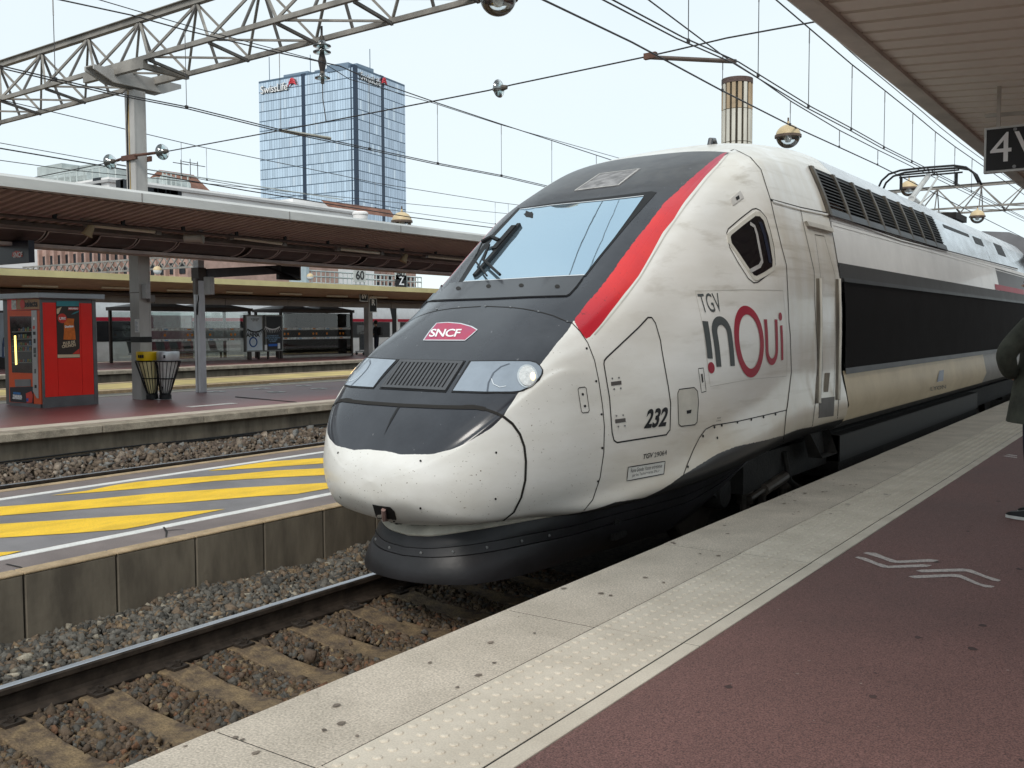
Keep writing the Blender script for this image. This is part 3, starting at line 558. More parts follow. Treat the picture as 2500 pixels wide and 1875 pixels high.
ribbon('decal_edge', cF((965,1205),(1330,1195),(1660,1200))+cG((1695,0),(1690,385),(1400,410),(1085,468),(1030,0)), mat('faint_decal_edge', (.56,.54,.49), .5, var=.1), .005, .002, closed=True)
side_words('number_lettering', '232', M_BTXT, g_((556,803)), g_((728,783)), g_((590,648))-g_((556,803)), bold=.035)
side_words('number_lettering', 'TGV', M_BTXT, g_((545,1046)), g_((625,1028)), g_((555,1005))-g_((545,1046)), bold=.02); side_words('number_lettering', '29064', M_BTXT, g_((638,1030)), g_((738,1008)), g_((640,992))-g_((638,1030)))
pb = cG((432,1107),(724,1060),(714,1162),(420,1216)); patch('maintenance_plate', pb, mat('plate_white', (.72,.71,.67), .5, var=.08), .003); ribbon('plate_border', pb, M_BTXT, .007, .005, closed=True)
side_words('plate_lettering', 'Rame Grande Vitesse entretenue', M_BTXT, g_((452,1150)), g_((700,1110)), g_((456,1118))-g_((452,1150))); side_words('plate_lettering', 'par les Technicentres SNCF', M_BTXT, g_((464,1190)), g_((678,1152)), g_((467,1160))-g_((464,1190)))
side_words('small_lettering', 'Essai', M_BTXT, g_((1140,724)), g_((1168,718)), g_((1140,712))-g_((1140,724))); side_words('small_lettering', 'freinage', M_BTXT, g_((1132,748)), g_((1168,741)), g_((1133,736))-g_((1132,748)))

# ---- rear of the power car, panel by panel
def strip(name, z0, z1, y0, y1, m, off=0., side=1, n=3, dx=None):
    mb = MB(); zs = np.linspace(z0, z1, n+1)
    vs = [(XC+side*(sec_x(z)+off), y, z+ZR) for z in zs for y in (y0, y1)]; mb.add(vs, [(2*i, 2*i+1, 2*i+3, 2*i+2) for i in range(n)])
    o = mb.build(name, m, fix=False, smooth=True)
    return adopt(o)
M_ROOF = mat('silver_roof', (.62,.64,.66), .22, .35, var=.15, scale=1.2); M_GB = mat('mid_grey_band', (.050,.047,.046), .5, var=.08, spec=.2); M_UP = mat('upper_white', (.82,.82,.80), .40, var=.05, scale=1.5, coat=.2); M_SCR = mat('dark_side_panel', (.0125,.011,.0108), .75, var=.08, scale=2, spec=.06)
M_SAND = mat('dusty_cream', (.59,.49,.335), .5, var=.12, scale=1.4, col2=(.46,.37,.24)); M_LG = mat('lower_grey', (.10,.097,.092), .6, var=.15); M_SILV = mat('polished_cowling', (.62,.66,.70), .16, .8, var=.25, scale=3, stretch=(1,.4,1))
for sd in (1, -1):
    strip('roof_panel', 4.03, 3.60, 11.2, YB1, M_ROOF, 0, sd, 8)
    strip('upper_side_panel', 3.03, 2.585, 10.42, 20.9, M_UP, 0, sd, 3); strip('grey_side_band', 2.585, 2.38, 10.42, YB1, M_GB, .003, sd, 2)
    strip('upper_end_panel', 3.03, 2.585, 20.9, YB1, mat('end_grey', (.12,.12,.125), .45, var=.08), 0, sd, 3)
    strip('red_end_stripe', 2.70, 2.59, 20.4, YB1, M_RTXT, .006, sd, 1); strip('gutter_ledge', 3.10, 3.03, 10.42, YB1, MATS['gutter_highlight_white'], .004, sd, 1)  # gutter ledge coloured white for its highlight
    strip('side_panel', 2.40, 1.44, 10.50, YB1, M_SCR, .012, sd, 4); strip('panel_rail', 2.43, 2.385, 10.47, YB1, mat('rail_grey', (.035,.037,.039), .45, .2, var=.1), .028, sd, 1); strip('panel_rail', 1.47, 1.405, 10.47, YB1, MATS['rail_grey'], .028, sd, 1)
    strip('lower_side_panel', 1.44, .90, 10.44, 18.8, M_SAND, .004, sd, 3); strip('lower_end_panel', 1.44, .90, 18.8, YB1, mat('lower_end_grey', (.24,.225,.20), .5, var=.1), .004, sd, 3)
    strip('sill', .91, .74, 10.44, YB1, M_LG, .01, sd, 2); strip('louvre_back', 3.62, 3.09, 10.36, 16.35, mat('louvre_black', (.006,.006,.006), .8, var=0), .004, sd, 2)
    strip('cowling', 3.60, 3.10, 16.35, 20.6, M_SILV, .0, sd, 4); strip('cowling', 3.60, 3.10, 20.63, YB1, M_SILV, .0, sd, 4)
strip('white_line', 3.0, 2.985, 10.5, YB1, MATS['gutter_highlight_white'], .004, 1, 1)
M_LOUV = mat('louvre_slat', (.030,.028,.026), .55, .3, var=.2); M_POST = mat('louvre_post', (.115,.10,.08), .5, .3, var=.25)
bays = np.linspace(10.36, 16.30, 9)
for b0, b1 in zip(bays[:-1], bays[1:]):
    for z in np.linspace(3.57, 3.17, 11):
        x = XC+sec_x(z); MBs = MB(); MBs.add([(x+.006, b0+.1, z+ZR+.012), (x+.006, b1, z+ZR+.012), (x+.035, b1, z+ZR-.012), (x+.035, b0+.1, z+ZR-.012)], [(0,1,2,3)]); MBs.add([(x+.006, b0+.1, z+ZR+.008), (x+.006, b1, z+ZR+.008), (x+.033, b1, z+ZR-.016), (x+.033, b0+.1, z+ZR-.016)], [(0,1,2,3)]); adopt(MBs.build('louvre_slat', M_LOUV))
    ps = MB(); n = 6; zs = np.linspace(3.62, 3.08, n)
    ps.add([(XC+sec_x(z)+o_, y, z+ZR) for z in zs for y, o_ in ((b0+.01, .0), (b0+.01, .038), (b0+.085, .038), (b0+.085, .0))], [(4*i+k, 4*i+(k+1) % 4, 4*i+4+(k+1) % 4, 4*i+4+k) for i in range(n-1) for k in range(4)]); adopt(ps.build('louvre_post', M_POST))
adopt(MB().add([(XC+sec_x(z)+o_, y, z+ZR) for z, o_ in ((3.16,.034),(3.085,.038),(3.085,.0)) for y in (10.36, 16.35)], [(0,1,3,2),(2,3,5,4)]).build('louvre_sill', mat('sill_dark', (.05,.053,.058), .4, .3, var=.1)))
side_panel_box = MB(); 
for y in (20.61,): ribbon  # joint between the two cowlings is left as a gap
# openings in the cowling and the equipment well, laid on as flat black strips
for y0, y1, z0, z1 in ((17.0, 19.2, 3.50, 3.56), (19.6, 20.5, 3.42, 3.56), (22.0, 23.0, 3.36, 3.60)):
    strip('cowling_opening', z1, z0, y0, y1, M_BLK, .004, 1, 2)
patch('data_plate', cH((835,1405),(865,1400),(860,1470),(820,1478)), mat('blue_plate', (.05,.06,.10), .4, var=.1), .008)
side_words('small_lettering', 'LYON', M_GTXT, np.array(cH((780,1535))[0]), np.array(cH((880,1520))[0]), np.array([0,-9.]))
adopt(MB().box(XC-1.3, XC+1.3, YB1-.02, YB1, ZR+.8, ZR+3.6).build('end_wall', M_UNDER))
adopt(MB().tube([(XC+.3, 9.45, ZR+3.72), (XC+.3, 9.5, ZR+3.84), (XC+.3, 9.58, ZR+3.85), (XC+.3, 9.66, ZR+3.76)], .028, 8).build('roof_aerial', M_DGREY))

# ---- skirt, plough and running gear
SKT = np.array([(0,5.06,.47),(.2,5.09,.485),(.38,5.20,.515),(.52,5.40,.535),(.64,5.66,.55),(.74,5.87,.56),(.82,6.06,.57),(.92,6.35,.60),(1.10,7.0,.64),(1.20,7.4,.68),(1.27,7.9,.75),(1.30,8.25,.81)])
SKB = np.array([(0,5.0,.175),(.22,5.03,.175),(.43,5.14,.175),(.54,5.32,.176),(.61,5.58,.178),(.64,5.78,.18),(.66,5.95,.182),(.70,6.25,.185),(.80,6.9,.20),(.90,7.3,.24),(1.02,7.75,.42),(1.2,8.15,.72)])
def plan(off, t, dz=0.):
    P = SKT*(1-t)+SKB*t; q = hermite(P, np.arange(len(P)), np.linspace(0, len(P)-1, 66)); g = np.gradient(q[:, :2], axis=0); nn = np.stack([g[:, 1], -g[:, 0]], 1); nn /= np.linalg.norm(nn, axis=1)[:, None]; q[:, :2] += nn*off; q[0, 0] = 0
    q = np.concatenate([q[:0:-1]*[-1, 1, 1], q]); return [(XC+x, y, z+dz+ZR) for x, y, z in q]
def loft(name, levels, m, trim=0):
    mb = MB(); n = None
    for off, t, *dz in levels: r_ = plan(off, t, *dz); r_ = r_[trim:len(r_)-trim]; n = len(r_); mb.v += r_
    for i in range(len(levels)-1):
        for k in range(n-1): mb.f.append((i*n+k, i*n+k+1, (i+1)*n+k+1, (i+1)*n+k)); mb.mi.append(0)
    return adopt(mb.build(name, m, smooth='auto'))
M_SK = mat('black_skirt', (.026,.025,.028), .42, var=.25, scale=2.2, col2=(.014,.0135,.014), spec=.35, bump=.15, bscale=9)
loft('lower_lip', [(-.10,0,.10), (-.03,0,.05), (.0,0,.012), (-.012,0,-.004)], mat('lip_white', (.62,.58,.49), .5, var=.15, scale=5)); loft('skirt_top', [(-.03,-.02), (-.004,.0), (.012,.16), (.012,.24), (-.01,.245)], M_SK); loft('skirt_band', [(-.01,.25), (.014,.253), (.022,.42), (.0,.425)], M_SK); loft('plough', [(.0,.43), (.030,.436), (.048,.6), (.055,.85), (.04,.98), (-.02,1.0), (-.25,1.0)], M_SK)
for k in (49, 55, 61, 69, 75, 81, 87, 93):
    p = np.array(plan(.020, .34)[k]); adopt(MB().lathe([(0,-.006),(.011,-.004),(.011,.004),(0,.006)], p, 8, 0, 'y').build('skirt_bolt', M_STEEL))
hx = XC+.88; adopt(MB().box(hx-.02, hx+.012, 6.42, 6.62, ZR+.42, ZR+.47).build('skirt_hinge', M_UNDER)); adopt(MB().box(hx-.02, hx+.012, 6.40, 6.60, ZR+.30, ZR+.35).build('skirt_hinge', M_UNDER))
adopt(MB().box(XC-1.2, XC+1.2, 8.2, YB1, ZR+.42, ZR+.74).box(XC-1.33, XC+1.33, 10.6, 18.8, ZR+.28, ZR+.735).build('underframe', M_UNDER)); adopt(MB().box(XC-1.34, XC+1.345, 10.6, 18.8, ZR+.45, ZR+.73).build('underframe_box', mat('box_grey_dark', (.026,.024,.022), .6, var=.2)))
def wheelset(y):
    for s in (-1, 1):
        w = MB().lathe([(0,-.06),(.10,-.07),(.40,-.06),(.46,-.05),(.46,.06),(.44,.075),(.36,.06),(.14,.05),(0,.05)], (XC+s*.75, y, ZR+.46), 28, 0, 'x'); adopt(w.build('wheel', mat('wheel_steel', (.10,.085,.07), .5, .5, var=.25), smooth='auto'))
        adopt(MB().lathe([(0,-.1),(.13,-.1),(.15,-.06),(.15,.06),(.13,.1),(0,.1)], (XC+s*1.02, y, ZR+.46), 16, 0, 'x').build('axle_box', M_UNDER, smooth='auto'))
    adopt(MB().tube([(XC-.7, y, ZR+.46), (XC+.7, y, ZR+.46)], .08, 12).build('axle', M_UNDER))
for y in (8.0, 11.0-.35, 20.2, 23.2): wheelset(y)
for y0 in (7.55, 19.8):
    for s in (-1, 1):
        b = MB(); b.obox((XC+s*1.02, y0, ZR+.62), (XC+s*1.02, y0+3.4, ZR+.62), .14, .2); b.obox((XC+s*1.02, y0+.2, ZR+.56), (XC+s*1.02, y0+.55, ZR+.40), .16, .14); adopt(b.build('bogie_frame', M_UNDER))
for y in (8.45, 9.45): adopt(MB().tube([(XC+1.12, y, ZR+.30), (XC+1.12, y, ZR+.74)], [.075]*2, 12).tube([(XC+1.12, y, ZR+.16), (XC+1.12, y, ZR+.32)], .045, 10).build('damper', mat('grimy_damper', (.13,.11,.09), .5, .3, var=.3)))
adopt(MB().tube([(XC+1.22, 8.65, ZR+.40), (XC+1.22, 9.25, ZR+.46)], .055, 12).tube([(XC+1.22, 8.3, ZR+.37), (XC+1.22, 8.7, ZR+.41)], .03, 8).build('yaw_damper', MATS['grimy_damper']))
adopt(MB().prism([(8.72,.80),(8.86,.80),(8.80,.22),(8.74,.22)], XC+1.14, XC+1.19, 'x').build('bracket', MATS['grimy_damper'])).location.z += 0
for ch in LOCO.children:
    if ch.name.startswith('bracket'): ch.data.transform(Matrix.Translation((0, 0, ZR)))
# step below the cab door
sy0, sz0 = yz(cG((1950,725))[0]); bx = MB(); X0 = XC+1.38
bx.add([(X0-.05, 9.42, ZR+.86), (X0+.02, 9.42, ZR+.86), (X0+.02, 10.02, ZR+.86), (X0-.05, 10.02, ZR+.86), (X0-.02, 9.50, ZR+.62), (X0+.12, 9.50, ZR+.62), (X0+.12, 10.0, ZR+.62), (X0-.02, 10.0, ZR+.62)], [(0,1,2,3),(4,7,6,5),(0,3,7,4),(0,4,5,1),(3,2,6,7)]); adopt(bx.build('door_step', M_UNDER))
ft = MB().tube([(XC+1.22, 9.2, ZR+.70), (XC+1.26, 9.24, ZR+.42), (XC+1.36, 9.4, ZR+.28)], .03, 6); ft.box(XC+1.2, XC+1.42, 9.35, 9.75, ZR+.24, ZR+.27); adopt(ft.build('footplate', M_UNDER))

# ---- pantograph on the roof
PG = thing('pantograph', 'raised black pantograph on the roof of the power car', 'pantograph', (XC, 20.75, ZR+4.0))
def at(o, w): # world coordinates to the local ones of a thing without rotation
    return tuple(np.array(w)-np.array(o.location))
pz = 4.45
bow = [(-.95,-.30),(-.86,-.10),(-.72,.02),(-.5,.075),(0,.085),(.5,.075),(.72,.02),(.86,-.10),(.95,-.30)]
MB().tube([(x, 0, pz+z-PG.location.z) for x, z in bow], .022, 8).tube([(x, .35, pz+z-PG.location.z) for x, z in bow], .022, 8).build('collector_head', M_BLK, PG, smooth=True)
MB().obox((-.6,0,pz-.02-PG.location.z),(.6,0,pz-.02-PG.location.z),.035,.03).obox((-.6,.35,pz-.02-PG.location.z),(.6,.35,pz-.02-PG.location.z),.035,.03).build('head_cross_bar', M_BLK, PG)
for x in (-.52, .52): MB().tube([(x, .17, pz-.04-PG.location.z), (x, .17, pz-.3-PG.location.z)], .03, 8).build('spring_box', M_BLK, PG)
MP = mat('pale_grey_tube', (.55,.55,.53), .4, .2, var=.1)
MB().tube([(0,.17,pz-.05-PG.location.z), (0,-1.2,.32)], .05, 8).build('upper_arm', MP, PG); MB().tube([(0,-1.2,.32), (0,.6,.12)], .07, 8).build('lower_arm', MP, PG); MB().tube([(.18,.15,pz-.1-PG.location.z), (.1,-1.0,.2)], .022, 6).build('control_rod', MP, PG)
MB().box(-.6,.6,-.2,.9,.0,.12).build('base_frame', M_UNDER, PG)

# ---- first coach behind
CO = thing('coach', 'grey double deck coach coupled behind the white power car', 'coach', (XC, 27.2, ZR))
cs = [(0,4.30),(.6,4.24),(1.0,4.05),(1.25,3.6),(1.38,2.9),(1.42,2.2),(1.42,1.2),(1.36,.5),(0,.45)]; cs = cs+[(-x, z) for x, z in cs[-2:0:-1]]
MB().prism([(x, z) for x, z in cs], 0, 18.5, 'y').build('body', mat('coach_grey', (.20,.20,.21), .35, var=.08), CO)
for y in np.arange(2, 18, 2.2):
    MB().box(1.40, 1.425, y, y+1.5, 1.55, 2.1).build('window', MATS['dark_glass'], CO); MB().box(1.36, 1.40, y, y+1.5, 2.75, 3.2).build('window', MATS['dark_glass'], CO)
MB().box(-1.1,1.1,-.7,.02,.9,3.6).build('gangway', M_BLK, CO)
# ------------------------------------------------------------------ ground, platforms, tracks
M_CONC = mat('pale_concrete', (.57,.50,.415), .75, var=.10, scale=2.2, bump=.2, bscale=110, spots=.28, col2=(.44,.385,.315))
M_TACT = mat('tactile_concrete', (.64,.575,.48), .7, var=.09, scale=3, bump=.08, bscale=140, spots=.10, col2=(.53,.47,.385))
M_RESIN = mat('maroon_resin', (.175,.090,.080), .62, var=.10, scale=.9, bump=.35, bscale=170, spots=.62, col2=(.135,.070,.062))
M_RES3 = mat('maroon_resin_wet', (.27,.105,.098), .38, var=.12, scale=.7, bump=.1, bscale=120, spots=.12, col2=(.19,.078,.075))
M_WALL = mat('stained_concrete_wall', (.185,.158,.12), .85, var=.2, scale=3.2, bump=.12, bscale=22, stretch=(1,1.3,.35), col2=(.088,.074,.057))
M_TAN = mat('tan_coping', (.42,.31,.19), .8, var=.12, scale=8, bump=.3, bscale=70, spots=.15)
M_ASPH = mat('grey_asphalt', (.225,.212,.215), .55, var=.12, scale=1.5, bump=.35, bscale=190, spots=.22)
M_ASPE = mat('brown_asphalt', (.20,.165,.155), .65, var=.1, scale=2, bump=.3, bscale=150, spots=.12)
M_YEL = mat('yellow_road_paint', (.84,.53,.028), .5, var=.10, scale=5, bump=.2, bscale=110, spots=.16, stretch=(1,.35,1), cr=(.28,.60)); M_WHP = mat('white_road_paint', (.74,.73,.70), .55, var=.07, scale=9, spots=.1, bscale=60)
M_WORN = mat('worn_white_paint', (.52,.46,.43), .6, var=.15, scale=45, spots=.45, bscale=170)
M_BED = mat('ballast_bed', (.085,.070,.055), .9, var=.3, scale=25, bump=1., bscale=40); M_GROUND = mat('far_ground', (.10,.09,.08), .9, var=.2, scale=.05)
structure(MB().box(-900, 900, -300, 1500, -1.2, -.95), 'ground', M_GROUND)
X1, X2, X3 = -1.6028*H, -1.2921*H, -1.73; Y0, LS = 2.113, 1.7612
NP = structure(MB().box(XE+.14, 6.5, -4, 60, -.94, -.13).box(X3+.003, 6.5, -4, 60, -.13, -.004), 'platform', [M_RESIN])
def child(mb, name, m, parent, **k): return mb.build(name, m, parent, **k)
dome = [(.0175,0),(.0170,.0028),(.0135,.005),(.007,.006),(0,.0062)]
child(MB().box(XE+.02, X3-.004, -4, 50, -.06, -.0028), 'joint_filler', M_SEAM, NP)
for k in range(-3, 26):
    y0 = Y0+k*LS; j = .0035; dz = RNG.uniform(-.0015,.0015)
    child(MB().box(XE, X1-j, y0+j, y0+LS-j, -.13, dz), 'coping_slab', M_CONC, NP, bevel=.002)
    t = MB().box(X1+j, X2-j, y0+j+.02, y0+LS-j+.02, -.13, dz+.001)
    if k < 14:
        nd_ = 6 if k < 4 else 5
        for r in range(6):
            for c in range(24):
                x = X1+.038+r*.0715; y = y0+.035+c*.0735+(.03675 if r % 2 else 0)
                if y < y0+LS-.02: t.lathe(dome, (x, y+.02, dz+.001), 8 if k < 6 else 6)
    child(t, 'tactile_slab', M_TACT, NP); child(MB().box(X2+j, X3-.002, y0+j+.03, y0+LS-j+.03, -.13, dz+.0005), 'border_slab', M_TACT, NP, bevel=.002)
mark = MB()
for pl in (((690,1330),(720,1322),(790,1335),(900,1380),(990,1405),(1300,1392),(1385,1400),(1340,1415),(1000,1425),(940,1420),(860,1390),(740,1345)), ((765,1290),(800,1283),(880,1290),(960,1325),(1070,1360),(1370,1345),(1445,1355),(1400,1368),(1080,1380),(1010,1372),(930,1340)),
           ((1237,1450),(1290,1440),(1660,1430),(1740,1440),(1860,1490),(2005,1535),(1980,1545),(1930,1538),(1800,1490),(1690,1455),(1300,1464)), ((1168,1500),(1230,1492),(1560,1480),(1640,1485),(1740,1530),(1830,1570),(1950,1590),(1920,1602),(1860,1598),(1750,1560),(1630,1510),(1560,1503),(1230,1518)),
           ((2045,408),(2080,402),(2150,412),(2150,420),(2080,412)), ((2020,418),(2050,414),(2150,428),(2150,436))):
    mark.add([tuple(onZ(p, -.002)) for p in cV(*pl)], [tuple(range(len(pl)))])
for i, (o, n) in enumerate([(mark, 'floor_mark')]):
    for f in range(len(mark.f)):
        one = MB(); idx = mark.f[f]; one.add([mark.v[q] for q in idx], [tuple(range(len(idx)))]); child(one, 'floor_chevron', M_WORN, NP)

# dirt flecks dropped on the slabs
M_FLK = mat('dark_fleck', (.04,.033,.03), .8, var=0); fl = MB()
for x, y, r in ((500,683,6),(560,687,8),(450,810,7),(620,855,14),(815,755,6),(965,765,16),(1005,770,5),(745,748,10),(475,940,8),(430,738,10),(655,737,5),(150,823,12),(35,800,8),(1250,306,10),(1200,335,10),(870,505,12),(1290,340,7)):
    c = onZ(cV((x, y))[0], .0045); s = r*.0018; a = RNG.uniform(0, 3); fl.add([(c[0]+s*math.cos(a+t)*w, c[1]+s*.6*math.sin(a+t)*w, .0075 if abs(c[0]-(X1+X2)/2) > .22 else .009) for t, w in zip(np.linspace(0, 6.28, 8)[:-1], RNG.uniform(.5, 1.2, 7))], [tuple(range(7))])
tag(fl.build('litter_flecks', M_FLK), 'scattered dark flecks of dirt on the pale coping', 'litter', kind='stuff')

def spots(name, n, x0, x1, y0, y1, z, rmin, rmax, m, label, seed):
    rg_ = np.random.default_rng(seed); b = MB()
    for _ in range(n):
        x, y = rg_.uniform(x0, x1), rg_.uniform(y0, y1); r_ = rg_.uniform(rmin, rmax); q = rg_.uniform(.6, 1.2, 9); b.add([(x+r_*k*math.cos(t), y+r_*k*1.2*math.sin(t), z) for k, t in zip(q, np.linspace(0, 6.28, 10)[:-1])], [tuple(range(9))])
    tag(b.build(name, m), label, 'litter', kind='stuff')
spots('gum_stains', 90, X3+.1, .6, 1.2, 11, -.0025, .006, .022, mat('old_gum', (.075,.045,.042), .7, var=.2), 'trodden dark gum stains on the maroon platform surface', 3); spots('grit', 160, X3+.05, .4, 1.2, 10, -.0022, .002, .007, mat('pale_grit', (.34,.27,.24), .8, var=.2), 'pale specks of grit on the maroon platform surface', 4)
spots('coping_stains', 70, XE+.03, X1-.02, 1.2, 14, .0035, .004, .018, mat('coping_stain', (.25,.205,.165), .8, var=.25), 'small brown stains on the pale coping slabs', 5)

# ---- low service platform with yellow hatching
P2Z = -.174; P2A, P2B = -6.13, -9.50
P2 = structure(MB().box(P2A-.12, P2B+.12, -6, 70, -.94, P2Z-.02).box(P2A-.13, P2A-.60, -6, 70, P2Z-.02, P2Z, 0).box(P2A-.60, P2B+.45, -6, 70, P2Z-.02, P2Z, 1).box(P2B+.45, P2B+.13, -6, 70, P2Z-.02, P2Z, 0), 'service_platform', [M_ASPE, M_ASPH])
for k in range(-12, 60):
    y = 3.26+k*.66; child(MB().box(P2A, P2A-.10, y+.006, y+.654, -.94, P2Z-.012), 'wall_block', M_WALL, P2, bevel=.008)
    child(MB().box(P2A+.003, P2A-.128, y+.003, y+.657, P2Z-.0125, P2Z+.006), 'coping_block', M_TAN, P2, bevel=.006); child(MB().box(P2B, P2B+.128, y+.003, y+.657, -.94, P2Z+.004), 'coping_block', M_TAN, P2)
for xc, w in ((-6.645, .105), (-8.975, .10)): child(MB().box(xc-w/2, xc+w/2, -6, 70, P2Z, P2Z+.004), 'white_line', M_WHP, P2)
for pl in (((1350,265),(1600,225),(1740,205),(2110,180),(2500,160),(2500,190),(2110,215),(1700,245)), ((330,425),(560,395),(760,355),(900,335),(1100,318),(1500,290),(1800,262),(2110,248),(2500,222),(2500,262),(2115,292),(1800,307),(1400,330),(900,380),(600,405)),
           ((-500,535),(0,498),(400,468),(1000,412),(1500,378),(2130,342),(2250,335),(2200,352),(2140,378),(1930,415),(1700,428),(1200,470),(700,500),(300,532),(0,556),(-500,600)), ((-500,645),(0,610),(500,578),(1000,545),(1465,513),(1200,565),(950,618),(800,645),(500,668),(0,700),(-500,740)), ((-500,840),(0,795),(145,785),(60,812),(0,820),(-500,880))):
    q = [onZ(p, P2Z+.004) for p in cQ(*pl)]; q = [(min(max(a[0], -8.90), -6.72), a[1], a[2]) for a in q]; child(MB().add(q, [tuple(range(len(q)))]), 'yellow_stripe', M_YEL, P2)
cr = MB()
for a, b in (((1065,630),(1080,695)),((1070,655),(1200,645)),((40,870),(190,915))):
    A_, B_ = onZ(cQ(a)[0], P2Z+.005), onZ(cQ(b)[0], P2Z+.005); d = np.array([-(B_-A_)[1], (B_-A_)[0], 0]); d /= np.linalg.norm(d); cr.add([A_-d*.008, A_+d*.008, (A_+B_)/2+d*.022, B_+d*.005, B_-d*.005, (A_+B_)/2+d*.006], [(0,1,2,3,4,5)])
child(cr, 'surface_crack', M_SEAM, P2)['kind'] = 'stuff'

# ---- track beds and rails
bed = MB(); 
for a, b in ((P2A, XE+.14), (-12.95, P2B), (-22.4, -19.0), (-29.1, -25.7)): bed.box(a, b, -8, 90, -.95, -.78)
structure(bed, 'track_bed', M_BED)
M_RAIL = mat('brown_rail_side', (.060,.046,.036), .65, .3, var=.25, scale=8); M_RHEAD = mat('polished_rail_head', (.62,.64,.68), .34, .9, var=.12, scale=4, stretch=(1,.05,1))
RP = [(-.075,0),(.075,0),(.075,.011),(.018,.028),(.010,.05),(.010,.115),(.036,.135),(.036,.160),(.028,.170)]
def rail(x, ya, yb, label, group, cat='rail'):
    R_ = thing('rail', label, cat, (x, 0, ZR-.172), group); prof = [(p[0], p[1]) for p in RP]+[(-p[0], p[1]) for p in RP[:1:-1]]
    MB().prism(prof, ya, yb, 'y').build('rail_web', M_RAIL, R_); MB().prism([(-.027,.1695),(-.024,.1722),(.024,.1722),(.027,.1695)], ya, yb, 'y').build('rail_head', M_RHEAD, R_); return R_
rail(XC-.7525, -3, 60, 'shiny steel rail running under the white train, beside the yellow striped platform', 'rails of the near track'); rail(XC+.7525, -3, 60, 'steel rail of the near track hidden against the pale platform edge', 'rails of the near track')
rail(-11.2-.7525, -3, 90, 'rusty rail beyond the yellow striped platform, next to brown ballast', 'rails of the second track'); rail(-11.2+.7525, -3, 90, 'rail of the second track hidden behind the striped platform edge', 'rails of the second track')
for xc, nm in ((-20.7, 'third'), (-27.4, 'fourth')):
    for s in (-1, 1): rail(xc+s*.7525, 0, 110, f'{"far" if s < 0 else "near"} rail of the {nm} track beyond the maroon platform', f'rails of the {nm} track')
M_SLP = mat('rust_stained_sleeper', (.21,.148,.082), .85, var=.25, scale=7, bump=.5, bscale=70, spots=.25, col2=(.085,.060,.042), cr=(.40,.62)); M_CLIP = mat('oily_steel_clip', (.065,.052,.043), .55, .4, var=.25, scale=20)
def sleeper_mesh():
    mb = MB(); st = [(-1.26,.0),(-1.05,.0),(-.95,.012),(-.55,.012),(-.3,-.035),(0,-.05),(.3,-.035),(.55,.012),(.95,.012),(1.05,.0),(1.26,.0)]; n = len(st)
    for x, z in st: mb.v += [(x,-.15,-.16),(x,-.105,z),(x,.105,z),(x,.15,-.16)]
    for i in range(n-1):
        for k in range(4): mb.f.append((4*i+k, 4*i+(k+1) % 4, 4*i+4+(k+1) % 4, 4*i+4+k)); mb.mi.append(0)
    mb.f += [(0,1,2,3), (4*n-1, 4*n-2, 4*n-3, 4*n-4)]; mb.mi += [0, 0]; return mb
proto = None
names = ['first', 'second', 'third', 'fourth', 'fifth', 'sixth', 'seventh', 'eighth', 'ninth', 'tenth', 'eleventh', 'twelfth']
for k in range(-3, 9):
    y = 2.60+.515*k
    if proto is None:
        S_ = thing('sleeper', 'x', 'sleeper', (XC, y, ZR-.184), 'concrete sleepers of the near track'); sleeper_mesh().build('sleeper_body', M_SLP, S_, bevel=.008)
        for s in (-1, 1):
            for e in (-1, 1):
                x = s*.7525+e*.115; c = MB().prism([(-.055,.010),(.055,.010),(.055,.028),(-.055,.028)], x-.05, x+.05, 'x'); c.prism([(-.045,.028),(.045,.028),(.035,.036),(-.035,.036)], x-e*.075, x+.0, 'x'); cp = c.build('rail_clip', M_CLIP, S_)
                MB().lathe([(.024,.03),(.024,.046),(.015,.046),(.015,.062),(0,.063)], (x+e*.012, 0, 0), 6).build('clip_bolt', M_CLIP, cp)
        proto = S_
    else: S_ = copy_tree(proto); S_.location = (XC, y, ZR-.184)
    S_['label'] = f'rust stained concrete sleeper, {names[k+3]} from the photographer along the near track' if k >= -1 else f'rust stained concrete sleeper, {names[k+3]} of the row starting behind the frame'
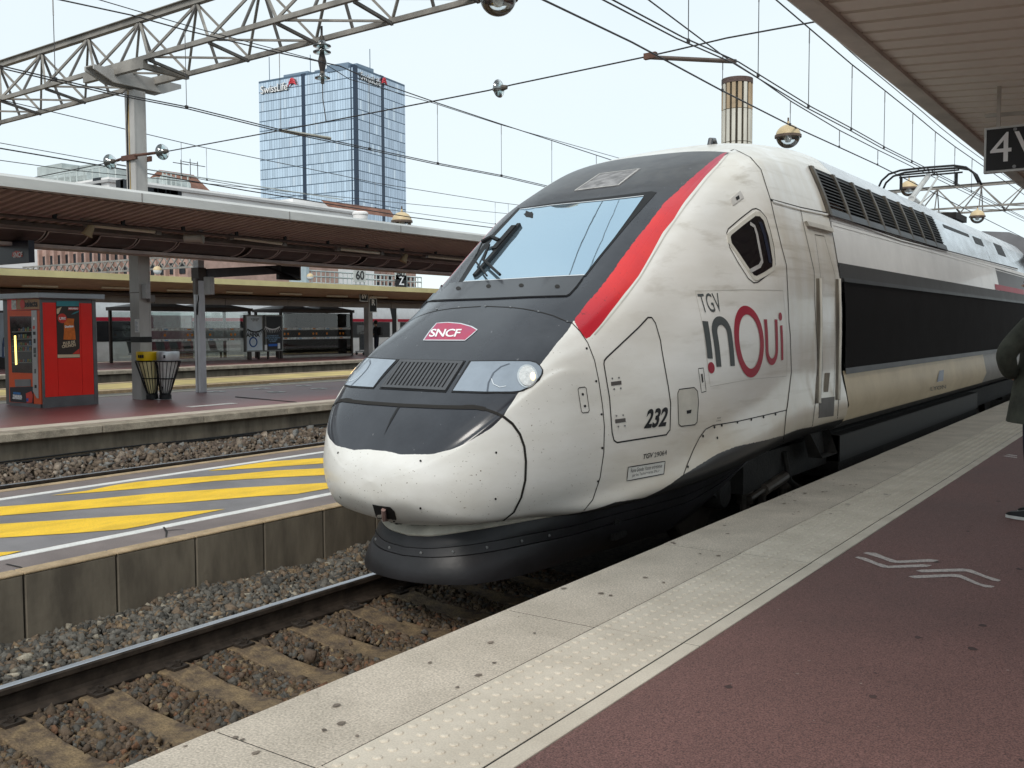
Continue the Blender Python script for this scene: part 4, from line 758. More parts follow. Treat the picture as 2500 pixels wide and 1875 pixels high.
# ---- ballast
def stones(name, cells, zfun, size, seed, cols, label, nv=6):
    rg = np.random.default_rng(seed); bv = np.array([(-1,-1,-1),(1,-1,-1),(1,1,-1),(-1,1,-1),(-1,-1,1),(1,-1,1),(1,1,1),(-1,1,1),(0,0,1.45),(0,-1.4,0)])*.72
    bf = np.array([(0,2,1),(0,3,2),(4,5,8),(5,6,8),(6,7,8),(7,4,8),(0,1,9),(1,5,9),(5,4,9),(4,0,9),(1,2,6),(1,6,5),(2,3,7),(2,7,6),(3,0,4),(3,4,7)])
    var = [bv*rg.uniform(.62, 1.25, (len(bv), 1))+rg.uniform(-.22, .22, bv.shape) for _ in range(40)]
    n = len(cells); V_ = np.empty((n, len(bv), 3)); sc = size*rg.lognormal(0, .28, n)
    for i in range(n):
        q = rg.normal(size=4); q /= np.linalg.norm(q); a, b, c, d = q
        R_ = np.array([[1-2*(c*c+d*d), 2*(b*c-a*d), 2*(b*d+a*c)], [2*(b*c+a*d), 1-2*(b*b+d*d), 2*(c*d-a*b)], [2*(b*d-a*c), 2*(c*d+a*b), 1-2*(b*b+c*c)]])
        V_[i] = (var[rg.integers(40)]*sc[i]*[1.2, .95, .68])@R_.T+[cells[i, 0], cells[i, 1], zfun(cells[i, 0], cells[i, 1])+rg.uniform(-.5, .55)*size]
    F_ = (bf[None]+(np.arange(n)*len(bv))[:, None, None]).reshape(-1, 3)
    me = bpy.data.meshes.new(name); me.vertices.add(n*len(bv)); me.vertices.foreach_set('co', V_.ravel()); me.loops.add(F_.size); me.loops.foreach_set('vertex_index', F_.ravel().astype(np.int32)); me.polygons.add(len(F_)); me.polygons.foreach_set('loop_start', np.arange(0, F_.size, 3, dtype=np.int32)); me.polygons.foreach_set('loop_total', np.full(len(F_), 3, np.int32)); me.update(); me.validate()
    ci = rg.choice(len(cols), n, p=[c[3] for c in cols]); cc = np.array([c[:3] for c in cols])[ci]*rg.uniform(.65, 1.3, (n, 1)); fc = np.ones((n*len(bv), 4)); fc[:, :3] = np.repeat(cc, len(bv), 0)
    at_ = me.attributes.new('stone', 'FLOAT_COLOR', 'POINT'); at_.data.foreach_set('color', fc.ravel().astype(np.float32)); me.materials.append(STONE); return tag(put(name, me), label, 'ballast', kind='stuff')
def stone_mat():
    m = mat('ballast_stone', (.2,.2,.2), .8, var=.2, scale=60, bump=.4, bscale=150); t = m.node_tree; b = t.nodes['Principled BSDF']; a = t.nodes.new('ShaderNodeAttribute'); a.attribute_name = 'stone'; mx = t.nodes.new('ShaderNodeMix'); mx.data_type = 'RGBA'; mx.blend_type = 'MULTIPLY'; mx.inputs[0].default_value = .75
    src = b.inputs['Base Color'].links[0].from_socket; rp = src.node; rp.color_ramp.elements[0].color = (.55,.52,.5,1); rp.color_ramp.elements[1].color = (1.1,1.1,1.1,1); t.links.new(a.outputs['Color'], mx.inputs[6]); t.links.new(src, mx.inputs[7]); t.links.new(mx.outputs[2], b.inputs['Base Color']); return m
STONE = stone_mat()
def jit(x0, x1, y0, y1, d, rg):
    xs = np.arange(x0, x1, d); ys = np.arange(y0, y1, d); g = np.stack(np.meshgrid(xs, ys), -1).reshape(-1, 2); return g+rg.uniform(-.55, .55, g.shape)*d
rg = np.random.default_rng(5)
xl = XC-.7525
near = np.concatenate([jit(P2A+.02, xl-.09, 0., 9.0, .035, rg), jit(P2A+.02, xl-.09, 0., 9.0, .038, rg)])
def z_sh(x, y): return float(np.interp(x, [P2A, P2A+.25, xl-.35, xl-.06], [-.60, -.60, -.635, -.675]))+.02*math.sin(y*3.1)+.012*math.sin(y*7+x*9)
stones('ballast', near, z_sh, .0215, 3, [(.140,.132,.115,.40),(.085,.081,.072,.18),(.16,.12,.085,.27),(.20,.145,.09,.10),(.32,.29,.23,.05)], 'grey and brown ballast stones between the rail and the striped platform')
crib = np.concatenate([jit(xl+.09, XE-.02, -.3, 7.2, .031, rg), jit(xl+.09, XE-.02, -.3, 7.2, .034, rg), jit(xl+.09, XE-.02, -.3, 7.2, .036, rg)]); ph = ((crib[:, 1]-2.60+.2575) % .515)-.2575; crib = crib[abs(ph) > .118]
def z_cr(x, y): return float(np.interp(x, [xl, xl+.25, XC, XE], [-.715, -.73, -.765, -.75]))+.012*math.sin(y*11+x*7)
stones('ballast', crib, z_cr, .0185, 4, [(.115,.084,.058,.48),(.15,.105,.062,.22),(.10,.094,.082,.16),(.16,.085,.048,.10),(.25,.19,.115,.04)], 'rusty brown ballast stones between the concrete sleepers of the near track')
few = jit(xl+.2, XE-.1, 1, 6, .5, rg); stones('ballast', few, lambda x, y: -.685 if abs(((y-2.60+.2575) % .515)-.2575) < .12 else -.70, .022, 8, [(.15,.11,.08,.6),(.11,.10,.09,.4)], 'loose ballast stones lying on the sleepers of the near track')
far = jit(-12.93, -11.2+.2, 3, 26, .056, rg)
stones('ballast', far, lambda x, y: float(np.interp(x, [-12.93, -12.5, -12.1, -11.9, -11]
                       , [-.43, -.47, -.60, -.68, -.72]))+.02*math.sin(y*2.3), .033, 6, [(.175,.135,.10,.5),(.13,.10,.08,.25),(.20,.20,.19,.15),(.30,.25,.20,.10)], 'brown ballast heaped against the wall of the maroon platform')

# ---- island platform with the kiosk, and the platforms beyond
P3A, P3B = -12.88, -19.0
def island(name, xa, xb, y0, y1, top, strip_m):
    o = structure(MB().box(xa-.1, xb+.1, y0, y1, -.94, -.10, 1).box(xa-.38, xb+.38, y0, y1, -.10, 0., 0), name, [top, M_WALL])
    for k in range(int((y1-y0)/1.76)):
        y = y0+k*1.76
        for x, s in ((xa, -1), (xb, 1)): child(MB().box(x, x+s*.378, y+.004, y+1.756, -.11, .004), 'coping_slab', strip_m, o, bevel=.01); child(MB().box(x+s*.42, x+s*.80, y+.004, y+1.756, .0, .006), 'tactile_slab', M_TACT, o)
    return o
M_EDGE3 = mat('weathered_coping', (.37,.32,.25), .8, var=.18, scale=5, bump=.3, bscale=60, spots=.15); P3 = island('island_platform', P3A, P3B, -6, 90, M_RES3, M_EDGE3); P5 = island('far_platform', -29.07, -37.5, -2, 120, M_RES3, M_EDGE3)
P4 = structure(MB().box(-22.5, -25.6, 0, 110, -.94, P2Z).box(-22.4, -22.85, 0, 110, -.30, P2Z+.004, 1).box(-25.7, -25.3, 0, 110, -.30, P2Z+.004, 1).box(-23.0, -25.1, 0, 110, P2Z-.01, P2Z+.003, 2), 'far_service_platform', [M_WALL, M_TAN, mat('pale_yellow_paint', (.55,.43,.17), .6, var=.15, scale=1.)])
def tube_line(name, pts, r, m, label, cat, n=5, group=None): return tag(MB().tube(pts, r, n).build(name, m), label, cat, group)
tube_line('cable', [(P3A-.07, y, -.365+.008*math.sin(y*1.7)) for y in np.arange(-4, 40, .8)], .012, M_BLK, 'upper black cable running along the wall of the maroon platform', 'cable', group='wall cables'); tube_line('cable', [(P3A-.07, y, -.40+.010*math.sin(y*1.3+1)) for y in np.arange(-4, 40, .8)], .012, M_BLK, 'lower black cable running along the wall of the maroon platform', 'cable', group='wall cables')
for x, y, rx in ((1415,580,24),(420+1000,560,0),):
    pass
def oval(cx, cy, w, h, th):
    c = onZ((cx, cy), .004); a = onZ((cx+w, cy), .004); r = np.linalg.norm(a-c); n = 28
    mb = MB(); mb.add([(c[0]+q*math.cos(t), c[1]+q*math.sin(t), .0075) for q in (r, r-th) for t in np.linspace(0, 6.2832, n+1)[:-1]], [(k, (k+1) % n, n+(k+1) % n, n+k) for k in range(n)]); return child(mb, 'floor_ring', M_WHP, P3)
for x, y, w in ((1797,1005,60),(2075,983,55),(1705,982,57),(1977,963,53),(1410,1002,60),(1790,950,40)): px = cJ((x, y))[0]; oval(px[0], px[1], w*.375, 0, .13)
for x, y in ((1380,1090),(1760,760)): c = onZ(cJ((x, y))[0], .004) ; child(MB().box(c[0]-.1, c[0]+.1, c[1]-.5, c[1]+.5, .004, .0075), 'floor_mark', M_WHP, P3)
child(MB().add([tuple(onZ(p, .005)) for p in cJ((1530,1033),(1930,1068),(1930,1072),(1530,1039))], [(0,1,2,3)]), 'floor_joint', M_SEAM, P3)
# ------------------------------------------------------------------ platform roofs
M_SOF = mat('brown_corrugated_soffit', (.42,.325,.295), .55, var=.10, scale=1.5, col2=(.34,.26,.235)); M_FASC = mat('grey_fascia', (.58,.58,.56), .5, var=.10, scale=1.2, stretch=(1,.4,2)); M_BEAM = mat('dark_brown_beam', (.085,.065,.058), .5, var=.15); M_LIP = mat('grey_brown_trim', (.20,.18,.17), .5, var=.12); M_PINK = mat('pinkish_grey_steel', (.46,.39,.37), .55, var=.12)
M_SLAT = mat('beige_soffit_slat', (.82,.79,.72), .5, var=.10, scale=1.0, col2=(.72,.69,.62)); M_TRIM = mat('beige_roof_trim', (.54,.51,.46), .55, var=.12, scale=2); M_ROOFT = mat('roof_felt', (.16,.15,.14), .8, var=.2)
M_COL = mat('grey_painted_steel', (.50,.49,.47), .5, var=.12, scale=2.2, stretch=(1,1,.4), col2=(.36,.35,.335)); M_COL2 = mat('light_grey_steel', (.62,.63,.66), .42, .2, var=.10, scale=3, stretch=(1,1,.3)); M_TUBE = mat('milky_tube_lamp', (.62,.58,.48), .4, var=.05)
NC = thing('platform_canopy', 'beige slatted canopy overhanging the near platform, top right', 'canopy', (0, 0, 3.4))
def place(o, th): o.parent = th; o.matrix_parent_inverse = Matrix.Translation(-th.location); return o
sl = MB(); w = .262
for a in (0,): sl.prism([(.0,-.012),(.20,-.012),(.215,.012),(w-.004,.012),(w-.004,.022),(.0,.022)], 0, 4.0, 'x')
me = None; CE, CZ = -2.15, 3.46
for k in range(110):
    y = 1.0+k*w
    if me is None: o = sl.build('soffit_slat', M_SLAT, NC); me = o.data
    else: o = put('soffit_slat', me, NC)
    o.location = (CE+.19, y, CZ-3.4-.03); o.rotation_euler = (0, math.radians(4.0), 0)
place(MB().prism([(CE,CZ+.12),(CE,CZ-.02),(CE+.03,CZ-.04),(CE+.19,CZ-.055),(CE+.19,CZ+.12)], .8, 30, 'y').build('edge_trim', M_TRIM), NC); place(MB().prism([(CE+.02,CZ+.12),(2.1,CZ-.28),(2.1,CZ-.18),(CE+.02,CZ+.15)], .8, 30, 'y').build('roof_sheet', M_ROOFT), NC)
place(MB().prism([(CE+.185,CZ-.075),(CE+.215,CZ-.075),(CE+.215,CZ+.0),(CE+.185,CZ+.0)], .8, 30, 'y').build('drip_rail', M_TRIM), NC)
for y in (6.0, 22.0): place(MB().box(1.6, 1.9, y-.18, y+.18, 0, 3.1).build('column', M_COL), NC)
place(MB().box(1.5, 2.0, .8, 30, 2.95, 3.14).build('beam', M_BEAM), NC)
# hanging track sign
SG = thing('track_sign', 'black square sign with white 4V hanging from the near canopy', 'sign', (-1.2, 9.0, 2.7))
tl, bl = onY(cE((1958,825))[0], 9.0), onY(cE((1955,1115))[0], 9.0); hgt = tl[2]-bl[2]; sx0 = tl[0]; sw_ = hgt*1.9
place(MB().box(sx0, sx0+sw_, 9.0, 9.06, bl[2], tl[2]).build('frame', mat('sign_frame', (.55,.55,.53), .4, .3, var=.1)), SG); place(MB().box(sx0+.018, sx0+sw_-.018, 8.994, 9.00, bl[2]+.018, tl[2]-.018).build('panel', mat('sign_black', (.022,.021,.022), .45, var=.05)), SG)
t_ = MB(); lay(t_, text2d('4V', hgt*.93, .0, 0, 1.05, 'LEFT'), (sx0+hgt*.12, 8.991, (tl[2]+bl[2])/2), (1,0,0), (0,0,1)); place(t_.build('lettering', M_WTXT), SG)
for x in (sx0+.10, sx0+.42): place(MB().box(x-.014, x+.014, 9.02, 9.05, tl[2], 3.42).build('hanger', M_TRIM), SG); 
for z in (tl[2]-.035, bl[2]+.035): place(MB().disc((sx0+hgt*.62, 8.992, z), .014, 1, 10, .01).build('screw', M_STEEL), SG)
place(MB().obox((sx0-.02, 9.15, tl[2]+.13), (sx0+.9, 9.15, tl[2]+.10), .03, .03).build('cross_bar', M_TRIM), SG)

IC = thing('island_canopy', 'dark brown corrugated canopy with pale grey fascia above the kiosk platform', 'canopy', (-17, 10, 3.3))
ya, yb = -4, 70
place(MB().prism([(-13.50,3.36),(-13.46,3.36),(-13.46,3.50),(-13.58,3.555),(-13.64,3.55),(-13.64,3.36)], ya, yb, 'y').build('fascia', M_FASC), IC)
n = int((yb-ya)/.17); cs = MB(); pr = []
for i in range(n): y = ya+i*.17; pr += [(y, 0), (y+.07, 0), (y+.085, -.055), (y+.155, -.055)]
cs.v = [(x, y, z+dz) for x, z in ((-13.64, 3.40), (-15.75, 3.16)) for y, dz in pr]; m_ = len(pr); cs.f = [(i, i+1, m_+i+1, m_+i) for i in range(m_-1)]; cs.mi = [0]*(m_-1); place(cs.build('corrugated_soffit', M_SOF, fix=False), IC)
place(MB().prism([(-13.60,3.43),(-17,3.2),(-19.6,3.40),(-19.6,3.52),(-17,3.32),(-13.60,3.55)], ya, yb, 'y').build('roof_sheet', M_ROOFT), IC)
for y in np.arange(.15, 60, 3.02): place(MB().box(-13.458, -13.452, y-.004, y+.004, 3.36, 3.50).build('fascia_joint', M_LIP), IC)
place(MB().prism([(-15.50,3.12),(-15.46,3.05),(-15.50,3.02),(-15.75,3.02),(-15.75,3.12)], ya, yb, 'y').build('upper_trim', M_LIP), IC)
place(MB().prism([(-15.72,3.14),(-15.72,3.0),(-16.05,2.86),(-16.12,2.835),(-16.5,2.835),(-16.58,3.0),(-16.58,3.14)], ya, yb, 'y').build('box_beam', M_BEAM), IC)
place(MB().box(-16.0, -16.5, ya, yb, 2.775, 2.832).build('lower_flange', M_PINK), IC)
cur = [(-15.60,3.02),(-15.66,2.96),(-15.76,2.905),(-15.90,2.865),(-16.05,2.85)]
bj = sorted([float(onX(p, -15.85)[1]) for p in cN((425,790),(890,820),(985,830),(1410,860),(1840,890))+cO((300,420),(345,430),(605,440),(870,470),(1125,490),(1345,490),(1385,500),(1590,515),(1785,545),(1985,560))]); bj = [5.5, 7.2]+bj+[bj[-1]+1.4*i for i in range(1, 14)]
for y0, y1 in zip(bj[:-1], bj[1:]):
    if y1-y0 < .35: continue
    q = MB(); q.v = [(x, y, z) for y in (y0+.03, y1-.03) for x, z in cur]; k = len(cur); q.f = [(i, i+1, k+i+1, k+i) for i in range(k-1)]; q.mi = [0]*(k-1); place(q.build('beam_panel', M_BEAM), IC)
    for y in (y0+.03, y1-.03): place(MB().tube([(x-.0, y, z-.006) for x, z in cur], .012, 5).build('panel_rib', M_PINK), IC)
    place(MB().tube([(cur[0][0]+.004, y0+.03, cur[0][1]-.01), (cur[0][0]+.004, y1-.03, cur[0][1]-.01)], .010, 4).build('panel_rib', M_PINK), IC)
place(MB().tube([(-14.9, y, 3.13) for y in np.arange(4, 60, 2)], .028, 5).build('cable_tray', M_BEAM), IC)
for p in cN((700,480),(1440,555),(2090,620))+cO((380,230),(815,275),(1200,320),(1550,355),(1870,385),(2165,410)):
    y = float(onX(p, -14.6)[1]); place(MB().box(-14.92, -14.88, y-.03, y+.03, 3.12, 3.29).box(-14.92, -14.86, y-.02, y+.12, 3.27, 3.29).build('hanger', M_BLK), IC)
for i, (a, b) in enumerate(zip(cN((950,660))+cO((230,290),(1195,395),(1985,460)), cN((1700,735))+cO((710,350),(1585,435),(2480,510)))):
    A_, B_ = onX(a, -15.1), onX(b, -15.1); t = thing('tube_lamp', ['first', 'second', 'third', 'fourth'][i]+' fluorescent tube lamp from the left under the brown island canopy', 'lamp', tuple(A_), 'tube lamps under the island canopy')
    place(MB().tube([A_+(0,.06,0), B_-(0,.06,0)], .035, 8).build('tube', M_TUBE), t)
    for e in (A_, B_): place(MB().box(e[0]-.05, e[0]+.05, e[1]-.05, e[1]+.05, e[2]-.05, e[2]+.08).build('end_cap', M_LIP), t)
M_SPK = mat('yellowed_plastic', (.40,.31,.19), .5, var=.12)
for i, (p, ax) in enumerate(zip(cN((950,745),(2160,800))+cO((20,290),(1790,495)), ('cone', 'horn', 'horn', 'cone'))):
    c = onX(p, -15.0); lab = ['cone loudspeaker under the island canopy above the kiosk', 'grey horn loudspeaker under the island canopy beside the pillar', 'loudspeaker with a red box under the island canopy', 'cone loudspeaker under the island canopy near the train nose'][i]
    if i == 2: continue
    t = thing('loudspeaker', lab, 'loudspeaker', tuple(c), 'loudspeakers under the island canopy')
    if ax == 'cone': o = MB().lathe([(.03,.16),(.06,.12),(.075,.0),(.10,-.05),(.085,-.05),(.05,.0),(0,.0)], (0,0,0), 16).build('horn', M_SPK, t, smooth='auto'); o.rotation_euler = (math.radians(-22), math.radians(14), 0); MB().tube([(0,0,.1),(-.02,-.1,.16),(0,-.1,.3)], .02, 6).build('bracket', M_LIP, t)
    else: o = MB().lathe([(0,-.28),(.08,-.28),(.08,.0),(.11,.06),(.095,.06),(.06,0),(0,0)], (0,0,0), 16, 0, 'y').build('horn', mat('pale_plastic', (.42,.40,.36), .5, var=.1), t, smooth='auto'); o.rotation_euler = (0,0,math.radians(-50)); MB().box(-.03,.03,-.05,.05,.05,.3).build('bracket', M_LIP, t)

# ------------------------------------------------------------------ big pillar and the gantry it carries
PX, PY = -17.02, 11.55
PL = thing('catenary_pillar', 'tall grey steel pillar carrying the overhead gantry, behind the litter bins', 'pillar', (PX, PY, 0))
MB().box(-.15,.15,-.13,-.10,0,6.0).build('front_flange', M_COL, PL); MB().box(-.15,.15,.10,.13,0,6.0).build('rear_flange', M_COL, PL); MB().box(-.02,.02,-.099,.099,0,6.0).box(.11,.145,-.099,.099,0,6.0).build('web', M_COL, PL)
MB().box(-.14,-.04,-.099,.099,.35,1.75).build('web_cover', M_COL2, PL); MB().tube([(-.08,-.14,z) if z < 5.5 else (-.02,-.145,z) for z in (2.9,3.6,4.2,4.8,5.3,5.9)], .016, 6).build('cable', M_BLK, PL); MB().box(-.04,-.012,-.136,-.1305,3.5,6.0).build('rust_strip', mat('rust_ochre', (.42,.30,.12), .7, var=.2), PL)
for z in (1.18,): MB().box(-.155,.155,-.136,-.1305,z-.055,z+.055).box(.1505,.157,-.13,.13,z-.055,z+.055).build('band', M_BLK, PL)
MB().box(-.16,.16,-.137,-.131,2.09,2.11).build('strap', M_LIP, PL); MB().box(-.0,.14,-.138,-.1305,1.32,1.58).build('notice', mat('paper_white', (.75,.75,.74), .6, var=.04, scale=8), PL)
nt_ = MB()
for i, z in enumerate(np.linspace(1.54, 1.36, 8)): nt_.box(.015, .10 if i % 3 else .07, -.1395, -.1385, z-.005, z+.003)
nt_.build('notice_text', mat('print_grey', (.2,.25,.35), .7, var=0), PL)['kind'] = 'stuff'
MB().box(.17,.31,-.08,.02,1.98,2.26).build('junction_box', mat('box_grey', (.42,.42,.42), .5, var=.1), PL); MB().box(.18,.28,.02,.14,1.92,2.05).build('lock', M_LIP, PL)
MB().prism([(-.95,6.28),(.95,6.28),(.95,6.22),(.55,6.05),(-.55,6.05),(-.95,6.22)], -.16, -.12, 'x').prism([(-.95,6.28),(.95,6.28),(.95,6.22),(.55,6.05),(-.55,6.05),(-.95,6.22)], .12, .16, 'x').box(-.16,.16,-.95,.95,6.28,6.30).build('cap_bracket', M_COL, PL)
MB().box(-.24,.24,-.18,-.14,4.66,4.76).build('anchor_bar', mat('rusty_bracket', (.14,.07,.05), .7, var=.25), PL); MB().box(-.24,.24,.14,.18,4.66,4.76).build('anchor_bar', MATS['rusty_bracket'], PL)
M_TRUSS = mat('weathered_grey_steel', (.33,.31,.28), .55, var=.2, scale=1.8, col2=(.17,.16,.145)); M_TRD = mat('truss_dark_face', (.16,.15,.14), .6, var=.2, scale=2)
def gantry(yc, x0, x1, ph, label):
    g = thing('gantry', label, 'gantry', (x0, yc, 6.29)); P = .867; k_ = .0105 if yc < 20 else 0.
    zt = lambda x: 7.31+k_*(x+18); zn = lambda x: 6.35+k_*(x+18); zf = lambda x: 6.225+k_*(x+18)
    place(MB().beam((x0, yc, zt(x0)), (x1, yc, zt(x1)), .11, .14, .014).build('top_chord', M_TRUSS), g)
    for y, z in ((yc-.44, zn), (yc+.43, zf)): place(MB().obox((x0, y, z(x0)), (x1, y, z(x1)), .07, .08).build('bottom_chord', M_TRUSS), g)
    x = ph
    while x-2*P > x0: x -= 2*P
    while x < x1-.1:
        T = (x, yc, zt(x)-.06)
        for y, z in ((yc-.44, zn), (yc+.43, zf)):
            for dx in (-P, P):
                if x0 < x+dx < x1: place(MB().obox(T, (x+dx, y, z(x+dx)+.02), .042, .042).build('diagonal', M_TRUSS), g)
            place(MB().obox(T, (x, y, z(x)+.02), .04, .04).build('upright', M_TRD), g)
        if x0 < x+P < x1: place(MB().obox((x+P, yc-.44, zn(x)-.04), (x+P, yc+.43, zf(x)-.04), .05, .05).build('cross_tie', M_TRD), g)
        if x0 < x-P: place(MB().obox((x-P, yc-.44, zn(x-P)), (x+P, yc+.43, zf(x+P)), .035, .035).build('brace', M_TRUSS), g)
        x += 2*P
    return g
GA = gantry(11.5, -46, 2.5, -16.73, 'long lattice gantry crossing the sky at upper left above the pillar')
place(MB().obox((-17.9, 11.06, 6.26), (-15.95, 11.06, 6.26), .10, .14).obox((-17.9, 11.93, 6.26), (-15.95, 11.93, 6.26), .10, .14).obox((-15.98, 11.0, 6.22), (-15.98, 12.0, 6.22), .10, .10).build('bearing_plate', M_TRUSS), GA)
gantry(45.2, -22, 1.5, -6.6+.867, 'distant lattice gantry behind the pantograph at right'); 
for x in (2.2,): tag(MB().box(x-.2, x+.2, 11.3, 11.7, 0, 6.2).build('gantry_post', M_COL), 'steel post of the near gantry standing beyond the frame on the near platform', 'post')
tag(MB().box(-14.2, -13.8, 45.0, 45.4, 0, 6.2).build('gantry_post', M_COL), 'steel post of the distant gantry behind the train', 'post')
# lighter mast with a signal on an arm
MX, MY = -17.65, 13.42; MS = thing('signal_mast', 'pale grey box mast with a black signal hood on a long arm', 'mast', (MX, MY, 0))
MB().box(-.095,.095,-.08,.08,0,2.78).build('mast_body', M_COL2, MS, bevel=.01); MB().box(-.006,.008,-.0825,-.0805,0,2.7).build('mast_seam', M_SEAM, MS); MB().box(-.12,.12,-.10,.10,2.42,2.70).build('collar', M_BEAM, MS); MB().box(-.09,.09,-.075,.075,2.72,2.86).build('mast_head', M_COL2, MS)
bx0 = onY(cL((740,315))[0], MY-.2); MB().box(bx0[0]-MX-.03, bx0[0]-MX+.20, -.20, -.09, bx0[2]-.38, bx0[2]).build('equipment_box', mat('box_grey', (.42,.42,.42), .5, var=.1), MS, bevel=.01); MB().box(.0,.09,-.16,-.09,bx0[2]-.36,bx0[2]-.02).build('equipment_box', M_LIP, MS); MB().tube([(.12,-.12,bx0[2]-.38),(.13,-.12,bx0[2]-.46),(.06,-.10,bx0[2]-.6),(.03,-.09,bx0[2]-.8)], .014, 5).build('conduit', M_BLK, MS)
e = onX(cL((1500,240))[0], MX)
MB().obox((.1,.1,2.58), (e[0]-MX, e[1]-MY, e[2]), .14, .20).build('arm', mat('arm_grey', (.10,.10,.11), .5, .2, var=.1), MS); hd = np.array([e[0]-MX, e[1]-MY, e[2]]); hb_ = onX(cL((1560,345))[0], MX); ht_ = onX(cL((1560,200))[0], MX)
MB().box(hd[0]-.05, hd[0]+.05, hd[1]-.05, hd[1]+.62, hb_[2], ht_[2]).build('signal_back', M_BLK, MS); MB().box(hd[0]+.052, hd[0]+.056, hd[1]+.60, hd[1]+.63, hb_[2], ht_[2]).box(hd[0]+.052, hd[0]+.056, hd[1]-.05, hd[1]+.63, ht_[2]-.02, ht_[2]+.01).build('signal_border', M_WTXT, MS)['kind'] = 'stuff'
MB().add([(hd[0]+.06, hd[1]-.55, ht_[2]-.08), (hd[0]+.06, hd[1]-.45, ht_[2]-.05), (hd[0]+.06, hd[1]+.5, ht_[2]-.32), (hd[0]+.06, hd[1]+.45, hb_[2]+.10), (hd[0]+.20, hd[1]-.55, ht_[2]-.10), (hd[0]+.20, hd[1]-.45, ht_[2]-.07), (hd[0]+.20, hd[1]+.5, ht_[2]-.34), (hd[0]+.20, hd[1]+.45, hb_[2]+.10)], [(0,1,2,3),(7,6,5,4),(0,4,5,1),(1,5,6,2),(2,6,7,3),(3,7,4,0)]).build('signal_hood', mat('hood_black', (.03,.031,.034), .4, var=.1), MS)

# ------------------------------------------------------------------ litter bins
M_WIRE = mat('black_wire', (.018,.018,.02), .45, .3, var=.1)
def bagmat(name, c): 
    m = mat(name, c, .3, var=.2, scale=9, col2=tuple(q*.72 for q in c), stretch=(1,1,.25), bump=.6, bscale=25); m.node_tree.nodes['Principled BSDF'].inputs['Subsurface Weight'].default_value = 0.; return m
def bin_(cx, cy, lean, lid, label, bag):
    b = thing('litter_bin', label, 'bin', (cx, cy, 0), 'pair of litter bins'); r0, r1, z0, z1 = .095, .235, .11, .76; n = 18
    for k in range(n):
        a = 2*math.pi*k/n; MB().tube([(r0*math.cos(a), r0*math.sin(a), z0), (lean*.5+(r0+r1)/2*math.cos(a), (r0+r1)/2*math.sin(a), (z0+z1)/2), (lean+r1*math.cos(a), r1*math.sin(a), z1)], .0075, 5).build('basket_wire', M_WIRE, b)
    for t_, zz, rr in ((0, z0, r0), (.5, .42, .152), (1, z1, r1)): MB().tube([(lean*t_+rr*math.cos(a), rr*math.sin(a), zz) for a in np.linspace(0, 6.2832, 25)], .011, 5, cap=False).build('basket_ring', M_WIRE, b)
    bg = MB(); rows = 9
    for i in range(rows):
        t_ = i/(rows-1); rr = (.075+(.20-.075)*t_)*(1 if i else .7)
        for k in range(16): a = 2*math.pi*k/16; q = rr*(1+RNG.uniform(-.09, .09)); bg.v.append((lean*t_+q*math.cos(a), q*math.sin(a), .12+.66*t_))
    bg.f = [(i*16+k, i*16+(k+1) % 16, (i+1)*16+(k+1) % 16, (i+1)*16+k) for i in range(rows-1) for k in range(16)]; bg.mi = [0]*len(bg.f); bg.build('bag', bag, b, smooth=True)
    MB().lathe([(.19,.76),(.205,.765),(.212,.78),(.215,.92),(.21,.945),(.15,.95),(.12,.93),(0,.93)], (lean,0,0), 28).build('lid', lid, b, smooth='auto'); MB().lathe([(0,.015),(.12,.015),(.115,.10),(.09,.13),(0,.13)], (0,0,0), 16).build('base', M_BLK, b); return b
M_LIDY = mat('yellow_lid', (.80,.52,.01), .35, var=.06); M_LIDG = mat('zinc_lid', (.52,.54,.56), .35, .6, var=.1)
bc = onZ(cJ((1015,1055))[0], 0); b1 = bin_(bc[0]-.06, bc[1]-.04, -.12, M_LIDY, 'litter bin with yellow lid and clear yellow bag beside the pillar', bagmat('yellow_bag', (.85,.74,.40))); b2 = bin_(bc[0]+.16, bc[1]+.10, .12, M_LIDG, 'litter bin with grey metal lid and clear bag beside the yellow one', bagmat('clear_bag', (.80,.80,.77)))
for a in (-1.0, -.8, -.62): t_ = MB().box(-.018,.018,-.001,.001,-.03,.03).build('lid_mark', M_BTXT, b1); t_.location = (-.12+.218*math.cos(a-.35), .231*math.sin(a-.35), .855); t_.rotation_euler = (0,0,a-.35+math.pi/2)
t_ = MB().box(-.02,.02,-.001,.001,-.035,.03).build('lid_mark', M_BTXT, b2); t_.location = (.12+.218*math.cos(-.95), .218*math.sin(-.95), .855); t_.rotation_euler = (0,0,-.95+math.pi/2)
MB().tube([(.05,-.13,.12),(.05,-.16,.26),(.16,-.18,.27),(.16,-.15,.13)], .008, 5).build('front_hoop', M_WIRE, b2)

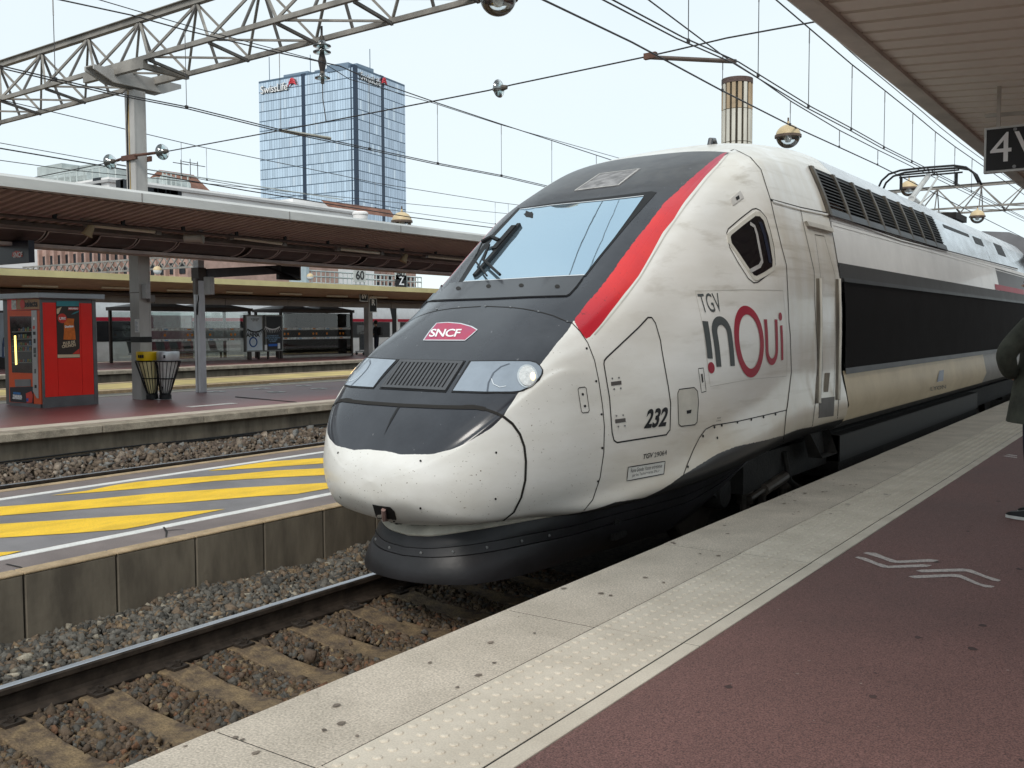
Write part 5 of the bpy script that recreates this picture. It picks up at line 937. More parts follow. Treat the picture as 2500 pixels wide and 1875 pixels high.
# ------------------------------------------------------------------ vending kiosk
KX0, KX1, KY0, KY1, KH = -17.98, -16.58, 9.27, 10.32, 1.93
KS = thing('vending_kiosk', 'bright red snack vending kiosk with a poster on its side', 'vending machine', ((KX0+KX1)/2, (KY0+KY1)/2, 0))
M_RED = mat('kiosk_red', (.84,.022,.014), .38, var=.04, scale=2, coat=.2); M_ORG = mat('kiosk_orange', (.70,.090,.022), .4, var=.04); M_KGREY = mat('kiosk_grey', (.14,.14,.145), .45, .2, var=.1); M_KROOF = mat('kiosk_roof', (.36,.40,.43), .4, .2, var=.06); M_BROWN = mat('kiosk_sign_brown', (.42,.25,.13), .5, var=.08); M_KSIL = mat('control_panel_silver', (.42,.42,.43), .35, .4, var=.08)
place(MB().box(KX0-.06, KX1+.12, KY0-.10, KY1+.12, KH+.005, KH+.10).build('roof', M_KROOF, bevel=.01), KS); place(MB().box(KX0+.02, KX1-.02, KY0+.06, KY1-.02, .01, KH).build('carcass', M_KGREY), KS)
def sideq(name, pl, m, off, o=None):          # a plate on the red side wall (x = KX1), pixels of crop K
    q = [onX(p, KX1+off) for p in cK(*pl)]; n = len(q); return place(MB().add([tuple(a) for a in q]+[(KX1-.005, a[1], a[2]) for a in q], [tuple(range(n)), tuple(range(2*n-1, n-1, -1))]+[(i, (i+1) % n, n+(i+1) % n, n+i) for i in range(n)]).build(name, m), KS)
def frontq(name, pl, m, off):
    q = [onY(p, KY0-off) for p in cK(*pl)]; n = len(q); return place(MB().add([tuple(a) for a in q]+[(a[0], KY0+.05, a[2]) for a in q], [tuple(range(n)), tuple(range(2*n-1, n-1, -1))]+[(i, (i+1) % n, n+(i+1) % n, n+i) for i in range(n)]).build(name, m), KS)
yk = lambda px: float(onX(cK((px, 700))[0], KX1)[1]); y_a, y_b, y_c = yk(488), yk(640), yk(912)
for y0, y1 in ((y_a, y_b-.003), (y_b+.003, y_c-.003), (y_c+.003, yk(1040))): place(MB().box(KX1-.02, KX1, y0, y1, .19, KH-.07).build('side_panel', M_RED), KS)
place(MB().box(KX1-.02, KX1-.002, KY0+.01, KY1, .0, .185).build('plinth', M_KGREY), KS); place(MB().box(KX1-.02, KX1+.004, KY0-.005, y_a-.004, 0, KH).build('corner_post', M_KGREY), KS); place(MB().box(KX1-.02, KX1+.002, yk(1044), KY1, 0, KH).build('corner_post', M_KGREY), KS); place(MB().box(KX1-.02, KX1-.001, y_a, yk(1040), KH-.067, KH).build('top_rail', M_KGREY), KS)
sideq('poster', ((632,345),(890,345),(900,985),(648,990)), mat('poster_dark', (.045,.032,.026), .35, var=.08), .006)
PS = KS
def sq(name, pl, m, off=.0085): return sideq(name, pl, m, off)
M_TEAL = mat('poster_teal', (.045,.26,.30), .4, var=.08); M_CHIP = mat('poster_orange', (.68,.17,.025), .4, var=.12, scale=14); M_PRED = mat('poster_red', (.60,.05,.035), .4, var=.05); M_CRM = mat('poster_cream', (.62,.50,.34), .5, var=.06)
sq('poster_band', ((635,347),(888,347),(889,403),(637,403)), M_TEAL); sq('poster_bag', ((720,560),(760,540),(835,545),(830,600),(845,690),(852,778),(780,782),(715,778),(722,680)), M_CHIP); sq('poster_label', ((770,415),(884,415),(885,447),(765,447)), M_PRED); sq('poster_triangle', ((638,435),(695,410),(660,488),(640,490)), M_CRM); sq('poster_foot', ((648,948),(898,945),(899,978),(650,984)), M_CRM); sq('poster_corner', ((815,942),(893,880),(897,942)), M_PRED); sq('poster_leaf', ((800,498),(830,478),(885,455),(885,470),(835,490)), M_TEAL)
c = onX(cK((700,540))[0], KX1+.009); place(MB().disc(tuple(c), .085, 0, 24, .004).build('price_disc', M_PRED), KS)
def side_text(name, txt, px, h, m, bold=.01, slope=0., sx=1., shear=0.):
    o = onX(cK(px)[0], KX1+.012); t = MB(); lay(t, text2d(txt, h, bold, shear, 1., 'CENTER', sx), o, (0, math.cos(slope), math.sin(slope)), (0, -math.sin(slope), math.cos(slope))); return place(t.build(name, m), KS)
side_text('poster_text', '1,70€', (700,543), .055, M_WTXT, .004); side_text('poster_text', 'Doritos', (778,632), .052, M_WTXT, .004, .08); side_text('poster_text', 'PLUS DE', (778,815), .066, M_CRM, .003, .12, .95); side_text('poster_text', 'CRUNCH', (775,850), .066, M_CRM, .003, .12, .95); side_text('poster_text', 'NOUVEAU', (826,431), .038, M_WTXT, .003)
frontq('front_frame', ((82,452),(443,450),(468,1508),(108,1505)), M_ORG, .0); frontq('header', ((80,322),(440,318),(441,440),(82,450)), M_RED, .0); frontq('header_sign', ((187,325),(440,320),(441,436),(189,440)), M_BROWN, .006); frontq('sticker', ((128,335),(180,333),(182,440),(130,442)), mat('sticker_white', (.68,.70,.66), .5, var=.25, scale=25), .006)
frontq('display_glass', ((108,518),(352,515),(362,1157),(136,1150)), mat('vending_glass', (.030,.030,.026), .08, var=.3, scale=9, spec=.6), .006)
for y in (690, 772, 850, 910, 1038): frontq('shelf', ((135,y),(355,y-6),(356,y+2),(136,y+8)), mat('shelf_grey', (.22,.22,.20), .4, .3, var=.1), .0085)
prod = [(.28,.05,.03),(.30,.28,.24),(.08,.16,.28),(.30,.20,.04),(.10,.22,.08)]
for r, y in enumerate((690, 772, 850, 910, 1038)):
    for c_ in range(6):
        x = 205+c_*25; hh = RNG.uniform(30, 55); frontq('snack', ((x,y-hh),(x+19,y-hh-1),(x+19,y-8),(x,y-8)), mat(f'snack_{(r+c_) % 5}', prod[(r*2+c_) % 5], .4, var=.4, scale=40), .0075)
frontq('display_lamp', ((158,735),(178,733),(192,1060),(172,1063)), mat('lamp_yellow', (.9,.7,.2), .4, var=0, emit=(1,.72,.18,1.3)), .009); frontq('control_panel', ((352,452),(412,450),(432,1440),(415,1440),(370,1360)), M_KSIL, .008)
for x0, x1, y0, y1, m in ((372,388,530,558,M_WTXT),(368,390,625,660,M_PRED),(370,398,690,725,M_BTXT),(376,398,770,820,M_BTXT),(375,402,870,935,M_GTXT),(378,402,945,975,M_GTXT),(386,402,1110,1160,M_GTXT),(388,410,1290,1325,M_BTXT)): frontq('control', ((x0,y0),(x1,y0-1),(x1+1,y1),(x0+1,y1+1)), m, .0105)
frontq('delivery_flap', ((163,1228),(343,1224),(347,1305),(172,1310)), mat('flap_grey', (.20,.20,.21), .4, .3, var=.1), .007); frontq('lower_advert', ((110,1315),(370,1308),(376,1500),(115,1478)), mat('advert_navy', (.014,.016,.028), .4, var=.1), .007); frontq('advert_bottle', ((290,1385),(315,1375),(350,1360),(370,1400),(360,1490),(300,1490)), M_PRED, .0095); frontq('advert_badge', ((296,1440),(318,1438),(320,1475),(298,1476)), mat('badge_blue', (.03,.08,.35), .4, var=0), .0115); frontq('front_plinth', ((108,1482),(455,1508),(460,1555),(110,1530)), M_KGREY, .003)
def front_text(name, txt, px, h, m, bold=.004, sx=1.):
    o = onY(cK(px)[0], KY0-.012); t = MB(); lay(t, text2d(txt, h, bold, 0, 1., 'CENTER', sx), o, (1,0,0), (0,0,1)); return place(t.build(name, m), KS)
front_text('sign_text', 'selecta', (348,378), .155, M_BTXT, .006, 1.0); c = onY(cK((252,382))[0], KY0-.010); place(MB().disc(tuple(c), .085, 1, 22, .004).build('sign_disc', M_PRED), KS)
front_text('advert_text', 'NOUVEAU', (190,1385), .052, mat('text_blue', (.04,.2,.5), .5, var=0)); front_text('advert_text', 'TOUJOURS EN', (195,1415), .047, M_WTXT); front_text('advert_text', 'MAX DE GOUT', (195,1440), .047, M_WTXT)
# dark sign board by the canopy, far left
SB = thing('hanging_board', 'dark blue hanging board with a red railway emblem at far left', 'sign', tuple(onY((40, 625), 8.5)))
a, b = onY(cN((-260,880))[0], 8.5), onY(cN((312,1062))[0], 8.5); place(MB().box(a[0], b[0], 8.5, 8.6, b[2], a[2]).build('board', mat('board_navy', (.012,.013,.026), .35, var=.08)), SB)
lg2 = [onY(p, 8.494) for p in cN((128,1000),(135,960),(170,938),(215,945),(245,975),(240,1005),(190,1012))]; place(MB().add([tuple(q) for q in lg2], [tuple(range(len(lg2)))]).build('emblem', M_PRED), SB); t_ = MB(); lay(t_, text2d('SNCF', .115, .004, .2), onY(cN((188,985))[0], 8.49), (1,0,0), (0,0,1)); place(t_.build('emblem_text', M_WTXT), SB)
for x in (a[0]+.9, b[0]-.12): place(MB().box(x-.015, x+.015, 8.53, 8.57, a[2], 2.80).build('hanger', M_BLK), SB)
# poster stand cut by the left edge of the frame
PT = thing('poster_stand', 'poster case with a portrait advert behind the kiosk, cut by the frame', 'poster case', tuple(onZ((10, 905), 0)))
yy = 17.5; a, b = onY(cK((-120,455))[0], yy), onY(cK((96,1000))[0], yy); place(MB().box(a[0], b[0], yy, yy+.12, b[2], a[2]).build('case', M_BLK), PT); place(MB().box(a[0]+.08, b[0]-.08, yy-.004, yy, b[2]+.08, a[2]-.08).build('poster', mat('poster_pale_blue', (.42,.52,.60), .4, var=.12, scale=1.5)), PT)
p_ = [onY(q, yy-.008) for q in cK((20,980),(22,840),(35,760),(50,745),(45,690),(52,645),(75,625),(100,630),(100,985))]; place(MB().add([tuple(q) for q in p_], [tuple(range(len(p_)))]).build('figure', mat('poster_figure', (.05,.10,.22), .5, var=.3, scale=4)), PT); t_ = MB(); lay(t_, text2d('RI', .42, .02), onY(cK((76,920))[0], yy-.014), (1,0,0), (0,0,1)); place(t_.build('poster_text', M_WTXT), PT); place(MB().box(a[0]+.2, b[0]-.2, yy+.02, yy+.1, 0, b[2]).build('stand', M_BLK), PT)
# ------------------------------------------------------------------ far platform: canopy, train, shelters
M_YF = mat('pale_yellow_fascia', (.60,.53,.28), .55, var=.08, scale=.8); M_SOF5 = mat('tan_soffit', (.48,.37,.25), .6, var=.1); M_GPAN = mat('grey_panel', (.34,.315,.30), .5, var=.1, scale=.8)
FC = thing('far_canopy', 'canopy with pale yellow fascia over the far platform shelters', 'canopy', (-33, 20, 3.1)); fa, fb = -2, 110
place(MB().box(-29.5, -29.6, fa, fb, 3.02, 3.22).build('fascia', M_YF), FC); place(MB().prism([(-29.55,3.06),(-33.0,2.70),(-35.6,2.98),(-35.6,3.10),(-33.0,2.9),(-29.6,3.235)], fa, fb, 'y').build('roof_sheet', M_SOF5), FC)
place(MB().box(-32.2, -33.6, fa, fb, 2.62, 2.72).build('beam', M_BEAM), FC)
for k in range(28): y = 6+k*3.4; place(MB().box(-33.0, -33.08, y+.02, y+3.38, 2.36, 2.66).build('beam_panel', M_GPAN), FC)
for y in (5.0, 35.15, 58., 80.): place(MB().box(-33.35, -33.05, y-.15, y+.15, 0, 2.7).build('column', M_COL), FC)
for i, (p0, p1) in enumerate(zip(cN((235,1315),(1090,1335),(1800,1365))+cO((190,785),(670,800),(1095,820),(1480,830)), cN((620,1325),(1480,1345),(2200,1375))+cO((425,795),(870,812),(1280,826),(1640,838)))):
    A_, B_ = onX(p0, -31.2), onX(p1, -31.2); tag(MB().box(-31.24, -31.16, A_[1], B_[1], A_[2]-.03, A_[2]+.03).build('strip_lamp', M_TUBE), 'strip lamp number %s from the left under the yellow fascia canopy' % ['one','two','three','four','five','six','seven'][i], 'lamp', 'strip lamps under the far canopy')
# silver train standing behind
ST = thing('silver_train', 'silver and black train with a crimson line behind the shelters', 'train', (-39.3, 20, ZR))
M_SIL = mat('train_silver', (.60,.61,.62), .3, .3, var=.06); ps = [(1.38,.2),(1.40,1.0),(1.40,2.4),(1.25,3.05),(.9,3.45),(0,3.6),(-1.4,3.0),(-1.4,.2)]
for k, y0 in enumerate((-15, 4.2, 23.4, 42.6, 61.8)):
    MB().prism(ps, y0-20, y0+18.7-20, 'y').build('body', M_SIL, ST); MB().box(1.401, 1.41, y0+.2-20, y0+18.5-20, 1.36, 2.22).build('window_band', mat('train_black', (.016,.016,.018), .2, var=.1), ST); MB().box(1.401, 1.412, y0-20, y0+18.7-20, 2.24, 2.40).build('crimson_line', M_RTXT, ST); MB().box(1.36, 1.405, y0-20, y0+18.7-20, .1, .52).build('skirt', M_UNDER, ST)
    for w_ in range(7): y = y0+1.4+w_*2.4-20; MB().box(1.405, 1.416, y, y+1.5, 1.55, 2.05).build('window', mat('train_window', (.035,.035,.035), .08, var=.4, scale=2, spec=.8), ST)
    if k < 4: MB().box(-1.2,1.3,y0+18.7-20,y0+19.2-20,.5,3.2).build('gangway', M_BLK, ST)
MB().box(1.403, 1.418, 6.2, 8.4, .5, 2.5).build('door', mat('door_maroon', (.10,.012,.022), .4, var=.1), ST)
M_SHF = mat('shelter_brown', (.055,.042,.036), .5, var=.1); M_SHG = glass('shelter_glass', (.90,.94,.93), .04); M_FROST = mat('frosted_band', (.78,.82,.80), .5, var=.25, scale=8); M_DOT = mat('orange_dot', (.75,.26,.02), .5, var=.1, emit=None); M_BLUEB = mat('band_blue', (.25,.42,.60), .5, var=.1); M_GB5 = mat('seat_grey', (.22,.23,.22), .45, .3, var=.1); M_WOOD = mat('seat_wood', (.28,.15,.09), .5, var=.2)
def shelter(y0, y1, label, seat, slab, n):
    s = thing('waiting_shelter', label, 'shelter', (-34.1, y0, 0)); Lg = y1-y0
    for y in (0, Lg): MB().box(-.05,.05,y-.05,y+.05,0,2.15).build('post', M_SHF, s); MB().box(-1.75,-1.65,y-.05,y+.05,0,2.15).build('post', M_SHF, s)
    MB().box(-1.8,.10,-.12,Lg+.12,2.12,2.26).build('roof_edge', M_SHF, s)
    for k in range(2): c = Lg*(.25+.5*k); MB().add([(-1.8,c-Lg*.25,2.26),(.08,c-Lg*.25,2.26),(.08,c+Lg*.25,2.26),(-1.8,c+Lg*.25,2.26),(-.86,c,2.55)], [(0,1,4),(1,2,4),(2,3,4),(3,0,4)]).build('roof_pyramid', M_SHF, s)
    np_ = 5
    for k in range(np_):
        a, b = .06+k*(Lg-.12)/np_, .06+(k+1)*(Lg-.12)/np_
        MB().box(-.006,.006,a+.006,b-.006,.12,2.08).build('glass_pane', M_SHG, s); MB().box(-1.706,-1.694,a+.006,b-.006,.12,2.08).build('glass_pane', M_SHG, s); MB().box(.0075,.0095,a+.01,b-.01,.86,.96).build('frosted_band', M_FROST, s); MB().box(.0075,.0095,a+.01,b-.01,1.30,1.40).build('frosted_band', M_FROST, s)
        for z in (.91, 1.35): MB().box(.0105,.0115,a+.12,a+.3,z-.025,z+.025).build('band_mark', M_BLUEB if k % 2 else M_DOT, s)
        MB().disc((.0105,a+.15,1.12),.055,0,14,.002).build('orange_dot', M_DOT, s)
        if k % 2 == 0: MB().disc((.0105,a+.36,1.12),.055,0,14,.002).build('orange_dot', M_DOT, s)
    MB().box(-.04,.04,.06,Lg-.06,.02,.12).build('sill', mat('shelter_sill', (.40,.38,.34), .6, var=.1), s)
    sh_ = thing('bench', slab, 'bench', (-35.2, y0+.5, 0), 'benches inside the shelters'); ns = n
    MB().box(-.2,.2,.0,Lg-1,.34,.38).build('seat_rail', M_GB5, sh_)
    for k in range(ns):
        y = k*(Lg-1)/ns; MB().add([(.25,y+.04,.44),(.25,y+.44,.44),(-.18,y+.44,.40),(-.18,y+.04,.40),(-.36,y+.44,.86),(-.36,y+.04,.86),(-.40,y+.44,.86),(-.40,y+.04,.86)], [(0,1,2,3),(3,2,4,5),(5,4,6,7)]).build('seat', seat, sh_)
        for q in range(4): MB().box(-.34+.035*(3-q)-.02, -.335+.035*(3-q)-.005, y+.06, y+.42, .50+q*.09, .535+q*.09).build('slat', seat, sh_)
    for y in (.2, Lg-1.2): MB().box(-.04,.04,y-.03,y+.03,0,.34).build('leg', M_SHF, sh_)
    return s
shelter(22.9, 28.55, 'brown framed glass shelter with grey seats, left of the eyelash posters', M_GB5, 'row of grey mesh seats inside the left glass shelter', 7); shelter(30.35, 34.9, 'brown framed glass shelter with wooden seats, right of the eyelash posters', M_WOOD, 'row of wooden slatted seats inside the right glass shelter', 5)
def advert(ya_, yb_, zb, zt, m, label):
    a = thing('advert_case', label, 'poster case', (-34.0, ya_, 0)); MB().box(-.08,.08,0,yb_-ya_,zb,zt).build('case', mat('case_grey', (.22,.22,.21), .4, .3, var=.1), a); MB().box(.081,.085,.06,yb_-ya_-.06,zb+.06,zt-.06).build('poster', m, a)
    for y in (.2, yb_-ya_-.2): MB().box(-.04,.04,y-.04,y+.04,0,zb).build('leg', M_SHF, a)
    return a
a1 = onX(cL((1145,700))[0], -34.0); a2 = onX(cL((1328,1070))[0], -34.0); a3 = onX(cL((1345,700))[0], -34.0); a4 = onX(cL((1528,1065))[0], -34.0)
A1 = advert(a1[1], a2[1], a2[2], a1[2], mat('poster_white', (.62,.70,.76), .4, var=.05), 'pale eyelash poster reading ANNA between the shelters'); A2 = advert(a3[1], a4[1], a4[2], a3[2], mat('poster_black', (.015,.016,.022), .35, var=.1), 'black poster with white eyelashes between the shelters')
def atext(o, txt, px, h, m, X=.09, bold=.01):
    p = onX(cL(px)[0], -34+X); t = MB(); lay(t, text2d(txt, h, bold), np.array(p)-np.array(o.location), (0,1,0), (0,0,1)); t.build('poster_text', m, o)
atext(A1, 'ANNA', (1235,905), .25, M_BTXT); p = np.array(onX(cL((1238,975))[0], -33.91))-np.array(A1.location); MB().tube([p+np.array([0,.20*math.cos(t),.20*math.sin(t)]) for t in np.linspace(0, 6.2832, 25)], .03, 6, cap=False).build('poster_ring', mat('ring_blue', (.03,.10,.30), .5, var=0), A1)
for o, m, c in ((A1, M_BTXT, (1255,845)), (A2, M_WTXT, (1432,820))):
    p = np.array(onX(cL(c)[0], -33.91))-np.array(o.location); fl_ = -1 if o is A2 else -1
    arc = [(.42*t, -.12*(1-t*t)*1.0) for t in np.linspace(-1, 1, 9)]; MB().tube([p+np.array([0, y, z]) for y, z in arc], .03, 5).build('eyelash_line', m, o)
    for t in np.linspace(-.95, .95, 11): MB().tube([p+np.array([0,.42*t,-.12*(1-t*t)]), p+np.array([0,.42*t+.12*t,-.12*(1-t*t)-.16])], [.018,.006], 4).build('eyelash', m, o)
for i, y in enumerate((912, 932, 950, 968)): atext(A2, ['LE BONHEUR EST', 'DANS VOTRE REGARD', 'ET VOS YEUX', 'LE DISENT'][i], (1437,y), .085, M_BLUEB, .09, .002)
p = np.array(onX(cL((1437,1005))[0], -33.91))-np.array(A2.location); MB().box(p[0]-.003,p[0]+.003,p[1]-.26,p[1]+.26,p[2]-.05,p[2]+.05).build('poster_button', mat('button_blue', (.02,.13,.55), .5, var=0), A2)
for c in ((1365,1030),(1497,1012)): p = np.array(onX(cL(c)[0], -33.91))-np.array(A2.location); MB().box(p[0]-.003,p[0]+.003,p[1]-.07,p[1]+.07,p[2]-.13,p[2]+.12).build('poster_sticker', M_WTXT, A2)
atext(A1, 'LE REGARD', (1255,742), .09, M_GTXT, .09, .002); atext(A1, 'EST VIE', (1255,758), .09, M_GTXT, .09, .002)
for txt, X_, c0, c1, lab in (('6V', -31, (1170,450), (1258,560), 'black hanging sign with white 6V under the far canopy'), ('R', -31.2, (1282,535), (1362,688), 'black hanging sign with a white R beside the 6V sign')):
    a, b = onX(cM(c0)[0], X_), onX(cM(c1)[0], X_); s = thing('platform_sign', lab, 'sign', (a[0], (a[1]+b[1])/2, b[2]), 'signs hanging from the far canopy'); place(MB().box(a[0]-.05, a[0], a[1], b[1], b[2], a[2]).build('panel', M_BLK), s); place(MB().box(a[0]-.052, a[0]-.002, a[1]-.03, b[1]+.03, b[2]-.03, a[2]+.03).build('frame', MATS['sign_frame']), s)
    t = MB(); lay(t, text2d(txt, (a[2]-b[2])*(.72 if txt == '6V' else .62), .01), (a[0]+.006, (a[1]+b[1])/2, (a[2]+b[2])/2+(.12 if txt == 'R' else 0)), (0,1,0), (0,0,1)); place(t.build('lettering', M_WTXT), s); place(MB().box(a[0]-.04, a[0]-.01, a[1]+.2, a[1]+.24, a[2], 3.0).build('hanger', M_BLK), s)
# traveller with a luggage trolley, half hidden by the nose of the train
def figure(name, label, loc, rz, joints, radii, edges, clothes, extra=None):
    """one continuous skinned body"""
    t = thing(name, label, 'person', loc, rz=rz); me = bpy.data.meshes.new('body'); me.from_pydata(joints, edges, []); o = put('body', me, t)
    sk = o.modifiers.new('skin', 'SKIN'); sk.use_smooth_shade = True
    for v, r in zip(me.skin_vertices[0].data, radii): v.radius = (r, r) if not hasattr(r, '__len__') else r
    me.skin_vertices[0].data[0].use_root = True
    ss = o.modifiers.new('sub', 'SUBSURF'); ss.levels = ss.render_levels = 2; dg = bpy.context.evaluated_depsgraph_get(); m2 = bpy.data.meshes.new_from_object(o.evaluated_get(dg)); o.modifiers.clear(); o.data = m2
    for m in clothes: m2.materials.append(m)
    return t, o
SKINM = mat('skin', (.48,.30,.22), .55, var=.06); M_NAVY = mat('navy_trousers', (.014,.016,.030), .8, var=.15); M_JKT = mat('olive_jacket', (.052,.056,.042), .75, var=.2, scale=9, bump=.4, bscale=22)
J = [(0,0,.92),(0,0,1.12),(0,.02,1.36),(0,.02,1.45),(0,.05,1.52),(0,.06,1.64),(-.10,0,.88),(-.11,.02,.48),(-.11,-.02,.08),(-.11,.14,.04),(.10,0,.88),(.11,.02,.48),(.11,-.02,.08),(.11,.14,.04),(-.19,.02,1.38),(-.24,.08,1.12),(-.16,.34,1.02),(-.13,.42,1.02),(.19,.02,1.38),(.24,.08,1.12),(.16,.34,1.02),(.13,.42,1.02)]
E_ = [(0,1),(1,2),(2,3),(3,4),(4,5),(0,6),(6,7),(7,8),(8,9),(0,10),(10,11),(11,12),(12,13),(2,14),(14,15),(15,16),(16,17),(2,18),(18,19),(19,20),(20,21)]
Rr = [(.15,.12),(.14,.11),(.15,.11),.06,.075,(.085,.10),.10,.075,.05,.04,.10,.075,.05,.04,.065,.05,.04,.035,.065,.05,.04,.035]
def bymat(o, fn):
    me = o.data; idx = [fn(p.center) for p in me.polygons]; me.polygons.foreach_set('material_index', idx)
loc = onZ(cM((1365,1205))[0], 0); tv, tb = figure('person', 'traveller in dark clothes reaching for a luggage trolley beside the train nose', (loc[0], loc[1], 0), math.radians(110), J, Rr, E_, [SKINM, M_NAVY, mat('black_top', (.02,.02,.024), .8, var=.2)])
bymat(tb, lambda c: 1 if c.z < .92 else (0 if c.z > 1.46 or c.y > .2 else 2)); MB().lathe([(0,.12),(.08,.09),(.105,.0),(.10,-.07),(.06,-.10)], (0,.04,1.66), 16).build('hair', mat('dark_hair', (.025,.018,.014), .6, var=.2), tv, smooth=True); MB().box(-.14,.14,-.30,-.12,1.0,1.42).build('backpack', M_BLK, tv, bevel=.04)
lt = onZ(cM((1225,1200))[0], 0); TY = thing('luggage_trolley', 'grey wire luggage trolley on the far platform', 'trolley', (lt[0], lt[1], 0)); 
MB().box(-.3,.3,-.4,.4,.16,.20).build('deck', M_GB5, TY); MB().box(-.02,.02,-.36,.36,.25,1.0).build('back_panel', mat('trolley_mesh', (.12,.13,.14), .5, .4, var=.2), TY)
for y in (-.38, .38): MB().tube([(0,y,.16),(0,y,1.15),(.14,y*.8,1.2)], .018, 6).build('upright', M_GB5, TY)
for x, y in ((-.25,-.35),(-.25,.35),(.25,-.35),(.25,.35)): MB().disc((x,y,.075),.075,0,12,.04).build('wheel', M_BLK, TY)
MB().tube([(.14,-.3,1.2),(.14,.3,1.2)], .018, 6).build('handle', M_GB5, TY)
fb_ = thing('litter_bin', 'yellow lidded bin on the far platform at the end of the right shelter', 'bin', tuple(onZ(cM((985,1190))[0], 0))); MB().lathe([(.12,.0),(.13,.1),(.28,.78),(.0,.78)], (0,0,0), 16).build('bag', mat('green_bag', (.30,.36,.05), .4, var=.3, scale=9), fb_); MB().lathe([(.0,.80),(.31,.78),(.32,1.0),(.0,1.02)], (0,0,0), 18).build('lid', M_LIDY, fb_)
# people on the right edge: standing person cut by the frame
toe = onZ((2463,1264), 0); PXp, PYp = toe[0]+.16, toe[1]+.05
J2 = [(0,0,.95),(0,0,1.15),(0,.01,1.40),(0,.02,1.50),(0,.03,1.57),(0,.04,1.70),(-.10,0,.90),(-.115,.01,.50),(-.115,-.03,.10),(.10,0,.90),(.115,.01,.50),(.115,-.03,.10),(-.20,0,1.42),(-.27,.17,1.20),(-.17,.17,1.06),(-.10,.16,1.04),(.20,0,1.42),(.27,.17,1.20),(.17,.17,1.06),(.10,.16,1.04)]
E2 = [(0,1),(1,2),(2,3),(3,4),(4,5),(0,6),(6,7),(7,8),(0,9),(9,10),(10,11),(2,12),(12,13),(13,14),(14,15),(2,16),(16,17),(17,18),(18,19)]
R2 = [(.155,.13),(.155,.125),(.165,.12),.062,.078,(.085,.105),.105,.078,.058,.105,.078,.058,.085,.078,.064,.045,.085,.078,.064,.045]
pr_, pb_ = figure('person', 'person in dark olive jacket and navy trousers at the right frame edge', (toe[0]+.185, toe[1]+.10, 0), math.radians(78), J2, R2, E2, [SKINM, M_NAVY, M_JKT]); bymat(pb_, lambda c: 1 if c.z < .93 else (0 if c.z > 1.51 or (abs(c.x) < .125 and c.y > .135 and c.z < 1.1) else 2))
cl = MB(); rows = [(.70,.245,.235),(.80,.235,.225),(.95,.21,.20),(1.15,.185,.15),(1.32,.195,.145),(1.44,.15,.11),(1.52,.085,.08)]; n = 28
for z, a, b in rows:
    for k in range(n): t = 2*math.pi*k/n; w_ = 1+.03*math.sin(5*t+z*9)+.02*math.sin(9*t); cl.v.append((a*w_*math.cos(t), b*w_*math.sin(t), z))
cl.f = [(i*n+k, i*n+(k+1) % n, (i+1)*n+(k+1) % n, (i+1)*n+k) for i in range(len(rows)-1) for k in range(n)]; cl.mi = [0]*len(cl.f); cl.build('jacket', M_JKT, pr_, smooth=True)
MB().lathe([(0,.13),(.085,.10),(.112,.01),(.108,-.06),(.07,-.11)], (0,.02,1.71), 18).build('hair', mat('dark_hair', (.025,.018,.014), .6), pr_, smooth=True); MB().lathe([(.0,-.02),(.012,0),(0,.02)], (0,.148,1.685), 8, 0, 'y').build('nose', SKINM, pr_)
for x in (-.037, .037): MB().lathe([(0,.012),(.012,0),(0,-.012)], (x,.128,1.71), 8).build('eye', M_BLK, pr_)
for sx_ in (-1, 1):
    for k in range(4): MB().tube([(sx_*.10, .17, 1.065-.018*k), (sx_*.06, .185, 1.06-.018*k), (sx_*.03, .175, 1.055-.018*k)], .009, 6).build('finger', SKINM, pr_)
    MB().tube([(sx_*.11, .18, 1.07), (sx_*.09, .20, 1.085)], .010, 6).build('thumb', SKINM, pr_)
    sh = MB(); prof = [(-.11,.035,.07),(-.05,.045,.085),(.03,.048,.075),(.10,.046,.055),(.16,.036,.045),(.185,.015,.03)]
    for y, w_, h_ in prof: sh.v += [(-w_,y,.022),(w_,y,.022),(w_*.8,y,h_),(-w_*.8,y,h_)]
    sh.f = [(4*i+k, 4*i+(k+1) % 4, 4*i+4+(k+1) % 4, 4*i+4+k) for i in range(5) for k in range(4)]+[(0,1,2,3),(23,22,21,20)]; sh.mi = [0]*len(sh.f); o = sh.build('shoe', M_BLK, pr_, smooth='auto'); o.location.x = sx_*.115
    o2 = MB().prism([(-.115,-.05),(.03,-.052),(.12,-.048),(.185,-.02),(.19,.0),(.185,.02),(.12,.048),(.03,.052),(-.115,.05)], .0, .022, 'z'); o2.v = [(v[1], v[0], v[2]) for v in o2.v]; s2 = o2.build('sole', mat('sole_white', (.65,.65,.62), .6, var=.06), pr_); s2.location.x = sx_*.115
    MB().disc((0,.02,.05),.028,0,12,.004).build('badge', mat('badge_gold', (.5,.36,.14), .4, .3, var=.1), pr_).location = (sx_*.115+.055 if sx_ > 0 else sx_*.115+.05, .02, .0)
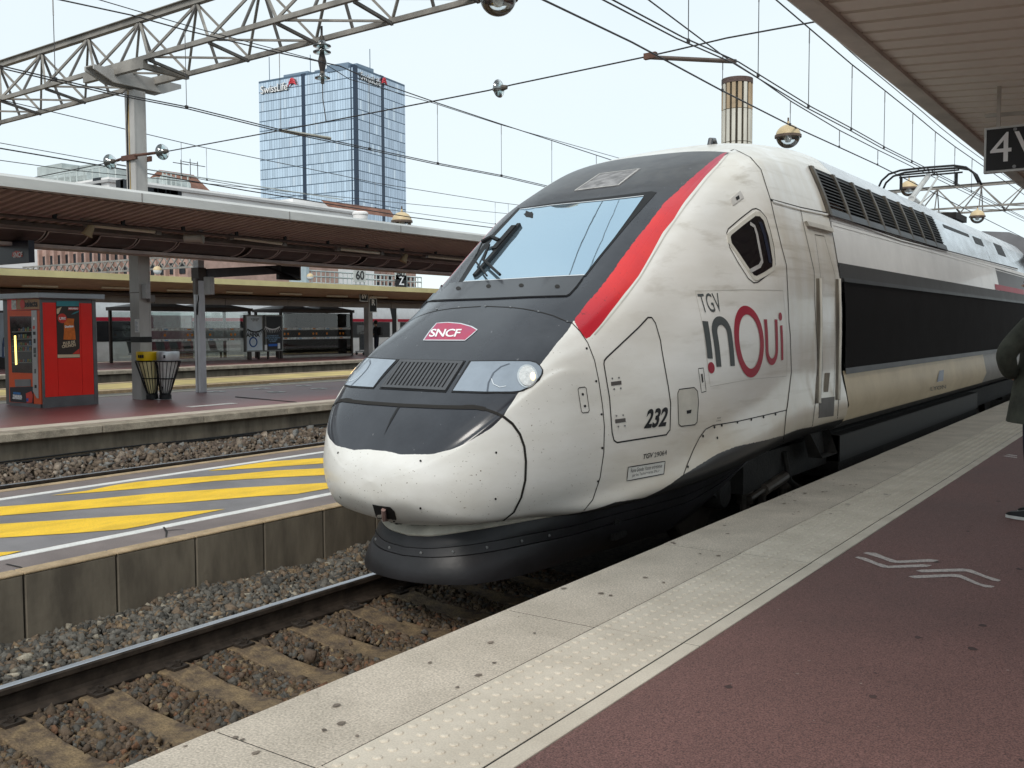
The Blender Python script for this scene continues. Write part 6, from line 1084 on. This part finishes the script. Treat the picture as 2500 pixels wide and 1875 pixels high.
# ------------------------------------------------------------------ overhead wires, insulators, lamps
M_CU = mat('dark_wire', (.050,.048,.050), .5, .4, var=0); M_GLS = glass('insulator_glass', (.75,.85,.85), .18)
def ext(pts, a=6., b=6.):
    pts = [np.array(p) for p in pts]; d0 = pts[0]-pts[1]; d1 = pts[-1]-pts[-2]; return [pts[0]+d0/np.linalg.norm(d0)*a]+pts+[pts[-1]+d1/np.linalg.norm(d1)*b]
def flat(pts, X, zoff=0.): return [np.array(onX(p, X))+(0,0,zoff) for p in pts]
def zat(line, y): return float(np.interp(y, [p[1] for p in line], [p[2] for p in line])), float(np.interp(y, [p[1] for p in line], [p[0] for p in line]))
def catenary(label, X, mess, cont, drops, twin=.05, r=.0085, rm=.010, exm=(8,25), exc=(8,25), mtwin=0.):
    c = thing('catenary', label, 'overhead wire', (X, 10, 4.4)); m_l = ext(flat(mess, X), *exm); c_l = ext(flat(cont, X), *exc)
    place(MB().tube(m_l, rm, 5).build('messenger_wire', M_CU), c)
    if mtwin: place(MB().tube([p+(mtwin,0,.05) for p in m_l], rm*.8, 5).build('messenger_wire', M_CU), c)
    for s in ((-.5, .5) if twin else (0,)): place(MB().tube([p+(s*twin,0,0) for p in c_l], r, 5).build('contact_wire', M_CU), c)
    for p in drops:
        y = float(onX(p, X)[1]); z1, x1 = zat(m_l, y); z0, x0 = zat(c_l, y); place(MB().tube([(x1,y,z1),(x1,y,z1-.18),(x0,y,z0)], .0055, 4).build('dropper', M_CU), c); place(MB().box(x0-.012, x0+.012, y-.02, y+.02, z0-.012, z0+.03).build('clamp', M_CU), c); place(MB().tube([(x1,y,z1-.02),(x1,y,z1-.2)], .009, 4).build('link', M_STEEL), c)
    return c, m_l, c_l
t2m = cS((395,0),(860,100),(1200,195),(1820,345),(2212,430))+cT((190,515),(640,672),(1040,805),(1380,915),(1770,1043)); t2c = cS((0,435),(720,605),(1235,705),(1825,850),(2212,930))+cT((630,1065),(1060,1147),(1330,1210))
catenary('catenary with droppers over the second track, left of the tower', -11.2, t2m, t2c, cS((350,200),(1205,300),(1820,500))+cT((190,700),(635,850),(1050,950),(1378,1000),(1668,1040)), .10)
ntm = cE((620,0),(830,180),(1100,410),(1315,580),(1490,720),(1640,845),(1765,940),(1880,1020)); ntc = cT((1745,0),(2212,247))+cE((360,402),(830,690),(1105,835),(1310,950),(1500,1045),(1580,1085))
catenary('catenary above the white train with evenly spaced droppers', XC, ntm, ntc, cE((55,100),(505,250),(830,400),(1105,600),(1315,750),(1495,850),(1640,950),(1767,1000),(1877,1080)), .07, exm=(8,40), exc=(8,30), mtwin=.12)
AX = -5.6
catenary('slack lower catenary line carrying the globe lamps beside the white train', AX, cE((-600,-300),(0,150),(280,360),(500,500),(720,655),(1030,840),(1275,965),(1490,1070)), cT((1325,0),(1900,275),(2040,350))+cE((265,580),(700,800),(1020,945),(1270,1060),(1380,1115)), cE((275,430),(710,700),(1025,900),(1272,1000)), 0, r=.012, exm=(2,30), exc=(4,30))
t3m = cS((285,715),(805,838),(1280,950),(2212,1140))+cT((230,1190),(1010,1315),(1130,1330)); t3c = cS((0,930),(690,1055))+cR((0,1262),(1000,1430))+cT((480,1385),(950,1450))
catenary('catenary of the third track seen low across the tower', -20.7, t3m, t3c, cS((1180,1000),(1345,1100))+cT((230,1250),(1010,1360),(1095,1360)), .0, exm=(8,30))
for nm, pts in (('thick lower feeder wire passing behind the pillar', cS((0,965),(820,1105))+cR((0,1292),(1100,1470))+cT((470,1415),(940,1475))), ('thin wire running down to the canopy at far left', cS((0,1043),(450,1105),(700,1130)))):
    tag(MB().tube(ext(flat(pts, -21.5), 6, 20), .016 if 'thick' in nm else .009, 5).build('feeder_wire', M_CU), nm, 'overhead wire')
tag(MB().tube(ext([onX(p, -11.6) for p in cS((650,0),(870,65),(1300,190),(2090,400))+cT((60,515),(600,668),(1040,810),(1500,940),(1820,1030))], 5, 20), .007, 5).build('thin_wire', M_CU), 'thin second wire close beside the left catenary', 'overhead wire')
# cross-span wires from the pillar, with glass insulators
CW = thing('span_wire', 'cross span wire from the pillar to the near canopy with a glass disc insulator', 'overhead wire', (-10, 11.5, 4.8)); cp = [onY(p, 11.5) for p in cS((1090,985),(1820,850))+cT((0,775),(600,660),(960,590),(1130,550),(1990,370),(2212,320))+cE((300,245),(900,135))]; place(MB().tube(ext(cp, .6, 3), .011, 5).build('wire', M_CU), CW)
disc_p = [(.015,-.06),(.03,-.04),(.125,-.03),(.13,-.015),(.06,.015),(.045,.05),(.015,.07)]
def insulator(p, parent, axis='x', s=1.): place(MB().lathe([(r*s, h*s) for r, h in disc_p], tuple(p), 24, 0, axis).build('insulator_disc', M_GLS, smooth=True), parent); place(MB().lathe([(.0,-.12*s),(.03*s,-.11*s),(.03*s,.0),(.045*s,.04*s),(.03*s,.12*s),(0,.13*s)], tuple(p), 10, 0, axis).build('insulator_cap', mat('insulator_cap', (.16,.14,.12), .6, .3, var=.2)), parent)
insulator(onY(cT((1040,575))[0], 11.5), CW); insulator(onY(cS((1060,988))[0], 11.45), CW, s=1.15); place(MB().tube([(PX+.25, 11.35, 4.72), onY(cS((1010,995))[0], 11.42)], .028, 6).build('turnbuckle', MATS['rusty_bracket']), CW)
CW2 = thing('span_wire', 'short span wire leaving the pillar to the left with a glass insulator', 'overhead wire', (-18.5, 11.5, 4.7)); place(MB().tube(ext([onY(p, 11.5) for p in cS((250,1150),(700,1060))], 20, .1), .011, 5).build('wire', M_CU), CW2); insulator(onY(cS((720,1052))[0], 11.5), CW2, s=1.15); place(MB().tube([(PX-.22, 11.45, 4.74), onY(cS((760,1045))[0], 11.5)], .028, 6).build('turnbuckle', MATS['rusty_bracket']), CW2)
place(MB().tube([onY(p, 11.5) for p in cT((2000,372))+cE((360,395))], .028, 8).build('steady_arm', mat('bronze_tube', (.13,.10,.085), .5, .4, var=.15)), CW); place(MB().box(*[q for c in zip(onY(cT((1995,372))[0], 11.5)-.03, onY(cT((2045,355))[0], 11.5)+.03) for q in c]).build('clamp', MATS['rusty_bracket']), CW)
SA = [onX(p, -11.2) for p in cS((1830,850),(2150,900))]; place(MB().tube([SA[0], SA[1]], .024, 8).build('steady_arm', mat('alu_tube', (.45,.43,.36), .4, .4, var=.1)), CW)
# insulator string under the gantry
IS = thing('insulator_string', 'string of glass insulators hanging from the gantry in front of the tower', 'insulator', tuple(onY(cS((2092,180))[0], 11.5)))
top = onY(cS((2092,180))[0], 11.5)
for q, s in (((2095,290),1.15), ((2095,330),1.15), ((2098,500),1.0)): insulator(onY(cS(q)[0], 11.5), IS, 'z', s)
place(MB().tube([onY(p, 11.5) for p in cS((2092,170),(2095,360))], .02, 6).build('rod', M_CU), IS); place(MB().tube([onY(p, 11.5) for p in cS((2095,340),(2096,400),(2098,480))], [.035,.07,.03], 8).build('clamp_body', mat('dark_iron', (.06,.05,.045), .6, .3, var=.2)), IS); place(MB().tube([onY(p, 11.5) for p in cS((2098,515),(2100,640),(2122,790))], .009, 5).build('drop_wire', M_CU), IS)
# globe lamps
M_SHADE = mat('cream_lamp_shade', (.60,.47,.28), .4, var=.06); M_LRIM = mat('brown_lamp_rim', (.14,.10,.08), .5, .2, var=.15); M_BOWL = glass('lamp_bowl', (.92,.95,.96), .10)
def globe(p, D, dia, label):
    c = onD(p, D); g = thing('globe_lamp', label, 'lamp', tuple(c), 'globe lamps hung above the tracks'); R_ = dia/2
    MB().lathe([(R_*math.cos(t), R_*.95*math.sin(t)) for t in np.linspace(.1, 1.45, 9)]+[(R_*.10, R_*1.02), (R_*.10, R_*1.2), (0, R_*1.22)], (0,0,0), 28).build('shade', M_SHADE, g, smooth=True); MB().lathe([(R_*.98,R_*.12),(R_*1.07,R_*.10),(R_*1.07,-R_*.10),(R_*.98,-R_*.10)], (0,0,0), 28).build('rim', M_LRIM, g, smooth='auto'); MB().lathe([(R_*.96*math.cos(t), -R_*.95*math.sin(t)) for t in np.linspace(.1, 1.57, 9)], (0,0,0), 28).build('bowl', M_BOWL, g, smooth=True)
    MB().lathe([(R_*.25,R_*.3),(R_*.3,-R_*.2),(R_*.2,-R_*.45),(0,-R_*.5)], (0,0,0), 14).build('bulb', mat('lamp_bulb_white', (.75,.75,.72), .3, var=0), g, smooth=True); MB().tube([(0,0,R_*1.15),(0,0,R_*1.5)], R_*.07, 6).build('hanger', M_LRIM, g); return g
globe((1216,-6), 10.7, .42, 'large globe lamp cut by the top edge of the frame'); globe((1924,333), 16.6, .42, 'cream globe lamp hanging beside the striped chimney'); globe((2219,460), 24.5, .42, 'globe lamp half hidden behind the raised pantograph'); globe((2386,529), 28.6, .42, 'globe lamp below the distant gantry at right'); globe((981,541), 36., .75, 'cream globe lamp standing above the grey canopy right of the tower')

# ------------------------------------------------------------------ buildings behind
def tower_mats():
    m = mat('tower_glass', (.26,.40,.56), .10, .75, var=0); return m
def px_corner(p, D): q = onD(p, D); return np.array([q[0], q[1]])
f2212 = lambda x, y: (x*2500/2212, y*2500/2212)
DT = 290.
c0 = px_corner(f2212(767.5, 300), DT); c1 = px_corner(f2212(561, 300), DT*1.066); c2 = px_corner(f2212(875.5, 300), DT*1.0825); top_z = float(onD(f2212(767.5, 146), DT)[2])
TW = thing('office_tower', 'tall blue glass office tower with SwissLife signs', 'building', (c0[0], c0[1], 0))
ed = {}
def glass_var(name, tints):
    m = bpy.data.materials.new(name); m.use_nodes = True; N = m.node_tree.nodes; b = N['Principled BSDF']; a = N.new('ShaderNodeAttribute'); a.attribute_name = 'pane'; m.node_tree.links.new(a.outputs['Color'], b.inputs['Base Color']); b.inputs['Metallic'].default_value = .72; b.inputs['Roughness'].default_value = .12; return m
M_PANE = glass_var('tower_pane', None); M_MUL = mat('tower_mullion', (.10,.15,.21), .4, .3, var=.05); M_FIN = mat('tower_fin', (.035,.055,.09), .3, .3, var=.05); M_TCAP = mat('tower_cap', (.20,.27,.35), .4, .3, var=.06)
def tint(mb_obj, n, base, amp, seed, blank=.05):
    rg_ = np.random.default_rng(seed); me = mb_obj.data; v = np.ones((n, 3))*np.array(base)*rg_.uniform(1-amp, 1+amp, (n, 1)); hi = rg_.random(n) < blank; v[hi] = np.array([.62,.70,.78]); fc = np.ones((len(me.vertices), 4)); fc[:, :3] = np.repeat(v, 4, 0); a = me.attributes.new('pane', 'FLOAT_COLOR', 'POINT'); a.data.foreach_set('color', fc.ravel().astype(np.float32))
def face(a, b, segs, rows, zb, zt, seed, base):
    """curtain wall from a to b (plan points); segs: list of (start, end, columns, setback)"""
    d = (b-a); Lf = np.linalg.norm(d); d /= Lf; nrm = np.array([d[1], -d[0]]); 
    if nrm@(np.array([0,0])-a) < 0: nrm = -nrm
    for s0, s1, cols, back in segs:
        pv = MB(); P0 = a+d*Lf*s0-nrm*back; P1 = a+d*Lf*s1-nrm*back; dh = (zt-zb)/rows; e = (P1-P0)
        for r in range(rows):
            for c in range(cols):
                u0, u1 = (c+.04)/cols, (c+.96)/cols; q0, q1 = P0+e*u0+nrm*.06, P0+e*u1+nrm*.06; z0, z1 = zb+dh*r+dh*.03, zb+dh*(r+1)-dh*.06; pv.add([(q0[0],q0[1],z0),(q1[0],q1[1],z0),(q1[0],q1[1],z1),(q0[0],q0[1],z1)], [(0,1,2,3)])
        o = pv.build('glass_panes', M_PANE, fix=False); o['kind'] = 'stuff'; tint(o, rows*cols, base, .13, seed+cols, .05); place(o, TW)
        bk = MB().add([(P0[0],P0[1],0),(P1[0],P1[1],0),(P1[0],P1[1],zt+.5),(P0[0],P0[1],zt+.5)], [(0,1,2,3)]); place(bk.build('curtain_wall', M_MUL), TW)
    return nrm, d
A_, B_ = c1, c0
n1, d1 = face(A_, B_, [(0,.462,17,0), (.50,.985,19,0)], 26, 0, top_z, 1, (.56,.66,.76)); n2, d2 = face(c0, c2, [(.05,.50,12,0), (.56,1.0,12,0)], 26, 0, top_z, 9, (.45,.53,.63))  # right face gets darker panes: its shaded side is put into the tint
def slab(a, b, t0, t1, back, z0, z1, m, name, nrm):
    P0 = a+(b-a)*t0; P1 = a+(b-a)*t1; q = [P0-nrm*.0, P1-nrm*.0, P1-nrm*back, P0-nrm*back]; return place(MB().prism([tuple(p) for p in q], z0, z1, 'z').build(name, m), TW)
slab(A_, B_, .455, .505, 2., 0, top_z+.6, M_FIN, 'dark_recess', n1+0); slab(A_, B_, .982, 1.0, 1.5, 0, top_z+.6, M_FIN, 'corner_fin', n1); slab(c0, c2, .0, .055, 1.5, 0, top_z+.6, M_FIN, 'corner_fin', n2); slab(c0, c2, .495, .565, 2., 0, top_z+.6, M_FIN, 'dark_recess', n2)
cn = c1+(c2-c0); core = [tuple(A_*.996+cn*.004-n1*.8), tuple(c0-n1*.8-n2*.8), tuple(c2-n2*.8), tuple(cn)]; place(MB().prism(core, 0, top_z, 'z').build('core', M_MUL), TW)
for t0, t1, h_, (a, b, nn) in ((.22,.48,1.9,(A_,B_,n1)), (.55,.98,1.6,(A_,B_,n1)), (.0,.35,1.55,(c0,c2,n2)), (.42,.78,1.2,(c0,c2,n2))): 
    P0, P1 = a+(b-a)*t0-nn*2.2, a+(b-a)*t1-nn*2.2; place(MB().prism([tuple(P0), tuple(P1), tuple(P1-nn*8), tuple(P0-nn*8)], top_z-.5, top_z+h_, 'z').build('roof_plant', M_TCAP), TW)
def tower_text(a, b, nn, t, z, h):
    d = (b-a)/np.linalg.norm(b-a); O = a+(b-a)*t+nn*.6; 
    for k, (m, o_) in enumerate(((mat('sign_shadow', (.02,.025,.03), .6, var=0), -.25), (M_WTXT, 0.))):
        tx = MB(); lay(tx, text2d('SwissLife', h, .02 if k else .05, 0, .95, 'LEFT'), (O[0]+nn[0]*o_, O[1]+nn[1]*o_, z-(.0 if k else .12)), (d[0], d[1], 0), (0,0,1)); place(tx.build('tower_sign', m), TW)
    vv, _ = text2d('SwissLife', h, .02, 0, .95, 'LEFT'); w_ = max(p[0] for p in vv); c = O+d*(w_+h*.55)
    for r_, dz in ((.50,-.15), (.40,.12), (.28,.36)):
        sw2 = [(c+d*h*r_*math.cos(t_), z+h*(r_*math.sin(t_)*.8+dz)) for t_ in np.linspace(.3, 2.9, 10)]; place(MB().tube([(p[0][0], p[0][1], p[1]) for p in sw2], [.08,.2,.3,.32,.32,.3,.26,.22,.16,.08], 6).build('sign_emblem', mat('emblem_tower_red', (.60,.06,.08), .5, var=0)), TW)
tower_text(A_, B_, n1, .03, top_z-2.6, 3.4); tower_text(c0, c2, n2, .08, top_z-2.2, 3.2)
for p, D_ in (((905,300),300), ((760,300),306), ((660,300),308)):
    q = onD(p, D_); place(MB().tube([(q[0], q[1], top_z), (q[0], q[1], top_z+8)], .12, 5).build('mast', M_MUL), TW)
# striped chimney tower
CH = thing('chimney_tower', 'striped beige concrete chimney tower rising behind the train roof', 'tower', tuple(onD((1796, 600), 190)*np.array([1,1,0]))); cz = float(onD((1796, 200), 190)[2]); R_ = 37/F_PX*190; M_BEI = mat('beige_panel', (.68,.65,.57), .7, var=.1, scale=.15, stretch=(1,1,.4)); M_RUST = mat('stained_panel', (.50,.38,.25), .7, var=.15, scale=.2)
MB().lathe([(R_*.93,0),(R_*.93,cz-.5),(0,cz-.5)], (0,0,0), 32).build('core', mat('chimney_dark', (.06,.05,.035), .8, var=.2), CH); MB().lathe([(R_*.98,cz-1.0),(R_*1.01,cz-1.0),(R_*1.01,cz),(R_*.9,cz),(R_*.9,cz-1)], (0,0,0), 32).build('crown', mat('chimney_crown', (.13,.09,.08), .8, var=.2), CH)
ca = math.atan2(-CH.location[1], -CH.location[0])
for k in range(16):
    a0 = 2*math.pi*k/16+ca+.06; a1 = a0+2*math.pi/16*.60
    zt = cz-1.0
    lv = [0, cz*.45, cz*.60, cz*.75, zt-5.0, zt]
    for z0, z1 in zip(lv[:-1], lv[1:]):
        m = M_RUST if z1 > zt-1 and k % 3 != 1 else M_BEI; MB().prism([(R_*.9*math.cos(a0), R_*.9*math.sin(a0)), (R_*.9*math.cos(a1), R_*.9*math.sin(a1)), (R_*math.cos(a1), R_*math.sin(a1)), (R_*1.005*math.cos((a0+a1)/2), R_*1.005*math.sin((a0+a1)/2)), (R_*math.cos(a0), R_*math.sin(a0))], z0+.06, z1-.06, 'z').build('panel', m, CH)
# white building and the pink one below it
M_WB = mat('white_render', (.82,.81,.80), .7, var=.05, scale=.3); M_PKB = mat('pink_brick', (.46,.31,.26), .8, var=.12, scale=.6, spots=.1, bscale=3.); M_WIN = mat('far_window', (.022,.027,.033), .35, var=.3, scale=.4, spec=.2); M_TILE = mat('brown_tile_roof', (.24,.12,.085), .8, var=.2, scale=.5); M_AC = mat('roof_plant_pale', (.50,.55,.54), .5, .2, var=.15, scale=.3)
def ptD(p, D): return onD(p, D)
WB = thing('white_building', 'white building with roof plant and pipes behind the island canopy', 'building', tuple(ptD((264, 700), 110)*np.array([1,1,0])))
k0 = ptD(cN((1175,140))[0], 110); zt = k0[2]; kx, ky = k0[0], k0[1]
left = onY(cN((600,200))[0], ky); rightY = float(onX(cN((2150,305))[0], kx)[1])
place(MB().box(kx-60, kx, ky, ky+40, 0, zt).build('wall', M_WB), WB); place(MB().box(kx-60, kx+.3, ky-.3, ky+40, zt-.6, zt-.3).build('cornice', mat('cornice_grey', (.42,.42,.42), .7, var=.05)), WB)
for x, y in ((1045,218),(1296,238),(1345,240)): q = onY(cN((x, y))[0], ky-.1); place(MB().box(q[0]-.7, q[0]+.7, ky-.15, ky+.1, q[2]-.7, q[2]+.7).build('window', M_WIN), WB)
for x, y in ((1635,287),(1722,302),(1770,308),(1858,325),(1900,330)): q = onX(cN((x, y))[0], kx+.1); place(MB().box(kx-.1, kx+.15, q[1]-.8, q[1]+.8, q[2]-.5, q[2]+.5).build('window', M_WIN), WB)
for x0, x1, y0, y1 in ((560,830,60,140),(830,1000,70,110),(1020,1140,45,110)):
    a, b = onY(cN((x0, y0))[0], ky+6), onY(cN((x1, y1))[0], ky+6); place(MB().box(a[0], b[0], ky+4, ky+9, zt-1, a[2]).build('roof_plant', M_AC), WB)
pa, pb = onY(cN((640,165))[0], ky+3), onY(cN((1000,130))[0], ky+3); place(MB().tube([pa, pb], .8, 10).build('duct', M_AC), WB); pa, pb = onX(cN((1755,180))[0], kx-3), onX(cN((2020,258))[0], kx-3); place(MB().tube([pa, pb], .8, 10).build('duct', M_AC), WB)
a, b = onX(cN((1690,140))[0], kx-5), onX(cN((1740,190))[0], kx-5); place(MB().box(kx-8, kx-5, a[1], b[1], zt-1, a[2]).build('roof_plant', M_AC), WB)
a, b, c = onX(cN((1985,75))[0], kx-2), onX(cN((2290,165))[0], kx-2), onX(cN((2120,200))[0], kx)
place(MB().box(kx-14, kx-.5, a[1], b[1], zt-1, a[2]-2.5).build('stair_tower', M_WB), WB); place(MB().prism([(kx-14.5,a[2]-2.6),(kx+.3,a[2]-4.6),(kx-7,a[2]+.6)], a[1], b[1]+1, 'y').build('tiled_roof', M_TILE), WB)
for x in (1760,1800,1850,1900,1960,2030): q = onX(cN((x, 150+(x-1700)*.28))[0], kx-1); place(MB().tube([(kx-1,q[1],zt-.5),(kx-1,q[1],zt+1.6)], .10, 4).build('railing_post', M_AC), WB)
for x in (620,700,760,830,910,1000,1080,1170,1250): q = onY(cN((x, 150))[0], ky+1); place(MB().tube([(q[0],ky+1,zt-.5),(q[0],ky+1,zt+1.6)], .10, 4).build('railing_post', M_AC), WB)
place(MB().tube([(kx-45,ky+1,zt+1.5),(kx,ky+1,zt+1.5),(kx-1,ky+38,zt+1.5)], .08, 4).build('railing', M_AC), WB)
for i, p in enumerate(cN((1955,40),(2055,30),(2135,60))): q = onX(p, kx-6); place(MB().tube([(kx-6,q[1],zt),(kx-6,q[1],q[2]+1)], .06, 4).tube([(kx-6,q[1]-1.2,q[2]+.5),(kx-6,q[1]+1.2,q[2]+.5)], .05, 4).build('aerial', M_CU), WB)
WB2 = thing('white_annexe', 'small white rooftop block with a brown tiled roof before the tower', 'building', tuple(ptD((745, 700), 150)*np.array([1,1,0])))
q0 = ptD(cR((210,1395))[0], 150); q1 = onY(cR((890,1440))[0], q0[1]+10); yB = q0[1]
place(MB().box(q0[0], q1[0], yB, yB+14, 0, q0[2]).build('wall', M_WB), WB2); q = [onY(p, yB-.4) for p in cR((705,1380),(832,1400),(890,1480),(800,1468))]; place(MB().add([tuple(p) for p in q]+[(p[0], p[1]+12, p[2]) for p in q], [(0,1,2,3),(7,6,5,4),(0,4,5,1),(1,5,6,2),(2,6,7,3),(3,7,4,0)]).build('tiled_roof', M_TILE), WB2)
a = onY(cR((825,1495))[0], yB-.3); b = onY(cR((862,1535))[0], yB-.3); place(MB().box(a[0], b[0], yB-.3, yB, b[2], a[2]).build('window', M_WIN), WB2); a = onY(cR((320,1400))[0], yB-.3); b = onY(cR((390,1450))[0], yB-.3); place(MB().box(a[0], b[0], yB-.5, yB, b[2], a[2]).build('vent', M_AC), WB2)
tk = thing('water_tank', 'round white rooftop tank in front of the tower base', 'tank', tuple(onD(cR((1080,1600))[0], 140)*np.array([1,1,0]))); z0 = float(onD(cR((1080,1590))[0], 140)[2]); z1 = float(onD(cR((1080,1492))[0], 140)[2]); MB().lathe([(1.05,0),(1.05,z1-.5),(1.15,z1-.45),(1.15,z1-.2),(.9,z1),(0,z1+.05)], (0,0,0), 24).build('drum', M_WB, tk, smooth='auto'); MB().lathe([(1.06,z1-1.3),(1.08,z1-1.3),(1.08,z1-1.1),(1.06,z1-1.1)], (0,0,0), 24).build('hoop', M_AC, tk)
def wing(name, label, p0, p1, axis, D, m, win_px, z_lo_px, z_hi_px, depth=14, topz=None):
    """brick wing with piers and tall windows; axis 'y' faces the camera across the tracks, 'x' runs along them"""
    o = ptD(p0, D); t = thing(name, label, 'building', (o[0], o[1], 0)); 
    f = (lambda p: onY(p, o[1])) if axis == 'y' else (lambda p: onX(p, o[0])); e = f(p1); zt_ = topz or float(o[2]); i0, i1 = (0, 1) if axis == 'y' else (1, 0)
    lo, hi = sorted((o[i0], e[i0]))
    if axis == 'y': place(MB().box(lo, hi, o[1], o[1]+depth, 0, zt_).build('wall', m), t)
    else: place(MB().box(o[0]-depth, o[0], lo, hi, 0, zt_).build('wall', m), t)
    zl, zh = float(f(z_lo_px)[2]), float(f(z_hi_px)[2])
    n = win_px; s = (hi-lo)/n
    for k in range(n):
        a0, a1 = lo+s*(k+.22), lo+s*(k+.80)
        for q in range(-1, 2):
            h_ = zh-zl; za, zb = zl-q*(h_*1.55), zh-q*(h_*1.55)
            if za < .5 or zb > zt_: continue
            if axis == 'y': place(MB().box(a0, a1, o[1]-.06, o[1]+.2, za, zb).build('window', M_WIN), t)
            else: place(MB().box(o[0]-.2, o[0]+.06, a0, a1, za, zb).build('window', M_WIN), t)
        a2 = lo+s*k
        if axis == 'y': place(MB().box(a2-s*.09, a2+s*.09, o[1]-.28, o[1], 0, zh+.5).build('pier', m), t)
        else: place(MB().box(o[0], o[0]+.28, a2-s*.09, a2+s*.09, 0, zh+.5).build('pier', m), t)
    return t
wing('pink_building', 'pink brick office wing with tall windows seen under the island canopy', cN((445,880))[0], cN((2020,905))[0], 'y', 75, M_PKB, 17, cN((900,1075))[0], cN((900,965))[0])
wing('pink_building', 'pink brick wing receding behind the signal arm under the canopy', cO((45,540))[0], cO((800,560))[0], 'x', 90, M_PKB, 14, cO((300,645))[0], cO((300,575))[0])
wing('pink_building', 'short pink brick block right of the pale blue post', cO((880,545))[0], cO((1065,560))[0], 'x', 105, M_PKB, 5, cO((960,660))[0], cO((960,590))[0]); wing('pink_building', 'farthest pink brick block beside the white stair wall', cO((1225,560))[0], cO((1900,590))[0], 'x', 140, M_PKB, 12, cO((1400,660))[0], cO((1400,615))[0])
tag(MB().box(*[q for c in zip(onD(cO((1070,550))[0], 120), onD(cO((1225,720))[0], 120)+np.array([0,6,0])) for q in c]).build('stair_wall', M_WB), 'white stair wall between two pink brick blocks', 'wall')
tag(MB().box(*[q for c in zip(onD(cN((-700,820))[0], 95), onD(cN((440,1140))[0], 95)+np.array([0,8,0])) for q in c]).build('white_wall', M_WB), 'plain white wall left of the pink office wing', 'wall'); tag(MB().box(*[q for c in zip(onD(cN((2020,900))[0], 88), onD(cN((2330,1200))[0], 88)+np.array([0,6,0])) for q in c]).build('white_wall', M_WB), 'white wall between the two pink office wings behind the mast', 'wall')
tag(MB().tube([onD(cO((850,520))[0], 60), onD(cO((850,720))[0], 60)], .62, 12).build('pale_post', mat('pale_blue_steel', (.42,.50,.53), .5, var=.08)), 'pale blue round post behind the far canopy', 'post'); 
# lattice gantry and railings far beyond, under the canopy
FG = thing('far_gantry', 'small lattice gantry crossing in front of the pink building', 'gantry', tuple(onD(cN((1000,1090))[0], 55))); yb_ = float(onD(cN((1300,1100))[0], 50)[1]); nn_ = 26
xa_, xb_ = float(onY(cN((250,1110))[0], yb_)[0]), float(onY(cN((2090,1040))[0], yb_)[0]); zt_ = float(onY(cN((1300,1045))[0], yb_)[2]); zb_ = float(onY(cN((1300,1160))[0], yb_)[2])
for z in (zt_, zb_): place(MB().obox((xa_, yb_, z), (xb_, yb_, z), .09, .09).build('chord', M_TRUSS), FG)
for k in range(nn_): x0 = xa_+(xb_-xa_)*k/nn_; x1 = xa_+(xb_-xa_)*(k+1)/nn_; place(MB().obox((x0, yb_, zb_), (x1, yb_, zt_) , .05, .05).build('diagonal', M_TRUSS), FG); place(MB().obox((x0, yb_+.5, zt_), (x1, yb_+.5, zb_) , .05, .05).build('diagonal', M_TRUSS), FG)
RL_ = thing('railing', 'pale railing with speed boards above the far canopy', 'railing', tuple(onD(cO((1300,690))[0], 62))); X_ = float(onD(cO((900,690))[0], 60)[0])
ys_ = [float(onX(p, X_)[1]) for p in cO((880,690),(1950,740))]; zr = [float(onX(p, X_)[2]) for p in cO((900,590),(900,640),(900,700))]
for z in zr: place(MB().tube([(X_, ys_[0], z), (X_, ys_[1], z)], .05, 4).build('rail_bar', M_AC), RL_)
for y in np.linspace(ys_[0], ys_[1], 30): place(MB().tube([(X_, y, zr[2]-1.5), (X_, y, zr[0])], .045, 4).build('post', M_AC), RL_)
for c, txt, d in (((1395,638),'60',False),((1762,618),'60',False),((1768,688),'Z',True)):
    p = onX(cO(c)[0], X_+.2); place(MB().box(X_+.15, X_+.2, p[1]-.55, p[1]+.55, p[2]-.42, p[2]+.42).build('speed_board', M_BLK if d else MATS['sticker_white']), RL_); t = MB(); lay(t, text2d(txt, .8, .015), (X_+.23, p[1], p[2]), (0,1,0), (0,0,1)); place(t.build('board_lettering', M_WTXT if d else M_BTXT), RL_)
for c in ((1700,1150),):
    q = onD(cN(c)[0], 48); g = thing('globe_lamp', 'white globe lamp right of the pillar under the island canopy', 'lamp', tuple(q), 'globe lamps hung above the tracks'); MB().lathe([(.21*math.cos(t), .21*math.sin(t)) for t in np.linspace(.0, 1.57, 7)], (0,0,0), 20).build('shade', M_SHADE, g, smooth=True); MB().lathe([(.205*math.cos(t), -.205*math.sin(t)) for t in np.linspace(.0, 1.57, 7)], (0,0,0), 20).build('bowl', mat('bowl_white', (.7,.72,.72), .3, var=0), g, smooth=True)
q = onD(cO((948,648))[0], 58); g = thing('globe_lamp', 'white globe lamp on the railing behind the far canopy', 'lamp', tuple(q), 'globe lamps hung above the tracks'); MB().lathe([(.21*math.cos(t), .21*math.sin(t)) for t in np.linspace(.0, 1.57, 7)], (0,0,0), 20).build('shade', M_SHADE, g, smooth=True); MB().lathe([(.205*math.cos(t), -.205*math.sin(t)) for t in np.linspace(.0, 1.57, 7)], (0,0,0), 20).build('bowl', MATS['bowl_white'], g, smooth=True)
